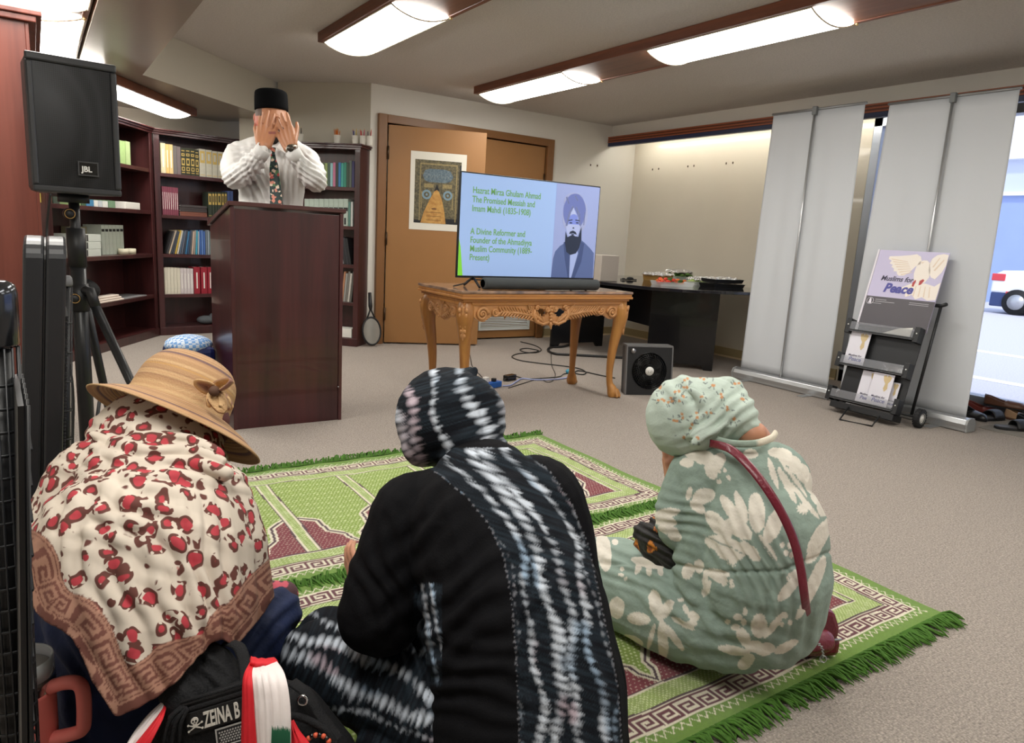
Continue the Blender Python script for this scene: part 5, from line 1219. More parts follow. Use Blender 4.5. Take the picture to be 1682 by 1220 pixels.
def rug(ye, label, step, xl):
    t = thing('prayer_rug', label, 'rug', (1.1, ye + .55, .0))
    zf = lambda X, Y: .008 + .0035 * np.sin(X * 7 + Y * 3) * np.sin(Y * 11) * (1 - 0) + .0015 * np.sin(X * 31)
    fast_grid('pile', xl, 2.355, ye, ye + 1.10, step, zf, rug_color(ye), M_pile, t)
    MB().box(xl, ye + .002, .0005, 2.353, ye + 1.098, .0012).build('backing', M_fr, t)
    rnd = random.Random(int(ye * 100)); mb = MB()
    for side in (-1, 1):
        x = max(xl, -.1)
        while x < 2.36:
            ln = rnd.uniform(.055, .085) * (1.0 if side < 0 else .62); a_ = rnd.gauss(0, .30) + .22; y0_ = ye + .01 if side < 0 else ye + 1.095
            dx, dy = math.sin(a_) * ln, side * math.cos(a_) * ln; h_ = rnd.uniform(.010, .024) if side < 0 else rnd.uniform(.014, .034)
            mb.tube([(x, y0_, .009), (x + dx * .3 + rnd.gauss(0, .003), y0_ + dy * .35, h_), (x + dx * .7, y0_ + dy * .75, h_ * .6), (x + dx, y0_ + dy, .004)], [.0034, .0036, .0032, .0012], 5, cap=False)
            x += rnd.uniform(.0035, .006)
    fo_ = mb.build('fringe', M_fr, t); fo_['kind'] = 'stuff'
    return t
rug(.925, 'green and maroon prayer rug nearest us, under the three seated women', .0034, .35)
rug(2.045, 'green and maroon prayer rug farther back, towards the lectern and table', .0045, .42)

# ================================================================== PEOPLE: soft bodies grown from tapered limbs
def S(px, py, d, r): return (at(px, py, d), r * d / F)
def blob(name, parent, mats, chains, vox=.005, it=6, zmin=None, post=None, colf=None, extra=None):
    mb = MB()
    for ch in chains:
        if len(ch) == 1: mb.ball(ch[0][0], ch[0][1], 22, 14)
        for (a_, ra), (b_, rb) in zip(ch[:-1], ch[1:]): mb.capsule(a_, b_, ra, rb, 20)
    if extra: extra(mb)
    me = bpy.data.meshes.new(name); me.from_pydata(mb.v, [], mb.f); me.update()
    tmp = bpy.data.objects.new('tmp', me); COL.objects.link(tmp)
    r = tmp.modifiers.new('r', 'REMESH'); r.mode = 'VOXEL'; r.voxel_size = vox
    s_ = tmp.modifiers.new('s', 'SMOOTH'); s_.factor = .5; s_.iterations = it
    dg = bpy.context.evaluated_depsgraph_get(); ev = tmp.evaluated_get(dg); m2 = bpy.data.meshes.new_from_object(ev)
    bpy.data.objects.remove(tmp); bpy.data.meshes.remove(me)
    m2.name = name; n = len(m2.vertices); V = np.empty(n * 3); m2.vertices.foreach_get('co', V); V = V.reshape(-1, 3)
    N = np.empty(n * 3); m2.vertex_normals.foreach_get('vector', N); N = N.reshape(-1, 3)
    if post is not None: V = post(V, N)
    if zmin is not None: V[:, 2] = np.where(V[:, 2] < zmin + .02, zmin + np.maximum(V[:, 2] - zmin + .02, 0) * .25 * 0 + np.clip((V[:, 2] - (zmin - .06)) / .08, 0, 1) * .02, V[:, 2])
    C = colf(V, N) if colf is not None else None
    org = wloc(parent) if parent is not None else np.array([V[:, 0].mean(), V[:, 1].mean(), V[:, 2].min()])
    m2.vertices.foreach_set('co', (V - org).ravel()); m2.update()
    m2.materials.clear()
    for q_ in (mats if isinstance(mats, (list, tuple)) else [mats]): m2.materials.append(q_)
    ob = bpy.data.objects.new(name, m2); COL.objects.link(ob)
    if parent is not None: ob.parent = parent
    else: ob.location = org
    m2.polygons.foreach_set('use_smooth', np.ones(len(m2.polygons), bool)); m2.update()
    if C is not None: set_colors(ob, C)
    return ob
def folds(V, N, specs):
    """specs: list of (line point px, line dir px, spacing px, amp m, centre px, radius px) wrinkles drawn along a direction on the cloth"""
    P = pix(V); D = np.zeros(len(V))
    for (cx_, cy_, ang, lam, amp, rad, asp) in specs:
        dx = P[:, 0] - cx_; dy = P[:, 1] - cy_; c_, s_ = math.cos(ang), math.sin(ang)
        a_ = dx * c_ + dy * s_; b_ = -dx * s_ + dy * c_          # a along fold, b across
        w_ = np.exp(-(a_ / (rad * asp)) ** 2 - (b_ / rad) ** 2)
        ph = b_ / lam * 2 * PI + 1.6 * np.sin(a_ / (rad * .9)) + .9 * np.sin(a_ / 23. + b_ / 31.)
        v_ = np.sin(ph); D += amp * w_ * (np.sign(v_) * np.abs(v_) ** .8)
    return V + N * D[:, None]
def crumple(V, N, sc_, amp, seed=0): 
    n_ = vnoise(V, sc_, seed) - .5 + .5 * (vnoise(V, sc_ * 2.1, seed + 5) - .5); return V + N * (amp * n_)[:, None]
def hand(mb, wrist, palm_dir, nrm_, length, thumb_side, curl=.35, spread=.12, r=.0085, thumb_out=.8):
    """palm plus five bent fingers; nrm_ points out of the back of the hand, thumb_side = +1/-1 along side axis"""
    w_ = np.array(wrist, float); p = nrm(palm_dir); n_ = nrm(np.array(nrm_) - p * np.dot(nrm_, p)); s_ = np.cross(p, n_) * thumb_side
    L = length; pl = L * .50
    kn = []
    for i, (off, lf) in enumerate([(.032, .43), (.011, .48), (-.011, .45), (-.031, .36)]):
        o_ = off * L / .19; k_ = w_ + p * (pl * (1 - .06 * abs(i - 1))) + s_ * o_; kn.append(k_)
        mb.capsule(w_ + s_ * o_ * .62 + p * .01, k_, r * 1.55, r * 1.35, 12)
        d_ = nrm(p + s_ * spread * (1.2 - i) * .7); c_ = k_; seg = L * lf; ax = -n_
        for j, fr_ in enumerate((.45, .31, .24)):
            an = curl * (j + .4) * .9; dd_ = nrm(d_ * math.cos(an) + ax * math.sin(an)); e_ = c_ + dd_ * seg * fr_
            mb.capsule(c_, e_, r * (1.1 - .12 * j) * (1 if i < 3 else .88), r * (1.0 - .13 * j) * (1 if i < 3 else .86), 10); c_ = e_
    t0 = w_ + s_ * L * .13 + p * L * .10; t1 = t0 + nrm(p * .75 + s_ * thumb_out - n_ * .25) * L * .24; t2 = t1 + nrm(p * 1. + s_ * .35 - n_ * .2) * L * .19; t3 = t2 + nrm(p + s_ * .1 - n_ * .2) * L * .13
    mb.capsule(w_, t0, r * 1.6, r * 1.5, 10); mb.capsule(t0, t1, r * 1.5, r * 1.2, 10); mb.capsule(t1, t2, r * 1.2, r * 1.05, 10); mb.capsule(t2, t3, r * 1.05, r * .8, 10)
    return kn
FW_ = RM @ np.array([0, 0, -1.]); RT_ = RM @ np.array([1., 0, 0]); UP_ = RM @ np.array([0, 1., 0])    # away, right, up as seen
FWh = nrm((FW_[0], FW_[1], 0)); UPz = np.array((0, 0, 1.))
def lerp_edge(P, py): return np.interp(py, [p[1] for p in P], [p[0] for p in P])
M_skin = mat('skin_light', (196, 140, 112), .5, noise=.06, nscale=20)
M_skin2 = mat('skin_tan', (190, 134, 104), .5, noise=.06, nscale=20)

# ---------------- hooded woman in the black tie-dyed abaya (centre)
B2 = np.array(at(860, 1180, 1.25)); B2[2] = .012
w2 = thing('person', 'seated woman seen from behind in black hooded robe with white and blue tie-dye panel', 'person', B2)
M_tie = mat('tie_dye_jersey', (255, 255, 255), .8, spec=.12, attr='Col', bump=.15, bscale=300)
def tiedye(P, s, t, seed, cols_, wid=.075, per=26., black=lin(16, 17, 22)):
    """s 0..1 across, t px along"""
    C = np.tile(black, (len(s), 1)); I = np.zeros(len(s)); st = np.stack([s * 6., t / 5.5], 1)
    hf = vnoise(np.stack([s * 9, t / 2.6], 1), 1., seed); 
    T = np.zeros((len(s), 3)); 
    for k_, (c0, amp, w_) in enumerate(cols_):
        wob = .045 * np.sin(t / 47. + k_ * 2.1) + .025 * np.sin(t / 19. + k_) + .03 * (hf - .5)
        dx = np.abs(s - c0 - wob); blobw = w_ * (.35 + .9 * vnoise(np.stack([t / per * 1.9, 0 * t + k_ * 7.7], 1), 1., seed + k_) + .45 * hf)
        a_ = amp * np.clip(1.15 - dx / np.maximum(blobw, 1e-3), 0, 1) ** .75 * (.40 + .80 * np.abs(np.sin(t / per * PI + k_ * 1.3 + 2 * hf * .5))) * (.55 + .7 * vnoise(np.stack([t / per * .55, 0 * t + k_ * 3.3], 1), 1., seed + 40 + k_))
        I = np.maximum(I, a_)
    I = np.clip((I * (.75 + .5 * hf) - .30) * 1.15, 0, .92)
    hue = vnoise(np.stack([s * 4., t / 70.], 1), 1., seed + 9)
    w1_, w2_, w3_ = lin(206, 214, 226), lin(118, 160, 196), lin(196, 180, 192)
    hb_ = smst(hue, .62, .82)[:, None]; hp_ = smst(-hue, -.36, -.16)[:, None]; T = w1_ * (1 - hb_) * (1 - hp_) + (w2_ * .6 + w1_ * .4) * hb_ + w3_ * hp_
    veil = (.10 * vnoise(np.stack([s * 3, t / 2.2], 1), 1., seed + 3) ** 2)[:, None] * lin(110, 140, 160)
    return C * (1 - I[:, None]) + T * I[:, None] + veil * (1 - I[:, None])
PL2 = [(690, 760), (722, 780), (762, 812), (800, 855), (826, 910), (840, 980), (846, 1050), (850, 1130), (853, 1230)]
PR2 = [(862, 742), (905, 775), (940, 830), (968, 900), (985, 980), (1002, 1060), (1015, 1130), (1022, 1230)]
PL2i = [(p[1], p[0]) for p in PL2]
def col_robe(V, N):
    P = pix(V); L_ = np.interp(P[:, 1], [p[1] for p in PL2], [p[0] for p in PL2]); R_ = np.interp(P[:, 1], [p[1] for p in PR2], [p[0] for p in PR2])
    s = (P[:, 0] - L_) / (R_ - L_); C = np.tile(lin(13, 13, 16), (len(V), 1))
    T = tiedye(P, s, P[:, 1] - .35 * P[:, 0], 3, [(.02, .4, .03), (.20, .85, .058), (.42, 1.0, .080), (.60, .95, .066), (.82, 1.0, .052), (.96, .5, .035)], per=15.)
    m_ = (s > 0) & (s < 1) & (P[:, 1] > 735); C[m_] = T[m_]
    st_ = (P[:, 0] > 680) & (P[:, 0] < 726) & (P[:, 1] > 958) & (P[:, 1] < 1125); T2 = tiedye(P, (P[:, 0] - 680 - .18 * (P[:, 1] - 958)) / 40., P[:, 1], 31, [(.25, .9, .16), (.7, .8, .14)], per=15.); C[st_] = T2[st_]
    # line of crystals along the seam
    be = ((np.abs(P[:, 0] - L_) < 1.6) | (np.abs(P[:, 0] - R_) < 1.6)) & ((P[:, 1] % 9) < 3.2) & (P[:, 1] > 760); C[be] = lin(104, 104, 110)
    return C
def post_robe(V, N):
    V = folds(V, N, [(760, 990, -.45, 46, .005, 90, 1.6), (640, 960, 1.2, 30, .004, 60, 1.6), (760, 1120, .25, 38, .004, 80, 1.5), (930, 1050, 1.45, 40, .003, 90, 2.0), (700, 860, -.6, 40, .003, 60, 1.2)])
    return crumple(V, N, 9, .006, 2)
sd = 1.40
robe = [[S(690, 855, 1.42, 76), S(760, 850, 1.38, 95), S(868, 838, 1.40, 82)], [S(795, 812, 1.38, 92), S(795, 870, 1.36, 126), S(845, 1000, 1.30, 150), S(868, 1120, 1.26, 156), S(872, 1260, 1.22, 162)],
        [S(880, 830, 1.40, 82), S(905, 900, 1.40, 74), S(930, 1000, 1.38, 68), S(955, 1120, 1.36, 74), S(950, 1240, 1.36, 84)], [S(700, 850, 1.40, 70), S(790, 1000, 1.34, 80)],
        [S(684, 855, 1.40, 80), S(648, 942, 1.38, 74), S(624, 1006, 1.36, 68), S(622, 1012, 1.38, 62)], [S(620, 1010, 1.40, 62), S(612, 985, 1.46, 50), S(606, 945, 1.58, 34)]]
blob('robe', w2, M_tie, robe, .0034, 9, .012, post_robe, col_robe)
hood = [[S(733, 686, 1.53, 84), S(748, 690, 1.50, 82)], [S(722, 690, 1.52, 76), S(712, 712, 1.50, 54), S(700, 726, 1.50, 42), S(686, 750, 1.49, 15)], [S(750, 640, 1.53, 40), S(776, 610, 1.56, 9)], [S(760, 690, 1.48, 74), S(775, 735, 1.44, 56), S(800, 770, 1.40, 46)]]
def col_hood(V, N):
    P = pix(V); c_, s_ = math.cos(.28), math.sin(.28); x = (P[:, 0] - 740) * c_ - (P[:, 1] - 690) * s_; y = (P[:, 0] - 740) * s_ + (P[:, 1] - 690) * c_
    s = (x + 95) / 190
    return tiedye(P, s, y * 1.0 + 900, 11, [(.06, .9, .06), (.16, .9, .06), (.43, 1.0, .045), (.72, 1.0, .08), (.95, .8, .08)], per=15.)
def post_hood(V, N):
    P = pix(V); seam = P[:, 0] - np.interp(P[:, 1], [600, 700, 780], [776, 795, 800]); V = V - N * (.004 * np.exp(-(seam / 3.0) ** 2))[:, None]
    return crumple(folds(V, N, [(790, 745, -.35, 26, .005, 36, 2.0)]), N, 12, .005, 4)
blob('hood', w2, M_tie, hood, .0030, 8, None, post_hood, col_hood)
# skirt over the folded legs
skirt = [[S(770, 1190, 1.36, 104), S(650, 1135, 1.42, 84), S(530, 1082, 1.50, 66)], [S(780, 1090, 1.42, 74), S(660, 1062, 1.52, 66), S(540, 1050, 1.60, 54)], [S(530, 1084, 1.50, 62), S(505, 1078, 1.56, 50)], [S(640, 1235, 1.36, 60), S(800, 1280, 1.3, 90)]]
def col_skirt(V, N):
    P = pix(V); c_, s_ = math.cos(.42), math.sin(.42); a_ = (P[:, 0] - 480) * c_ + (P[:, 1] - 1060) * s_; b_ = -(P[:, 0] - 480) * s_ + (P[:, 1] - 1060) * c_
    s = .5 + b_ / 190.; C = tiedye(P, s, a_ * 1.0, 21, [(.14, .7, .05), (.36, 1.0, .075), (.60, 1.0, .08), (.80, .7, .04)], per=13.)
    dk = smst(P[:, 1] - (.45 * (P[:, 0] - 480) + 1160), 0, 14); return C * (1 - dk[:, None]) + lin(13, 13, 16) * dk[:, None]
def post_skirt(V, N): return crumple(folds(V, N, [(700, 1060, 1.35, 22, .006, 50, 2.6), (600, 1090, 1.9, 34, .003, 70, 1.4)]), N, 10, .006, 6)
blob('skirt', w2, M_tie, skirt, .0036, 8, .012, post_skirt, col_skirt)
def w2x(mb): hand(mb, at(604, 966, 1.60), at(570, 912, 1.66) - at(604, 966, 1.60), -RT_ * .8 - FW_ * .5, .15, -1, .35, .03, .0088, .5)
blob('body', w2, M_skin, [[S(740, 690, 1.54, 60), S(790, 780, 1.42, 40), S(850, 1000, 1.32, 100), S(868, 1150, 1.28, 120)], [S(700, 860, 1.40, 45), S(626, 1000, 1.39, 36), S(606, 965, 1.56, 24), S(598, 950, 1.60, 20)], [S(830, 1180, 1.32, 60), S(540, 1090, 1.54, 26)]], .0045, 2, None, None, None, w2x)

# ---------------- woman in the straw hat and leopard shawl (left)
B1 = np.array(at(240, 1180, 1.45)); B1[2] = .0
w1 = thing('person', 'seated woman in a straw sun hat and red and brown leopard print shawl', 'person', B1)
HEM = [(-10, 900), (34, 925), (44, 965), (60, 1005), (84, 1026), (108, 1040), (130, 1070), (152, 1120), (176, 1160), (192, 1178), (215, 1168), (250, 1150), (290, 1120), (330, 1075), (358, 1052), (385, 1060), (405, 1040), (430, 1010), (446, 985), (480, 950)]
hx_ = np.array([p[0] for p in HEM], float); hy_ = np.array([p[1] for p in HEM], float)
Hd = np.array(catmull([np.array(p, float) for p in HEM], 10)); Hs = np.concatenate([[0], np.cumsum(np.linalg.norm(np.diff(Hd, axis=0), axis=1))])
def hem_dist(P):
    best = np.full(len(P), 1e9); s = np.zeros(len(P)); sg_ = np.zeros(len(P))
    for i in range(len(Hd) - 1):
        a_, b_ = Hd[i], Hd[i + 1]; ab = b_ - a_; L2 = ab @ ab + 1e-9
        t_ = np.clip(((P[:, :2] - a_) @ ab) / L2, 0, 1); q_ = a_ + t_[:, None] * ab; dd_ = np.hypot(P[:, 0] - q_[:, 0], P[:, 1] - q_[:, 1])
        up = dd_ < best; best[up] = dd_[up]; s[up] = Hs[i] + t_[up] * math.sqrt(L2); cr = ab[0] * (P[:, 1] - a_[1]) - ab[1] * (P[:, 0] - a_[0]); sg_[up] = np.sign(cr)[up]
    return -best * sg_, s           # positive above the hem
M_leo = bpy.data.materials.new('leopard_shawl'); M_leo.use_nodes = True
def make_leo(m):
    t = m.node_tree; b = t.nodes['Principled BSDF']; b.inputs['Roughness'].default_value = .85
    N_ = t.nodes.new; Lk = t.links.new
    tc = N_('ShaderNodeTexCoord'); n1 = N_('ShaderNodeTexNoise'); n1.inputs['Scale'].default_value = 30; n1.inputs['Detail'].default_value = 1
    ma = N_('ShaderNodeMixRGB'); ma.blend_type = 'ADD'; ma.inputs[0].default_value = .026; Lk(tc.outputs['Object'], ma.inputs[1]); Lk(tc.outputs['Object'], n1.inputs['Vector']); Lk(n1.outputs['Color'], ma.inputs[2])
    v = N_('ShaderNodeTexVoronoi'); v.inputs['Scale'].default_value = 30; v.inputs['Randomness'].default_value = .62; Lk(ma.outputs[0], v.inputs['Vector'])
    n2 = N_('ShaderNodeTexNoise'); n2.inputs['Scale'].default_value = 62; n2.inputs['Detail'].default_value = 1; Lk(tc.outputs['Object'], n2.inputs['Vector'])
    # red core, brown broken ring
    def lt(sock, val, w_=.02):
        r = N_('ShaderNodeMapRange'); r.inputs[1].default_value = val - w_; r.inputs[2].default_value = val + w_; r.inputs[3].default_value = 1; r.inputs[4].default_value = 0; Lk(sock, r.inputs[0]); return r.outputs[0]
    red = lt(v.outputs['Distance'], .31); ring = lt(v.outputs['Distance'], .49); brk = lt(n2.outputs[0], .565, .01)
    mu = N_('ShaderNodeMath'); mu.operation = 'MULTIPLY'; Lk(ring, mu.inputs[0]); Lk(brk, mu.inputs[1])
    m1 = N_('ShaderNodeMixRGB'); m1.inputs[1].default_value = srgb(202, 190, 176); m1.inputs[2].default_value = srgb(92, 50, 42); Lk(mu.outputs[0], m1.inputs[0])
    m2 = N_('ShaderNodeMixRGB'); m2.inputs[2].default_value = srgb(172, 54, 64); Lk(red, m2.inputs[0]); Lk(m1.outputs[0], m2.inputs[1])
    vc = N_('ShaderNodeVertexColor'); vc.layer_name = 'Col'; mk = N_('ShaderNodeVertexColor'); mk.layer_name = 'Mask'
    m3 = N_('ShaderNodeMixRGB'); Lk(mk.outputs[0], m3.inputs[0]); Lk(m2.outputs[0], m3.inputs[1]); Lk(vc.outputs[0], m3.inputs[2])
    Lk(m3.outputs[0], b.inputs['Base Color'])
make_leo(M_leo)
shawl = [[S(264, 722, 1.53, 88), S(276, 704, 1.57, 66)], [S(256, 742, 1.50, 103), S(260, 772, 1.46, 104)], [S(165, 800, 1.42, 72), S(255, 790, 1.42, 96), S(345, 812, 1.42, 58)],
         [S(160, 800, 1.42, 78), S(140, 870, 1.40, 92), S(140, 950, 1.38, 98)], [S(345, 815, 1.42, 62), S(360, 900, 1.40, 72), S(368, 990, 1.40, 76)],
         [S(250, 820, 1.40, 120), S(240, 920, 1.34, 172), S(238, 1020, 1.30, 176), S(240, 1120, 1.28, 172)], [S(140, 950, 1.38, 96), S(150, 1050, 1.36, 100), S(190, 1150, 1.34, 90)],
         [S(368, 990, 1.40, 74), S(375, 1060, 1.42, 70)], [S(180, 712, 1.47, 34), S(160, 735, 1.46, 20)]]
def shawl_x(mb):
    for P_, d_, r_ in [([(150, 712), (185, 735), (250, 752), (320, 748), (368, 762)], 1.36, 13), ([(155, 730), (200, 760), (270, 775), (340, 772), (374, 782)], 1.345, 15), ([(160, 705), (190, 718), (240, 722), (300, 722), (345, 735), (362, 752)], 1.375, 10), ([(150, 745), (190, 785), (270, 800), (350, 790)], 1.345, 12)]:
        C_ = catmull([at(x, y, d_) for x, y in P_], 6); mb.tube(C_, [r_ * d_ / F * (.55 + .45 * math.sin(PI * i / (len(C_) - 1))) for i in range(len(C_))], 14)
def post_shawl(V, N):
    V = folds(V, N, [(345, 960, 1.45, 26, .006, 55, 2.2), (250, 1000, 1.25, 44, .005, 110, 1.8), (120, 900, 1.9, 40, .004, 70, 2.2), (220, 850, .5, 38, .004, 80, 1.4), (270, 752, .18, 24, .005, 46, 3)])
    return crumple(V, N, 11, .007, 8)
ob = blob('shawl', w1, M_leo, shawl, .0029, 8, None, post_shawl, None, shawl_x)
def finish_shawl(ob):
    me = ob.data; n = len(me.vertices); V = np.empty(n * 3); me.vertices.foreach_get('co', V); V = V.reshape(-1, 3) + wloc(ob.parent); P = pix(V)
    D, s = hem_dist(P)
    bm = bmesh.new(); bm.from_mesh(me); bm.verts.ensure_lookup_table()
    kill = np.where(D < 0)[0]; bmesh.ops.delete(bm, geom=[bm.verts[i] for i in kill], context='VERTS')
    for it_ in range(5):
        nw = {}
        for e_ in bm.edges:
            if e_.is_boundary:
                for a_, b_ in ((e_.verts[0], e_.verts[1]), (e_.verts[1], e_.verts[0])): nw.setdefault(a_.index, []).append(b_.co.copy())
        bm.verts.ensure_lookup_table(); bm.verts.index_update()
        nw = {}
        for e_ in bm.edges:
            if e_.is_boundary:
                for a_, b_ in ((e_.verts[0], e_.verts[1]), (e_.verts[1], e_.verts[0])): nw.setdefault(a_.index, []).append(b_.co.copy())
        for i_, L_ in nw.items():
            if len(L_) == 2: bm.verts[i_].co = bm.verts[i_].co * .4 + (L_[0] + L_[1]) * .3
    bm.to_mesh(me); bm.free(); me.update()
    keep = D >= 0; D, s, P = D[keep], s[keep], P[keep]
    # border of key pattern between two bands, width grows toward the lower left
    bw = np.interp(P[:, 0], [30, 60, 150, 260, 330, 360, 440], [44, 58, 68, 64, 24, 58, 52]); C = np.zeros((len(D), 3)); u = D / bw; M = (u < 1).astype(float)
    br, lt_, md = lin(112, 68, 58), lin(172, 128, 108), lin(140, 92, 78)
    C[:] = br; q_ = (u > .04) & (u < .24); bl_ = vnoise(np.stack([s / 17., D / 14.], 1), 1., 3); C[q_ & (bl_ > .55)] = lt_
    C[(u > .26) & (u < .31)] = lt_; kk = (u > .34) & (u < .90); k_ = key_at(s, np.clip((u - .34) / .56, 0, .999), 46.); C[kk & (k_ == 1)] = lt_ * .9; C[(u > .93) & (u < .98)] = lt_
    stripe = (P[:, 1] > 738) & (P[:, 1] < 748) & (P[:, 0] > 190) & (P[:, 0] < 290); 
    set_colors(ob, C, 'Col'); set_colors(ob, np.repeat(M[:, None], 3, 1), 'Mask')
    so2 = ob.modifiers.new('solid', 'SOLIDIFY'); so2.thickness = .003; so2.offset = 1
finish_shawl(ob)
# navy dress
M_navyd = mat('navy_dress', (22, 38, 78), .8, noise=.35, nscale=14, bump=.3, bscale=60)
blob('dress', w1, M_navyd, [[S(255, 820, 1.46, 90), S(240, 930, 1.43, 138), S(238, 1040, 1.42, 142), S(240, 1200, 1.45, 140)], [S(150, 960, 1.44, 84), S(140, 1050, 1.44, 90), S(140, 1160, 1.44, 96)], [S(130, 960, 1.50, 84), S(122, 1060, 1.50, 78), S(150, 1200, 1.46, 110)],
     [S(330, 1120, 1.44, 90), S(400, 1050, 1.52, 66), S(448, 1010, 1.60, 44)], [S(360, 1130, 1.46, 80), S(430, 1060, 1.56, 50)]], .006, 6, .012, lambda V, N: crumple(folds(V, N, [(430, 1030, -.7, 24, .004, 50, 2), (80, 1080, 1.2, 30, .004, 70, 2)]), N, 9, .008, 3))
M_flor = mat('floral_legging', (96, 62, 72), .8); 
def leg_col(V, N):
    P = pix(V); n_ = vnoise(P[:, :2], 1 / 7., 4); C = np.tile(lin(88, 58, 66), (len(V), 1)); C[n_ > .58] = lin(206, 92, 108); return C
M_flor = mat('floral_legging_print', (255, 255, 255), .8, attr='Col')
blob('leggings', w1, M_flor, [[S(440, 985, 1.62, 32), S(466, 978, 1.66, 24)]], .004, 3, .012, None, leg_col)
blob('body', w1, M_skin, [[S(290, 672, 1.52, 72), S(262, 740, 1.48, 50), S(245, 830, 1.44, 70), S(240, 1000, 1.42, 110), S(235, 1160, 1.40, 100)], [S(345, 690, 1.56, 26), S(360, 700, 1.56, 14)]], .006, 2, .02)
# hair / dark inner cap at the face edge
blob('under_scarf', w1, mat('brown_scarf', (84, 46, 44), .8), [[S(350, 688, 1.53, 24), S(362, 715, 1.53, 13)], [S(340, 660, 1.53, 30), S(355, 690, 1.53, 22)]], .004, 3)
# straw hat
M_straw = bpy.data.materials.new('straw_braid'); M_straw.use_nodes = True
def make_straw(m, axis):
    t = m.node_tree; b = t.nodes['Principled BSDF']; b.inputs['Roughness'].default_value = .75; N_ = t.nodes.new; Lk = t.links.new
    vc = N_('ShaderNodeVertexColor'); vc.layer_name = 'Col'; Lk(vc.outputs[0], b.inputs['Base Color'])
    tc = N_('ShaderNodeTexCoord'); n = N_('ShaderNodeTexNoise'); n.inputs['Scale'].default_value = 300; bp = N_('ShaderNodeBump'); bp.inputs['Strength'].default_value = .5; bp.inputs['Distance'].default_value = .004
    Lk(tc.outputs['Object'], n.inputs['Vector']); Lk(n.outputs[0], bp.inputs['Height']); Lk(bp.outputs[0], b.inputs['Normal'])
make_straw(M_straw, 0)
hc = at(294, 664, 1.53)                 # centre of the brim plane
ha = nrm(at(418, 708, 1.53) - at(178, 634, 1.53)); hz = nrm(UPz + RT_ * .26 + FWh * .72); hz = nrm(hz - ha * np.dot(hz, ha)); hb = np.cross(hz, ha)
def straw_cols(kk, n_):
    rnd = random.Random(5); base = [(182, 144, 104), (170, 132, 94), (192, 158, 116), (154, 116, 84), (126, 92, 80), (184, 142, 84), (106, 80, 80)]
    return [np.array(lin(*base[rnd.choice([0, 0, 1, 1, 2, 2, 3, 4, 5, 6])])) for _ in range(kk)]
def hat_part(prof, name, parent, seed, off=None, n_=72):
    """prof: dense list of (radius, height); one colour per ring row"""
    cols_ = straw_cols(len(prof), n_); G = []; C = []
    for i, (r_, h_) in enumerate(prof):
        row_ = []
        for j in range(n_):
            a_ = 2 * PI * j / n_; ca, sa = math.cos(a_), math.sin(a_); rr = r_; hh = h_
            if off: rr, hh = off(r_, h_, a_)
            wv = 1 + .004 * math.sin(a_ * 3 + i * .4)
            row_.append(hc + ha * rr * ca * wv + hb * rr * sa * .93 * wv + hz * (hh + .0007 * (i % 2))); C.append(cols_[(i + (0 if j % 9 else 0)) % len(cols_)])
        G.append(row_)
    mb = MB(); mb.grid(G, closed_u=True)
    o_ = mb.build(name, M_straw, parent, solid=.003); set_colors(o_, np.array(C)); return o_
hat = None
R0_ = .104
crown = [(R0_ * math.sin(t_) ** .62, .112 * math.cos(t_) ** .75 + .0) for t_ in np.linspace(.02, PI / 2 - .001, 54)] + [(R0_ + .001 * k_, -.004 * k_) for k_ in range(1, 4)]
HT = hat_part(crown, 'straw_hat', w1, 1)
brim = [(R0_ + .002 + k_ * .0018, -.010 - .0004 * k_) for k_ in range(0, 39)]
def brimoff(r_, h_, a_):
    f_ = (r_ - R0_) / .067; ext = 1 + .0 * f_; e_ = (.030 * max(0, math.cos(a_)) ** 1.5) * f_; return r_ + e_, h_ - .030 * f_ ** 1.4 * (.75 + .35 * math.cos(a_)) 
hat_part(brim, 'brim', HT, 2, brimoff)
# woven bow on the hat band
bow = MB(); bc = at(352, 640, 1.445); 
for k_, (dx, dy, a_, b_) in enumerate([(-17, -8, 0, 1), (19, -10, .3, 1), (9, 21, 1.2, 1), (-4, 18, 1.9, .8)]):
    loop = [at(352, 640, 1.445), at(352 + dx * .6 - dy * .35, 640 + dy * .6 + dx * .25, 1.43), at(352 + dx * 1.5, 640 + dy * 1.5, 1.43), at(352 + dx * .6 + dy * .35, 640 + dy * .6 - dx * .25, 1.44), at(352, 640, 1.445)]
    bow.tube(catmull(loop, 6), .011 if k_ < 3 else .007, 8, flat=.25)
bow.tube(catmull([at(358, 642, 1.44), at(372, 650, 1.43), at(382, 668, 1.44), at(374, 672, 1.45), at(360, 668, 1.45)], 6), .004, 6, flat=.5)
o_ = bow.build('bow', M_straw, HT); nC = len(o_.data.vertices); set_colors(o_, np.where((np.arange(nC) % 8 < 3)[:, None], lin(150, 108, 92), lin(206, 168, 122)))
MB().ball(at(352, 642, 1.425), .011, 10, 8).build('bow_knot', mat('dark_straw', (86, 60, 46), .8), HT)

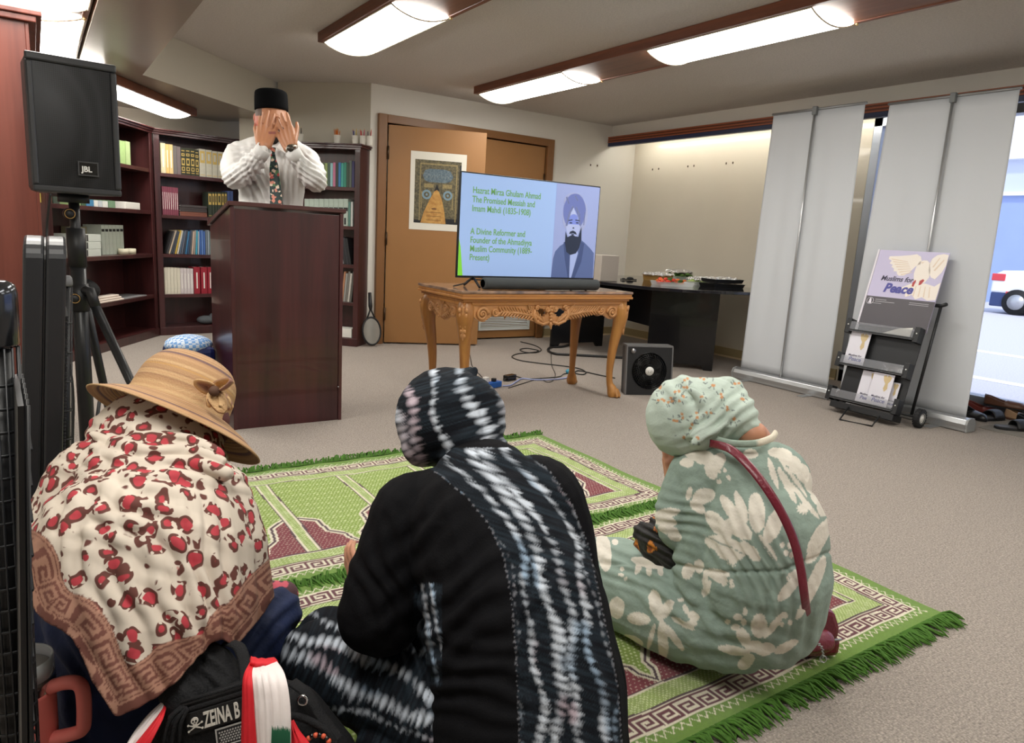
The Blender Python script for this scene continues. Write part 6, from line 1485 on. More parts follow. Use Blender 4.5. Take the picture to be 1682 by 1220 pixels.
# ---------------- woman in sage floral dress (right)
B3 = np.array(at(1220, 1080, 1.82)); B3[2] = .012
w3 = thing('person', 'seated woman in sage green dress with cream flowers and pale mint headscarf, hands to face', 'person', B3)
def EL(P, L):
    m_ = np.zeros(len(P), bool)
    for (cx_, cy_, a_, b_, an) in L:
        c_, s_ = math.cos(math.radians(an)), math.sin(math.radians(an)); dx = P[:, 0] - cx_; dy = P[:, 1] - cy_
        x = (dx * c_ + dy * s_) / a_; y = (-dx * s_ + dy * c_) / b_; m_ |= (x * x + y * y) < 1
    return m_
PET = [(1150, 748, 32, 13, 22), (1176, 762, 12, 22, 35), (1128, 760, 12, 8, 0), (1168, 772, 10, 16, -20), (1181, 775, 4, 3, 0), (1191, 772, 3, 4, 0), (1197, 784, 5, 3, 50), (1181, 791, 5, 4, 0), (1233, 745, 13, 8, 5),
       (1156, 815, 19, 13, -20), (1146, 832, 15, 9, 40), (1132, 810, 5, 12, 15), (1096, 842, 22, 8, -8), (1092, 856, 20, 9, 8), (1098, 870, 18, 8, 15), (1108, 880, 12, 8, 20),
       (1201, 838, 9, 30, -35), (1217, 832, 8, 28, -20), (1243, 842, 14, 33, -4), (1271, 862, 13, 32, 22), (1180, 862, 13, 30, -42), (1214, 868, 26, 14, 35), (1186, 893, 30, 13, 12), (1206, 904, 20, 16, 20), (1232, 905, 9, 22, -45), (1190, 908, 16, 10, 30), (1262, 900, 5, 26, -35),
       (1281, 744, 20, 9, 6), (1297, 756, 19, 10, 14), (1312, 770, 18, 11, 22), (1325, 785, 17, 11, 32), (1335, 800, 16, 11, 40), (1344, 817, 14, 11, 52), (1352, 834, 10, 14, 0), (1270, 777, 5, 27, -18), (1293, 796, 6, 34, -27), (1322, 822, 5, 38, -38), (1306, 790, 4, 34, -36),
       (1285, 895, 4, 5, 0), (1297, 896, 4, 6, 0), (1291, 908, 4, 5, 0), (1300, 911, 4, 5, 0), (1345, 885, 13, 34, 28), (1338, 905, 9, 24, 30), (1356, 870, 8, 26, 20),
       (1013, 998, 13, 18, 0), (1049, 1016, 19, 11, 10), (1077, 992, 11, 24, -12), (1093, 1002, 9, 20, 35), (1070, 1045, 4, 22, 15), (1089, 1052, 9, 34, -2), (1107, 1046, 6, 28, -35), (1122, 1024, 5, 22, -62), (1139, 1012, 11, 8, 30), (1136, 1024, 9, 5, 0),
       (1247, 1028, 14, 20, 0), (1222, 1047, 10, 18, -30), (1272, 1026, 6, 28, 38), (1257, 1066, 16, 11, -10), (1226, 1087, 16, 10, -40), (1206, 1068, 27, 8, 10), (1240, 1062, 16, 10, 0),
       (1195, 1021, 5, 4, 0), (1212, 1013, 8, 6, 0), (1224, 1004, 4, 7, 0), (1208, 1030, 7, 6, 0), (1222, 1022, 5, 6, 0), (1295, 968, 9, 25, 42), (1306, 945, 8, 16, 60), (1338, 955, 10, 46, 22), (1318, 1000, 6, 20, 30),
       (1177, 942, 22, 8, 8), (1158, 949, 4, 15, 5), (1161, 966, 6, 15, 22), (1182, 950, 14, 7, 20), (1190, 960, 4, 3, 0), (1201, 955, 4, 5, 0), (1202, 963, 5, 3, 0), (1064, 924, 28, 8, 12), (1048, 934, 5, 10, 20), (1066, 936, 5, 10, 0), (1084, 936, 5, 10, -15), (992, 905, 12, 34, -8), (1020, 944, 5, 3, 0), (1028, 950, 3, 3, 0), (1022, 934, 3, 4, 0),
       (1291, 1062, 22, 8, -28), (1040, 1052, 18, 8, 25), (1127, 1000, 8, 4, 60), (1118, 985, 5, 3, 0), (1290, 1010, 4, 6, 0), (1298, 1022, 4, 5, 0), (1284, 1026, 4, 4, 0), (1010, 890, 6, 5, 0), (1130, 938, 10, 14, 20), (1148, 930, 8, 12, 0)]
for k_ in range(6): PET.append((1318.6, 835, 2.0, 11, k_ * 30)); PET.append((1203, 921, 1.6, 9, k_ * 30))
M_sage = mat('sage_floral_dress', (255, 255, 255), .8, attr='Col', bump=.25, bscale=90)
def col_dress(V, N):
    P = pix(V); n_ = np.stack([vnoise(P[:, :2], 1 / 9., 1) - .5, vnoise(P[:, :2], 1 / 9., 2) - .5], 1) * 1.6; Q = P[:, :2] + n_
    C = np.tile(lin(140, 158, 148), (len(V), 1)); C[EL(Q, PET)] = lin(222, 216, 204)
    # repeats on the far side and elsewhere stay plain; fine grey veins in the petals
    ve = EL(Q, [(1262, 905, 1.2, 60, -38), (1190, 895, 50, .9, 25), (1310, 800, 1.2, 66, -38)]); C[ve] = lin(150, 160, 150)
    return C * (.94 + .12 * vnoise(V, 60, 3))[:, None]
dress3 = [[S(1152, 778, 1.84, 46), S(1205, 775, 1.78, 52), S(1262, 790, 1.76, 66)], [S(1215, 765, 1.78, 48), S(1240, 735, 1.76, 24)], [S(1235, 790, 1.76, 66), S(1255, 870, 1.74, 98), S(1254, 940, 1.76, 107), S(1248, 992, 1.80, 102)],
          [S(1165, 800, 1.82, 50), S(1178, 880, 1.82, 66), S(1175, 960, 1.84, 74)], [S(1248, 990, 1.82, 100), S(1190, 1002, 1.86, 98), S(1130, 1000, 1.92, 88), S(1060, 975, 2.04, 78), S(990, 952, 2.16, 70)], [S(1170, 990, 1.90, 80), S(1090, 955, 2.10, 56), S(1000, 930, 2.25, 50)],
          [S(1144, 778, 1.86, 44), S(1122, 838, 1.86, 45), S(1118, 862, 1.86, 42)], [S(1118, 862, 1.87, 42), S(1122, 880, 1.90, 26)]]
def post3(V, N):
    V = folds(V, N, [(1240, 920, 1.15, 17, .0045, 60, 1.3), (1120, 1000, 1.2, 36, .006, 70, 1.6), (1120, 850, .3, 17, .004, 34, 1.5), (1300, 1010, 1.9, 26, .004, 60, 1.4), (1200, 1060, .35, 30, .004, 70, 2.0), (1050, 930, .5, 20, .004, 50, 2)])
    P = pix(V); wl = np.interp(P[:, 0], [1100, 1180, 1280, 1370], [925, 941, 938, 905]); V = V - N * (.006 * np.exp(-((P[:, 1] - wl) / 3.5) ** 2))[:, None]
    return crumple(V, N, 8, .007, 5)
blob('dress', w3, M_sage, dress3, .0033, 8, .012, post3, col_dress)
# collar with open back neck
col = MB(); cc3 = catmull([at(1178, 722, 1.74), at(1205, 728, 1.70), at(1240, 728, 1.68), at(1266, 720, 1.70), at(1274, 711, 1.73)], 6)
col.tube(cc3, .0058, 10, flat=1.5); o_ = col.build('collar', M_sage, w3); n_ = len(o_.data.vertices); P = pix(np.array([v.co for v in o_.data.vertices]) + wloc(w3)); set_colors(o_, np.where((P[:, 0] > 1245)[:, None], lin(222, 214, 196), lin(150, 166, 154)))
FLW = [(1088, 638), (1112, 640), (1127, 636), (1152, 652), (1187, 648), (1095, 660), (1118, 655), (1146, 682), (1125, 684), (1163, 678), (1210, 632), (1137, 700), (1100, 655), (1155, 622), (1170, 630), (1217, 655), (1196, 670), (1143, 722), (1108, 690), (1083, 655), (1128, 622), (1205, 690), (1120, 715)]
def col_scarf(V, N):
    P = pix(V); C = np.tile(lin(186, 200, 190), (len(V), 1)); rnd = random.Random(4); O_L = []; B_L = []
    for i, (x, y) in enumerate(FLW):
        a_ = rnd.uniform(0, PI); 
        for k_ in range(2): O_L.append((x + rnd.uniform(-5, 5), y + rnd.uniform(-4, 4), 2.5, 2.3, 0))
        for k_ in range(4): q_ = rnd.uniform(0, 2 * PI); B_L.append((x + 9 * math.cos(q_), y + 7 * math.sin(q_), 3.6, .9, math.degrees(q_) + rnd.uniform(-40, 40)))
    C[EL(P, B_L)] = lin(116, 126, 124); C[EL(P, O_L)] = lin(196, 142, 98)
    return C
scarf3 = [[S(1130, 684, 1.88, 70), S(1168, 681, 1.84, 62)], [S(1122, 690, 1.88, 56), S(1095, 704, 1.92, 30)], [S(1160, 690, 1.82, 54), S(1205, 686, 1.78, 38), S(1230, 700, 1.76, 19)], [S(1130, 700, 1.86, 46), S(1138, 722, 1.84, 18)], [S(1195, 650, 1.84, 32), S(1215, 665, 1.80, 22)]]
def scarf_x(mb):
    for P_, d_, r_ in [([(1136, 728), (1160, 712), (1190, 700), (1220, 694), (1246, 700)], 1.735, 7), ([(1138, 718), (1165, 698), (1200, 684), (1232, 680)], 1.745, 6), ([(1130, 640), (1146, 655), (1152, 690)], 1.76, 7)]:
        C_ = catmull([at(x, y, d_) for x, y in P_], 6); mb.tube(C_, [r_ * d_ / F * (.5 + .5 * math.sin(PI * i / (len(C_) - 1))) for i in range(len(C_))], 10)
blob('headscarf', w3, mat('mint_headscarf', (255, 255, 255), .8, attr='Col', bump=.15, bscale=200), scarf3, .0032, 5, None, lambda V, N: crumple(folds(V, N, [(1190, 690, -.55, 18, .005, 34, 2.0), (1120, 650, 1.2, 34, .004, 40, 1.6)]), N, 14, .007, 6), col_scarf, scarf_x)
def w3x(mb):
    hand(mb, at(1122, 800, 1.97), at(1108, 738, 1.99) - at(1122, 800, 1.97), -FW_ - RT_ * .6, .17, 1, .25, .12, .0085)
    hand(mb, at(1105, 800, 2.08), at(1098, 738, 2.08) - at(1105, 800, 2.08), -RT_ - FW_ * .2, .17, -1, .25, .12, .0085)
blob('body', w3, M_skin, [[S(1150, 682, 1.88, 50), S(1195, 700, 1.84, 36), S(1232, 724, 1.80, 34), S(1240, 800, 1.80, 50), S(1250, 950, 1.84, 70)], [S(1150, 782, 1.88, 28), S(1122, 850, 1.90, 24), S(1122, 800, 1.97, 17)], [S(1120, 715, 1.93, 26), S(1112, 728, 1.95, 18)], [S(1196, 700, 1.79, 16), S(1240, 712, 1.75, 20)], [S(1245, 980, 1.9, 60), S(1010, 950, 2.15, 40)]], .004, 2, .02, None, None, w3x)
# black and orange cloth over her forearm
def col_bo(V, N):
    P = pix(V); n_ = vnoise(P[:, :2], 1 / 11., 8); C = np.tile(lin(16, 14, 14), (len(V), 1)); C[n_ > .66] = lin(196, 120, 30); C[n_ > .76] = lin(120, 60, 24); return C
blob('sleeve_cloth', w3, mat('black_orange_cloth', (255, 255, 255), .6, attr='Col', bump=.3, bscale=60), [[S(1058, 876, 1.98, 19), S(1085, 888, 1.94, 30), S(1112, 908, 1.90, 32)], [S(1082, 862, 1.98, 16), S(1100, 880, 1.93, 26)], [S(1050, 892, 1.99, 10), S(1090, 915, 1.94, 24)]], .004, 4, None, lambda V, N: crumple(folds(V, N, [(1085, 885, .6, 13, .004, 40, 1.5)]), N, 20, .006, 3), col_bo)

# ---- burgundy shoulder bag with strap and chain
M_burg = mat('burgundy_leather', (112, 28, 46), .35, bump=.25, bscale=120, coat=.2)
bb = np.array(at(1340, 1085, 1.90)); bb[2] = .012
t = thing('shoulder_bag', 'burgundy leather bag resting on the rug behind the floral dress', 'handbag', bb)
MB().capsule(at(1325, 1054, 1.88), at(1352, 1052, 1.90), .030, .030, 14).build('pad', M_burg, t)
bx0, bx1 = at(1300, 1075, 1.94), at(1382, 1063, 1.96); ux3 = nrm((bx1 - bx0) * (1, 1, 0)); uy3 = np.cross(UPz, ux3)
base3 = np.array((bx0[0], bx0[1], .014)); lw = np.linalg.norm((bx1 - bx0)[:2])
MB().obox(base3, ux3, uy3, UPz, 0, 0, 0, lw, .085, .055).build('lower_pocket', M_burg, t, bevel=.015)
MB().prism([base3 + ux3 * .02 + UPz * .05, base3 + ux3 * (lw - .01) + UPz * .05, base3 + ux3 * (lw - .01) + UPz * .09, base3 + ux3 * (lw - .03) + UPz * .135, base3 + ux3 * (lw - .055) + UPz * .145, base3 + ux3 * .03 + UPz * .13], uy3 * .07).build('upper_body', M_burg, t, bevel=.014)
MB().tube([base3 + ux3 * .02 - uy3 * .001 + UPz * .052, base3 + ux3 * (lw - .004) - uy3 * .001 + UPz * .056], .0028, 6).build('zip', mat('zip_silver', (180, 176, 170), .35, metal=.8), t)
stp = catmull([at(1166, 728, 1.74), at(1200, 738, 1.665), at(1236, 772, 1.61), at(1272, 822, 1.575), at(1300, 878, 1.57), at(1314, 930, 1.575), at(1322, 985, 1.59), at(1328, 1030, 1.67)], 8)
gs_ = []
for i in range(len(stp)):
    d_ = nrm(stp[min(i + 1, len(stp) - 1)] - stp[max(i - 1, 0)]); s_ = nrm(np.cross(d_, FW_)); gs_.append([stp[i] + s_ * (.0095 * q_) - FW_ * .002 * (1 - q_ * q_) for q_ in (-1, -.5, 0, .5, 1)])
MB().grid(gs_).build('strap', M_burg, t, solid=.003)
chain_ = catmull([at(1329, 1030, 1.67), at(1338, 1050, 1.74), at(1350, 1064, 1.81), at(1352, 1080, 1.86)], 6); ch = MB()
for i in range(len(chain_) - 1):
    c_ = (chain_[i] + chain_[i + 1]) / 2; d_ = nrm(chain_[i + 1] - chain_[i]); o2_ = nrm(np.cross(d_, FW_)) if i % 2 else nrm(FW_ - d_ * np.dot(FW_, d_))
    ch.tube([c_ + d_ * .006 * math.cos(a_) + o2_ * .0036 * math.sin(a_) for a_ in np.linspace(0, 2 * PI, 11)[:-1]], .0011, 5, closed=True)
for q_ in ((1328, 1028, 1.67), (1352, 1082, 1.86)): c_ = at(*q_); ch.tube([c_ + RT_ * .009 * math.cos(a_) + UP_ * .009 * math.sin(a_) for a_ in np.linspace(0, 2 * PI, 13)[:-1]], .0015, 5, closed=True)
chb = ch.build('chain', M_silver, t); chb['kind'] = 'stuff'

# ---------------- man at the lectern
MD = 4.42
Bm = np.array(at(448, 335, MD)); Bm[2] = 0
mn = thing('person', 'man in white shirt, floral tie and black cap covering his face with both hands', 'person', Bm)
m = lambda x, y, r_, dd=0.: S(x, y, MD + dd, r_)
M_shirt = mat('white_shirt', (214, 213, 211), .75, bump=.2, bscale=40)
shirt = [[m(395, 252, 20), m(425, 246, 22), m(450, 244, 20), m(480, 250, 22), m(505, 262, 20)], [m(415, 262, 26), m(420, 300, 27), m(421, 345, 27)], [m(475, 264, 28), m(470, 300, 28), m(468, 345, 28)], [m(446, 262, 28, -.02), m(446, 300, 30, -.03), m(446, 345, 30, -.02)],
         [m(390, 254, 20, -.0), m(381, 276, 19, -.08), m(386, 292, 19, -.16), m(402, 284, 19, -.20)], [m(398, 285, 19, -.22), m(418, 264, 16, -.27), m(430, 251, 12.5, -.30)],
         [m(504, 264, 20, -.0), m(517, 286, 18, -.08), m(519, 299, 18, -.15), m(508, 290, 18, -.20)], [m(510, 292, 18, -.22), m(495, 270, 15, -.27), m(483, 255, 12, -.30)],
         [m(446, 345, 34), m(446, 420, 36)]]
def post_m(V, N):
    return crumple(folds(V, N, [(425, 300, 1.25, 11, .010, 26, 1.8), (470, 300, 1.75, 12, .010, 26, 1.8), (388, 285, -.5, 8, .008, 16, 1.6), (512, 285, .7, 8, .009, 18, 1.8), (415, 270, -.8, 7, .006, 14, 1.5), (492, 268, 1.0, 7, .007, 14, 1.4), (400, 250, .3, 9, .008, 16, 1.4)]), N, 12, .014, 3)
blob('shirt', mn, M_shirt, shirt, .0075, 4, None, post_m)
def cuff(a_, b_, r_):
    a_, b_ = at(*a_), at(*b_); d_ = nrm(b_ - a_); u_ = nrm(np.cross(d_, FW_)); L_ = np.linalg.norm(b_ - a_)
    MB().lathe([(r_ * .86, 0), (r_, .004), (r_ * 1.02, L_ * .5), (r_, L_), (r_ * .86, L_ + .001), (r_ * .82, L_ * .4)], a_, 22, u_, np.cross(d_, u_), d_).build('cuff', M_shirt, mn)
cuff((424, 258, MD - .29), (435, 243, MD - .315), .046); cuff((489, 262, MD - .29), (480, 248, MD - .315), .045)
cl = MB(); 
cl.prism([at(436, 236, MD - .10), at(452, 243, MD - .15), at(446, 250, MD - .15), at(430, 243, MD - .12)], -FW_ * .01); cl.prism([at(462, 232, MD - .10), at(476, 240, MD - .12), at(468, 252, MD - .15), at(454, 243, MD - .15)], -FW_ * .01)
cl.build('collar', M_shirt, mn, bevel=.003)
M_tief = bpy.data.materials.new('floral_tie'); M_tief.use_nodes = True
def make_tie(mm):
    t_ = mm.node_tree; b = t_.nodes['Principled BSDF']; b.inputs['Roughness'].default_value = .6; v = t_.nodes.new('ShaderNodeTexVoronoi'); v.inputs['Scale'].default_value = 62
    tc = t_.nodes.new('ShaderNodeTexCoord'); r = t_.nodes.new('ShaderNodeValToRGB'); r.color_ramp.interpolation = 'CONSTANT'; e_ = r.color_ramp.elements; e_[0].position = 0; e_[0].color = srgb(24, 48, 46); e_[1].position = .40; e_[1].color = srgb(80, 120, 80)
    for p_, c_ in ((.52, (226, 206, 186)), (.62, (26, 52, 52)), (.84, (216, 140, 120)), (.93, (180, 70, 66))): q_ = e_.new(p_); q_.color = srgb(*c_)
    sp_ = t_.nodes.new('ShaderNodeSeparateColor'); t_.links.new(tc.outputs['Object'], v.inputs['Vector']); t_.links.new(v.outputs['Color'], sp_.inputs[0]); t_.links.new(sp_.outputs[0], r.inputs[0]); t_.links.new(r.outputs[0], b.inputs['Base Color'])
make_tie(M_tief)
td = MD - .185
MB().prism([at(445, 246, td), at(451, 246, td), at(454, 262, td), at(457, 270, td - .005), at(465, 335, td - .005), at(462, 350, td), at(449, 350, td), at(444, 335, td - .005), at(443, 275, td), at(445, 262, td)], -FW_ * .008).build('tie', M_tief, mn, bevel=.003)
MB().prism([at(441, 242, td - .004), at(454, 243, td - .004), at(451, 256, td - .01), at(446, 257, td - .01)], -FW_ * .014).build('tie_knot', M_tief, bpy.data.objects['tie'], bevel=.004)
def manx(mb):
    hand(mb, at(433, 240, MD - .30), at(441, 203, MD - .235) - at(433, 240, MD - .30), -FW_ + RT_ * .25, .27, -1, .06, .05, .0118, .25)
    hand(mb, at(478, 243, MD - .30), at(463, 203, MD - .235) - at(478, 243, MD - .30), -FW_ - RT_ * .25, .27, 1, .06, .05, .0118, .25)
    # ear
    for a_ in range(6): mb.ball(at(419.5 + .8 * math.cos(a_), 196 + 6 * math.sin(a_ * 1.05), MD + .0), (.007, .012, .012), 8, 6)
    mb.ball(at(419, 193, MD + .0), (.012, .016, .026), 10, 8); mb.ball(at(421, 203, MD), (.008, .01, .012), 8, 6)
    mb.ball(at(474, 194, MD + .02), (.010, .016, .026), 10, 8)
    mb.capsule(at(447, 192, MD - .105), at(447, 208, MD - .125), .010, .015, 10)    # nose
    mb.ball(at(438, 193, MD - .085), (.016, .014, .010), 8, 6); mb.ball(at(457, 193, MD - .085), (.016, .014, .010), 8, 6)
    mb.capsule(at(441, 218, MD - .10), at(453, 218, MD - .10), .008, .008, 8)
head_m = [[m(446, 182, 25, .02), m(446, 200, 25.5, .0), m(447, 214, 21, -.01)], [m(447, 218, 17, -.02), m(448, 228, 11, -.035)], [m(447, 215, 15, .02), m(447, 250, 15, .02)], [m(447, 255, 15, .02), m(446, 320, 24, .02)],
          [m(400, 285, 10, -.22), m(420, 262, 8.5, -.28), m(433, 240, 7.5, -.30)], [m(508, 292, 10, -.22), m(493, 267, 8.5, -.28), m(478, 243, 7.2, -.30)], [m(446, 330, 20), m(435, 470, 22), m(434, 640, 16)], [m(446, 330, 20), m(458, 470, 22), m(460, 640, 16)]]
def mcol(V, N):
    P = pix(V); C = np.tile(lin(178, 124, 92), (len(V), 1)); f_ = (P[:, 0] > 436) & (P[:, 0] < 470) & (P[:, 1] > 214) & (P[:, 1] < 240) & (P[:, 2] > MD - .17) & (P[:, 2] < MD - .03)
    C[f_] = lin(46, 30, 26); ea = (P[:, 0] < 424) & (P[:, 1] < 207); C[ea] = lin(186, 104, 84)
    lip = (np.abs(P[:, 1] - 218) < 2) & (np.abs(P[:, 0] - 447) < 6) & (P[:, 2] < MD - .08); C[lip] = lin(140, 80, 74)
    sh_ = (P[:, 1] < 190) & (P[:, 1] > 178) & (P[:, 0] < 430) & (P[:, 0] > 419); C[sh_] = lin(96, 78, 70); return C
blob('body', mn, mat('skin_man', (255, 255, 255), .5, attr='Col'), head_m, .0042, 2, None, None, mcol, manx)
blob('beard', mn, mat('dark_beard', (32, 24, 22), .9, bump=.6, bscale=120), [[m(440, 222, 9, -.055), m(448, 229, 9, -.075), m(456, 223, 9, -.055)], [m(434, 214, 6, -.04), m(438, 222, 7, -.045)], [m(462, 214, 6, -.04), m(458, 222, 7, -.045)]], .005, 3)
kc_ = at(446, 182, MD + .01); kz = nrm(UPz + RT_ * -.03 + FWh * .02)
kp = [(.096, 0), (.100, .002), (.1005, .02), (.099, .075), (.097, .10), (.092, .112), (.080, .119), (.05, .123), (1e-6, .125)]
MB().lathe(kp, kc_, 40, RT_, nrm(np.cross(kz, RT_)), kz, 1.0, 1.12).build('cap', mat('black_velvet', (9, 9, 11), .95, spec=.1), mn)
blob('hair', mn, mat('dark_hair', (58, 48, 44), .9), [[m(427, 184, 6, .02), m(425, 190, 5, .02)], [m(430, 186, 8, .06), m(462, 186, 8, .06)], [m(467, 186, 6, .02), m(470, 190, 4.5, .02)]], .005, 2)
wr = at(480, 246, MD - .305); wd_ = nrm(at(462, 207, MD - .215) - at(478, 243, MD - .30)); wu = nrm(np.cross(wd_, FW_)); wv_ = np.cross(wd_, wu)
wt = MB().lathe([(.034, -.010), (.037, -.010), (.037, .010), (.034, .010), (.034, -.010)], wr - wd_ * .004, 26, wu, wv_, wd_); W1 = wt.build('watch', mat('watch_steel', (176, 168, 150), .3, metal=.9), mn)
MB().tube([wr - wd_ * .004 - FW_ * .034, wr - wd_ * .004 - FW_ * .046], .020, 20).build('watch_dial', mat('watch_face', (70, 66, 60), .2, metal=.4), W1)
# ================================================================== LOUDSPEAKER, TOWER FANS, TUMBLER, BACKPACK
# loudspeaker on tripod
q0, q1 = at(54, 313, 2.38), at(200, 334, 2.547); sx_ = nrm((q1 - q0) * (1, 1, 0)); sy_ = np.cross(UPz, sx_); sw = np.linalg.norm((q1 - q0)[:2]); sz0 = q0[2]; szh = at(50, 92, 2.38)[2] - sz0
SO = np.array((q0[0], q0[1], sz0)); sc_ = SO + sx_ * sw / 2 + sy_ * .13
t = thing('loudspeaker', 'black portable loudspeaker with perforated grille on a tripod pole', 'loudspeaker', (sc_[0], sc_[1], sz0))
M_spk = mat('speaker_shell', (62, 62, 64), .45, bump=.15, bscale=300)
MB().prism([SO + sx_ * a_ + sy_ * b_ for a_, b_ in [(0, .0), (sw, .0), (sw - .0, .06), (sw - .06, .24), (.03, .24), (.0, .14)]], (0, 0, szh)).build('cabinet', M_spk, t, bevel=.018)
fm = MB(); b_ = .018
for a0, a1, c0, c1 in [(0, sw, 0, .022), (0, sw, szh - .026, szh), (0, .020, .022, szh - .026), (sw - .020, sw, .022, szh - .026)]: fm.obox(SO, sx_, sy_, UPz, a0, -.014, c0, a1, .0, c1)
fm.build('front_rim', mat('speaker_rim', (54, 55, 58), .4), t, bevel=.006)
M_gr = bpy.data.materials.new('speaker_grille'); M_gr.use_nodes = True
def grille_mat(mm):
    t_ = mm.node_tree; b = t_.nodes['Principled BSDF']; b.inputs['Roughness'].default_value = .4; b.inputs['Metallic'].default_value = .3
    tc = t_.nodes.new('ShaderNodeTexCoord'); v = t_.nodes.new('ShaderNodeTexVoronoi'); v.inputs['Scale'].default_value = 165; v.inputs['Randomness'].default_value = .0
    r = t_.nodes.new('ShaderNodeValToRGB'); e_ = r.color_ramp.elements; e_[0].position = .38; e_[0].color = srgb(5, 5, 6); e_[1].position = .46; e_[1].color = srgb(32, 33, 36)
    t_.links.new(tc.outputs['Object'], v.inputs['Vector']); t_.links.new(v.outputs['Distance'], r.inputs[0]); t_.links.new(r.outputs[0], b.inputs['Base Color'])
grille_mat(M_gr)
G = []
for j in range(9):
    v_ = j / 8; G.append([SO + sx_ * (.018 + (sw - .036) * i / 12) - sy_ * (.004 + .008 * math.sin(PI * i / 12) * math.sin(PI * v_)) + UPz * (.02 + (szh - .044) * v_) for i in range(13)])
MB().grid(G).build('grille', M_gr, t)
lp = SO + sx_ * sw * .50 - sy_ * .015 + UPz * .062
lb = MB().obox(lp, sx_, sy_, UPz, 0, -.004, 0, .062, .006, .048).build('logo_plate', M_blackg, t, bevel=.002)
lf = MB()
for a0, a1, c0, c1 in [(0, .062, 0, .004), (0, .062, .044, .048), (0, .004, .004, .044), (.058, .062, .004, .044)]: lf.obox(lp - sy_ * .004, sx_, sy_, UPz, a0, -.002, c0, a1, .001, c1)
lf.build('logo_rim', M_spk, lb); add_text(MB(), 'JBL', .026, lp - sy_ * .0048 + sx_ * .011 + UPz * .014, sx_, UPz, bold=.0008, sx=.9).build('logo_text', M_white, lb)
hv = MB()
for k_ in range(16): hv.obox(SO + sy_ * (.10 + .0), sx_, sy_, UPz, -.006 + .026, 0, .12 + k_ * .018, -.0 + .026, .05, .128 + k_ * .018)
hv.build('side_vents', M_black, t)
# stand
pc = np.array((sc_[0], sc_[1], 0))
t = thing('speaker_stand', 'black tripod stand with round knobs carrying the loudspeaker', 'stand', pc)
hubz = .80
MB().tube([pc + (0, 0, sz0 - .30), pc + (0, 0, sz0 - .002)], .0175, 16).tube([pc + (0, 0, sz0 - .03), pc + (0, 0, sz0 - .001)], .05, 20).build('inner_pole', M_black, t)
MB().tube([pc + (0, 0, .12), pc + (0, 0, sz0 - .22)], .027, 18).build('outer_pole', mat('stand_black', (30, 31, 33), .35), t)
MB().tube([pc + (0, 0, sz0 - .26), pc + (0, 0, sz0 - .12)], .031, 18).build('collar', M_black, t)
MB().tube([pc + (0, 0, hubz - .05), pc + (0, 0, hubz + .05)], .032, 18).build('leg_hub', M_black, t)
MB().tube([pc + (0, 0, .13), pc + (0, 0, .19)], .031, 18).build('brace_collar', M_black, t)
M_goldr = mat('knob_ring', (170, 134, 80), .4, metal=.5)
for z_ in (sz0 - .07, hubz): 
    k_ = pc + (0, 0, z_) - sy_ * .045 - sx_ * .02
    K_ = MB().tube([k_ + sy_ * .03, k_], .020, 20).build('knob', M_black, t)
    MB().tube([k_ - sy_ * .001 + sx_ * .016 * math.cos(a_) + UPz * .016 * math.sin(a_) for a_ in np.linspace(0, 2 * PI, 21)[:-1]], .0016, 6, closed=True).build('knob_ring', M_goldr, K_)
dirs = [nrm(RT_ * (1, 1, 0) * 1 - FWh * .25)] ; a0 = math.atan2(dirs[0][1], dirs[0][0])
for k_ in range(3):
    a_ = a0 + k_ * 2 * PI / 3; d_ = np.array((math.cos(a_), math.sin(a_), 0)); top_ = pc + d_ * .05 + (0, 0, hubz + .01); end_ = pc + d_ * .46 + (0, 0, .02)
    L_ = MB().tube([top_, end_], [.0165, .0155], 14).build('leg', mat('stand_black', (30, 31, 33), .35), t)
    MB().tube([top_ * .12 + end_ * -.0 + top_ * .88 - d_ * .06 + (0, 0, .02), top_ + (0, 0, .016), top_ + (end_ - top_) * .05], .019, 12).build('leg_joint', M_black, L_)
    MB().ball(end_ + (0, 0, -.0), (.02, .02, .019), 10, 8).build('rubber_foot', M_black, L_)
    MB().tube([pc + d_ * .03 + (0, 0, .16), pc + d_ * .25 + (0, 0, .44)], .007, 8).build('brace', M_black, t)
tag(MB().tube(catmull([at(83, 318, 2.40), at(79, 350, 2.42), at(77, 385, 2.44), at(78, 440, 2.42), pc + (-.04, -.03, .5), pc + (-.05, -.04, .2), pc + (-.02, -.12, .006), pc + (.25, -.2, .006), pc + (.45, -.15, .006)], 8), .004, 7).build('cable', M_cable), 'thin black cable hanging from the loudspeaker down its stand', 'cable')
fcable([(366, 772), (374, 762), (377, 752), (372, 745), (362, 744)], .004, 'small loop of black cable on the carpet behind the shawl')

# tower fans standing at the left edge
M_tf = mat('tower_black', (34, 35, 38), .38); M_tf2 = mat('tower_black_deep', (16, 16, 18), .4); M_tgrey = mat('tower_grey_cap', (96, 96, 98), .45); M_daycore = mat('daylight_core', (214, 208, 190), .5)
RTh = nrm(RT_ * (1, 1, 0))
def tower_frame(px, py, d, lean):
    global RTh, FWh
    tp = at(px, py, d); bt = np.array((tp[0], tp[1], 0)) + RTh * lean; up = nrm(tp - bt)
    rr_ = cray(px, py); FWh = nrm((rr_[0], rr_[1], 0)); RTh = np.array((FWh[1], -FWh[0], 0)); return bt, up, np.linalg.norm(tp - bt)
bt, up, L_ = tower_frame(74, 387, 1.62, -.085)
t = thing('tower_fan', 'tall black slab shaped tower fan seen edge-on, in front of the tripod', 'tower fan', bt)
def slab(x0, x1, y0, y1, r_):
    P_ = [(x0, y0), (x1, y0), (x1, y1), (x0, y1)]; return P_
fy = FWh
n_ = 10; prof_ = [(y_ * .12, 0) for y_ in (-1, 1)]
arc = [(.12 * math.cos(a_), L_ - .045 + .045 * math.sin(a_)) for a_ in np.linspace(0, PI, 15)]
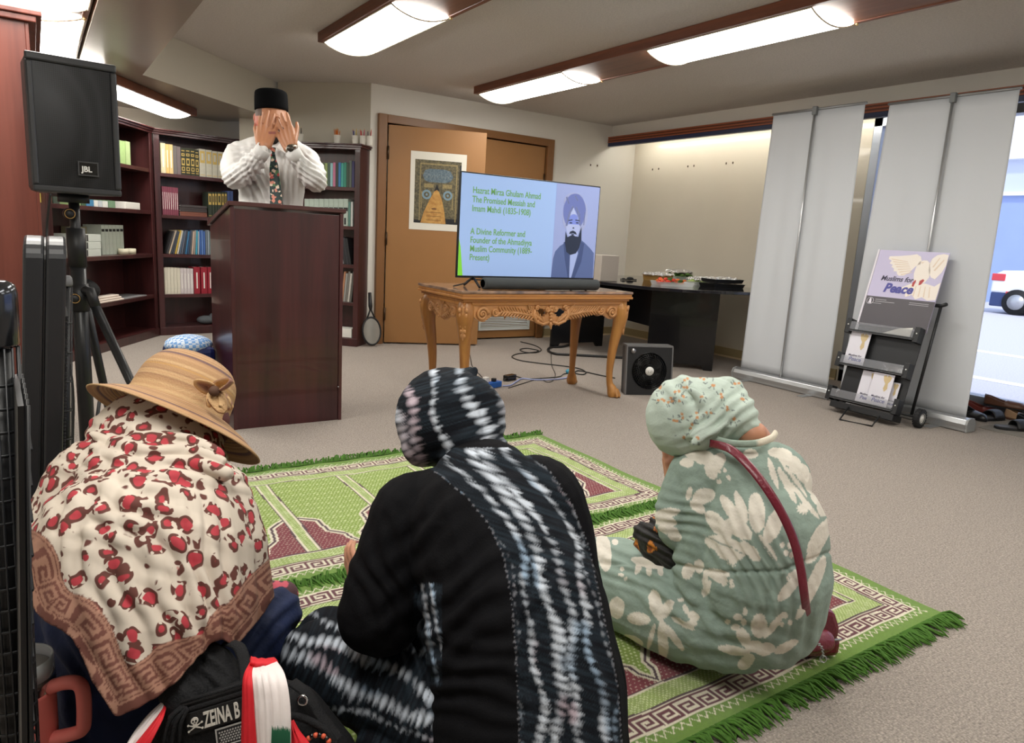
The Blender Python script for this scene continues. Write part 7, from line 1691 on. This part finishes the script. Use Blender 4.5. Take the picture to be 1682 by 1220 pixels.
for x0, x1, nm in ((-.040, -.0015, 'shell_half'), (.0015, .040, 'shell_half')):
    MB().prism([bt + fy * a_ + up * b_ + RTh * x0 for a_, b_ in [(-.12, .03), (.12, .03)] + arc], RTh * (x1 - x0)).build(nm, M_tf, t, bevel=.006)
MB().prism([bt + fy * a_ + up * b_ - RTh * .0015 for a_, b_ in [(-.117, .03), (.117, .03)] + [(a_ * .975, b_ - .003) for a_, b_ in arc]], RTh * .003).build('seam', M_tf2, t)
MB().lathe([(.15, 0), (.15, .012), (.12, .025), (.05, .035)], bt, 30).build('base', M_tf, t)
gm = MB()
for k_ in range(90): gm.obox(bt + up * (.08 + k_ * (L_ - .25) / 90) + RTh * .040, RTh, fy, up, 0, -.10, 0, .006, .10, .0035)
gm.build('side_grille', M_tf, t)
def round_tower(px, py, d, r_, lean, label, body, cap_h, capm, ribm, nrib=14, slat=None, base=True):
    bt, up, L_ = tower_frame(px, py, d, lean); t = thing('tower_fan', label, 'tower fan', bt); u_ = nrm(RTh - up * np.dot(RTh, up)); v_ = np.cross(up, u_)
    MB().lathe([(r_ * .70, .03), (r_ * .70, L_ - cap_h)], bt, 20, u_, v_, up).build('core', body, t)
    MB().lathe([(r_ * .9, L_ - cap_h), (r_, L_ - cap_h + .005), (r_, L_ - .018), (r_ * .9, L_ - .005), (r_ * .6, L_)], bt, 26, u_, v_, up).build('cap', capm, t)
    g_ = MB()
    for k_ in range(nrib):
        a_ = 2 * PI * k_ / nrib; p_ = u_ * math.cos(a_) * r_ * .93 + v_ * math.sin(a_) * r_ * .93; g_.tube([bt + p_ + up * .03, bt + p_ + up * (L_ - cap_h)], r_ * .055, 5)
    ns = slat or 12
    for k_ in range(ns):
        z_ = .05 + k_ * (L_ - cap_h - .07) / ns; g_.lathe([(r_ * .90, z_), (r_ * .98, z_), (r_ * .98, z_ + .004), (r_ * .90, z_ + .004), (r_ * .90, z_)], bt, 18, u_, v_, up)
    g_.build('cage', ribm, t)
    MB().lathe([(max(.07, r_ * 1.6), 0), (max(.07, r_ * 1.6), .012), (r_ * 1.1, .03)], bt, 26).build('base', M_tf, t)
    return t
round_tower(-16, 460, .95, .030, -.02, 'dark tower fan with shiny cap, nearest at the left edge', M_tf2, .09, mat('smoked_chrome', (70, 72, 76), .15, metal=.8), M_tf, 16, 26)
round_tower(68, 436, 2.02, .021, -.05, 'slim tower fan with grey cap, daylight painted between slats, left of the slab fan', M_daycore, .075, M_tgrey, M_tf, 6, 60)  # pale core colour stands for daylight showing through the dark cage
round_tower(107, 452, 1.96, .0185, -.05, 'slim ribbed black tower fan between the slab fan and speaker pole', M_tf2, .03, M_tgrey, M_tf, 12, 10)
# tall mesh panel of the nearest fan: black grid down the left edge
bt, up, L_ = tower_frame(6, 640, .90, -.045)
t = thing('mesh_panel', 'black wire grid panel at the bottom left edge beside the pink tumbler', 'grid panel', bt)
g_ = MB(); g_.obox(bt, RTh, FWh, up, .012, -.10, .0, .018, .10, L_)
for k_ in range(7): g_.tube([bt + RTh * .022 + FWh * (-.10 + k_ * .0333) + up * .004, bt + RTh * .022 + FWh * (-.10 + k_ * .0333) + up * L_], .0026, 6)
for k_ in range(int(L_ / .045)): g_.tube([bt + RTh * .024 + FWh * -.10 + up * (.02 + k_ * .045), bt + RTh * .024 + FWh * .10 + up * (.02 + k_ * .045)], .0026, 6)
g_.build('wire_grid', M_tf2, t)

# pink tumbler
RTh = nrm(RT_ * (1, 1, 0)); FWh = nrm((FW_[0], FW_[1], 0))
TD = 1.17; tc_ = at(33, 1082, TD); tr = 47 * TD / F; tz = tc_[2]
tb = np.array((tc_[0], tc_[1], 0.)); 
t = thing('tumbler', 'coral pink tumbler with big handle and clear lid at the bottom left', 'tumbler', tb + (0, 0, .001))
M_pink = mat('coral_powder_coat', (236, 128, 120), .5)
M_steel = mat('steel_rim', (200, 200, 202), .2, metal=1.)
MB().lathe([(tr * .72, .001), (tr * .75, .004), (tr * .80, .10), (tr * .96, .15), (tr, tz - .062), (tr, tz - .055)], tb, 40).build('body', M_pink, t)
MB().lathe([(tr * 1.0, tz - .055), (tr * 1.02, tz - .045), (tr * 1.0, tz - .032), (tr * .9, tz - .032), (tr * .9, tz - .055), (tr * 1.0, tz - .055)], tb, 40).build('steel_rim', M_steel, t)
MB().lathe([(tr * .95, tz - .033), (tr * 1.0, tz - .03), (tr * 1.0, tz), (tr * .95, tz + .001), (tr * .93, tz - .002), (tr * .93, tz - .028), (1e-6, tz - .028)], tb, 40).build('lid', mat('clear_lid', (214, 220, 222), .08, alpha=.38), t)
MB().lathe([(.3 * tr, tz - .027), (.7 * tr, tz - .024), (.9 * tr, tz - .027), (.9 * tr, tz - .018), (.86 * tr, tz - .018)], tb, 36).build('lid_insert', mat('lid_grey', (150, 150, 150), .2, metal=.5), t)
MB().tube([tb + (0, 0, tz - .05), tb + RT_ * .004 + (0, 0, tz + .012)], .005, 10).build('straw', M_pink, t)
hp = catmull([tb + RTh * x * TD / F + (0, 0, z) for x, z in [(44, tz - .050), (70, tz - .040), (92, tz - .040), (100, tz - .058), (99, tz - .105), (94, tz - .126), (76, tz - .136), (42, tz - .146)]], 6)
MB().tube(hp, .0115, 14).build('handle', M_pink, t)

# backpack
KD = 1.10; M_pack = mat('black_nylon', (22, 22, 24), .75, bump=.35, bscale=220, spec=.25); M_pack2 = mat('black_webbing', (30, 30, 32), .8, bump=.4, bscale=400, spec=.25)
pb_ = at(380, 1215, 1.20)
t = thing('backpack', 'black backpack with name and flag patches on the floor behind the shawl', 'backpack', (pb_[0], pb_[1], 0.0))
blob('main_body', t, M_pack, [[S(330, 1215, 1.20, 78), S(400, 1180, 1.20, 72), S(470, 1190, 1.20, 66)], [S(330, 1215, 1.20, 78), S(330, 1400, 1.16, 90)], [S(470, 1190, 1.20, 66), S(520, 1260, 1.18, 70), S(480, 1400, 1.16, 90)], [S(400, 1200, 1.2, 80), S(400, 1400, 1.16, 100)]], .006, 5, .012)
blob('shoulder_pad', t, M_pack, [[S(286, 1064, 1.22, 28), S(298, 1110, 1.20, 40), S(315, 1150, 1.18, 46)], [S(300, 1066, 1.23, 28), S(345, 1100, 1.22, 40), S(370, 1140, 1.20, 40)], [S(335, 1075, 1.25, 20), S(355, 1100, 1.24, 24)]], .0045, 5, None, lambda V, N: folds(V, N, [(330, 1090, .9, 26, .004, 40, 2)]))
uK = nrm(RT_ * math.cos(.30) + UP_ * math.sin(.30)); vK = nrm(-RT_ * math.sin(.12) + UP_ * math.cos(.12)); wK = nrm(np.cross(uK, vK)); kO = at(300, 1222, KD); kk_ = KD / F
MB().obox(kO, uK, vK, -wK, -30 * kk_, -200 * kk_, .0, 125 * kk_, 52 * kk_, .08).build('front_pocket', M_pack, t, bevel=.014)
def kq(u, v, w_=.0): return kO + uK * u * kk_ + vK * v * kk_ + wK * w_
for k_, (a_, b_) in enumerate([((8, 60), (112, 60)), ((6, 66), (112, 66))]): MB().tube([kq(*a_, .0), kq(*b_, .0)], .0035, 8).build('zip', M_pack2, t)
zt_ = MB()
for k_ in range(52): zt_.obox(kq(8 + k_ * 2, 62, .0035), uK, vK, wK, 0, 0, 0, .001, .0028, .001)
zt_.build('zip_teeth', mat('zip_dark', (60, 60, 62), .4, metal=.4), t)
MB().tube(catmull([kq(18, 58, .004), kq(2, 44, .012), kq(-10, 12, .012), kq(-16, -20, .008)], 6), .0035, 6).tube(catmull([kq(14, 60, .004), kq(-8, 50, .010), kq(-22, 20, .012), kq(-26, -10, .008)], 6), .0028, 6).tube(catmull([kq(20, 56, .006), kq(10, 40, .014), kq(2, 10, .012)], 6), .0028, 6).build('cords', M_pack2, t)
np_ = MB().obox(kq(12, 12, .001), uK, vK, wK, 0, 0, 0, 108 * kk_, 35 * kk_, .0025).build('name_patch', mat('patch_black', (26, 25, 26), .85, bump=.3, bscale=500), t, bevel=.001)
M_thr = mat('white_thread', (226, 222, 214), .7)
add_text(MB(), 'ZEINA B', 36 * kk_, kq(42, 17, .0042), uK, vK, bold=.0007, sx=.46).build('name_letters', M_thr, np_)
sk = MB(); c_ = kq(27, 31, .0042)
def disc(mb, c_, a_, b_, w_=.0008, n_=18, rot=0): 
    P_ = [c_ + uK * (a_ * math.cos(x) * math.cos(rot) - b_ * math.sin(x) * math.sin(rot)) + vK * (a_ * math.cos(x) * math.sin(rot) + b_ * math.sin(x) * math.cos(rot)) for x in np.linspace(0, 2 * PI, n_ + 1)[:-1]]; mb.prism(P_, wK * w_)
disc(sk, c_ + vK * .002, .0062, .0056); disc(sk, c_ - vK * .004, .0035, .0035)
for s_ in (-1, 1): disc(sk, c_ - vK * .0075, .012, .0011, .0006, 12, s_ * .4)
for s_ in (-1, 1):
    for q_ in (-1, 1): disc(sk, c_ - vK * (.0075 - q_ * s_ * .0046) + uK * (.011 * q_), .0018, .0018, .0006, 10)
sk.build('skull_and_bones', M_thr, np_)
sk = MB(); 
for s_ in (-1, 1): disc(sk, c_ + vK * .0015 + uK * .0024 * s_ + wK * .0009, .0015, .0016, .0004, 10)
disc(sk, c_ - vK * .0016 + wK * .0009, .0006, .001, .0004, 8); sk.build('skull_eyes', M_pack, np_)
fp = MB().obox(kq(58, -34, .001), uK, vK, wK, 0, 0, 0, 66 * kk_, 42 * kk_, .002).build('flag_patch', mat('patch_grey_black', (34, 33, 35), .85), t, bevel=.001)
fg = MB()
for a0_, a1_, c0_, c1_ in [(58, 124, 6, 8.5), (58, 60.5, -34, 6)]: fg.obox(kq(a0_, c0_, .003), uK, vK, wK, 0, 0, 0, (a1_ - a0_) * kk_, (c1_ - c0_) * kk_, .0006)
for r_ in range(5):
    for c2_ in range(11): disc(fg, kq(65 + c2_ * 4.6 + (2.3 if r_ % 2 else 0), 1 - r_ * 4.2, .0032), .0016, .0016, .0006, 5)
for r_ in range(3): fg.obox(kq(63, -22 - r_ * 5, .003), uK, vK, wK, 0, 0, 0, 58 * kk_, 1.8 * kk_, .0006)
fg.build('stitched_stars_and_stripes', mat('grey_thread', (176, 174, 172), .7), fp)
MB().tube(catmull([at(372, 1055, 1.24), at(392, 1062, 1.22), at(402, 1090, 1.20), at(404, 1120, 1.18)], 6), .011, 8, flat=.35).build('grab_strap', M_pack2, t)
MB().tube(catmull([at(480, 1120, 1.16), at(505, 1140, 1.15), at(530, 1180, 1.14), at(558, 1215, 1.13)], 6), .011, 8, flat=.35).build('side_strap', M_pack2, t)
MB().tube(catmull([at(470, 1175, 1.13), at(500, 1180, 1.12), at(535, 1200, 1.12), at(550, 1222, 1.12)], 6), .006, 8).build('side_cord', M_pack2, t)
MB().lathe([(.006, -.002), (.009, -.002), (.009, .002), (.006, .002), (.006, -.002)], at(497, 1150, 1.115), 16, RT_, UP_, FW_).build('strap_ring', M_steel, t)
MB().prism([kq(-14, -22, .012), kq(-5, -12, .013), kq(0, 4, .013), kq(-4, 10, .013), kq(-8, 0, .013), kq(-16, -8, .013)], wK * .002).build('tag_pull', mat('cream_tag', (214, 206, 160), .5), t)
# red white flag scarf over the pack
M_flred = mat('flag_red', (206, 28, 40), .7, bump=.2, bscale=40); M_flwh = mat('flag_white', (228, 218, 216), .7, bump=.2, bscale=40); M_flgr = mat('cedar_green', (36, 104, 74), .7)
fb_ = at(440, 1150, 1.05)
t = thing('flag', 'red and white flag with a green cedar draped over the backpack', 'flag', fb_)
def cloth_strip(pts_l, pts_r, name, m_, n_=10, amp=.006):
    a_ = catmull([at(*p) for p in pts_l], 6); b_ = catmull([at(*p) for p in pts_r], 6); G = []
    for i, (p, q_) in enumerate(zip(a_, b_)): G.append([p * (1 - j / n_) + q_ * (j / n_) - FW_ * amp * math.sin(PI * j / n_) * (1 + .4 * math.sin(j * 1.9 + i * .15)) for j in range(n_ + 1)])
    return MB().grid(G).build(name, m_, t, solid=.0016)
cloth_strip([(412, 1085, 1.13), (400, 1112, 1.085), (398, 1160, 1.07), (396, 1240, 1.06)], [(416, 1092, 1.13), (414, 1112, 1.075), (418, 1160, 1.06), (424, 1240, 1.05)], 'red_stripe', M_flred)
cloth_strip([(410, 1092, 1.14), (413, 1110, 1.08), (418, 1160, 1.06), (424, 1240, 1.05)], [(452, 1083, 1.14), (468, 1108, 1.08), (477, 1160, 1.06), (478, 1240, 1.05)], 'white_stripe', M_flwh, 16, .009)
cloth_strip([(410, 1084, 1.16), (412, 1078, 1.15), (411, 1086, 1.12), (410, 1094, 1.12)], [(446, 1084, 1.16), (450, 1080, 1.15), (456, 1086, 1.13), (458, 1094, 1.13)], 'red_fold', M_flred)
cloth_strip([(477, 1178, 1.075), (478, 1195, 1.07), (478, 1215, 1.065), (478, 1240, 1.06)], [(482, 1182, 1.08), (492, 1200, 1.075), (508, 1220, 1.07), (520, 1240, 1.065)], 'red_stripe', M_flred)
cloth_strip([(272, 1148, 1.16), (245, 1172, 1.14), (222, 1200, 1.12), (206, 1226, 1.10)], [(274, 1153, 1.155), (262, 1172, 1.13), (236, 1205, 1.11), (218, 1226, 1.10)], 'white_tail', M_flwh)
cloth_strip([(274, 1153, 1.155), (262, 1172, 1.13), (236, 1205, 1.11), (218, 1226, 1.10)], [(274, 1157, 1.15), (268, 1180, 1.12), (256, 1205, 1.10), (244, 1228, 1.09)], 'red_tail', M_flred)
ced = MB(); rnd = random.Random(9)
for k_ in range(16):
    x_ = 447 + k_ * 1.9; ced.prism([at(x_ - 1.8, 1226, 1.036), at(x_ + 1.8, 1226, 1.036), at(x_ + 1.6, 1200 + rnd.uniform(-3, 4), 1.036), at(x_ + rnd.uniform(-.6, .6), 1190 + rnd.uniform(0, 6), 1.036)], -FW_ * .0008)
ced.build('cedar', M_flgr, t)
# beaded bracelet on the pack
t = thing('bracelet', 'orange and black beaded cord ring at the bottom edge by the backpack', 'bracelet', at(522, 1222, 1.10))
bd = [at(522 + 19 * math.cos(a_), 1222 + 15 * math.sin(a_), 1.10) for a_ in np.linspace(0, 2 * PI, 19)[:-1]]
for k_, p in enumerate(bd): MB().ball(p, (.0042,) * 3, 10, 8).build('bead', mat('orange_bead', (214, 92, 62), .5) if k_ % 2 else M_blackg, t)
MB().tube(bd, .002, 6, closed=True).build('cord', M_blackg, t)
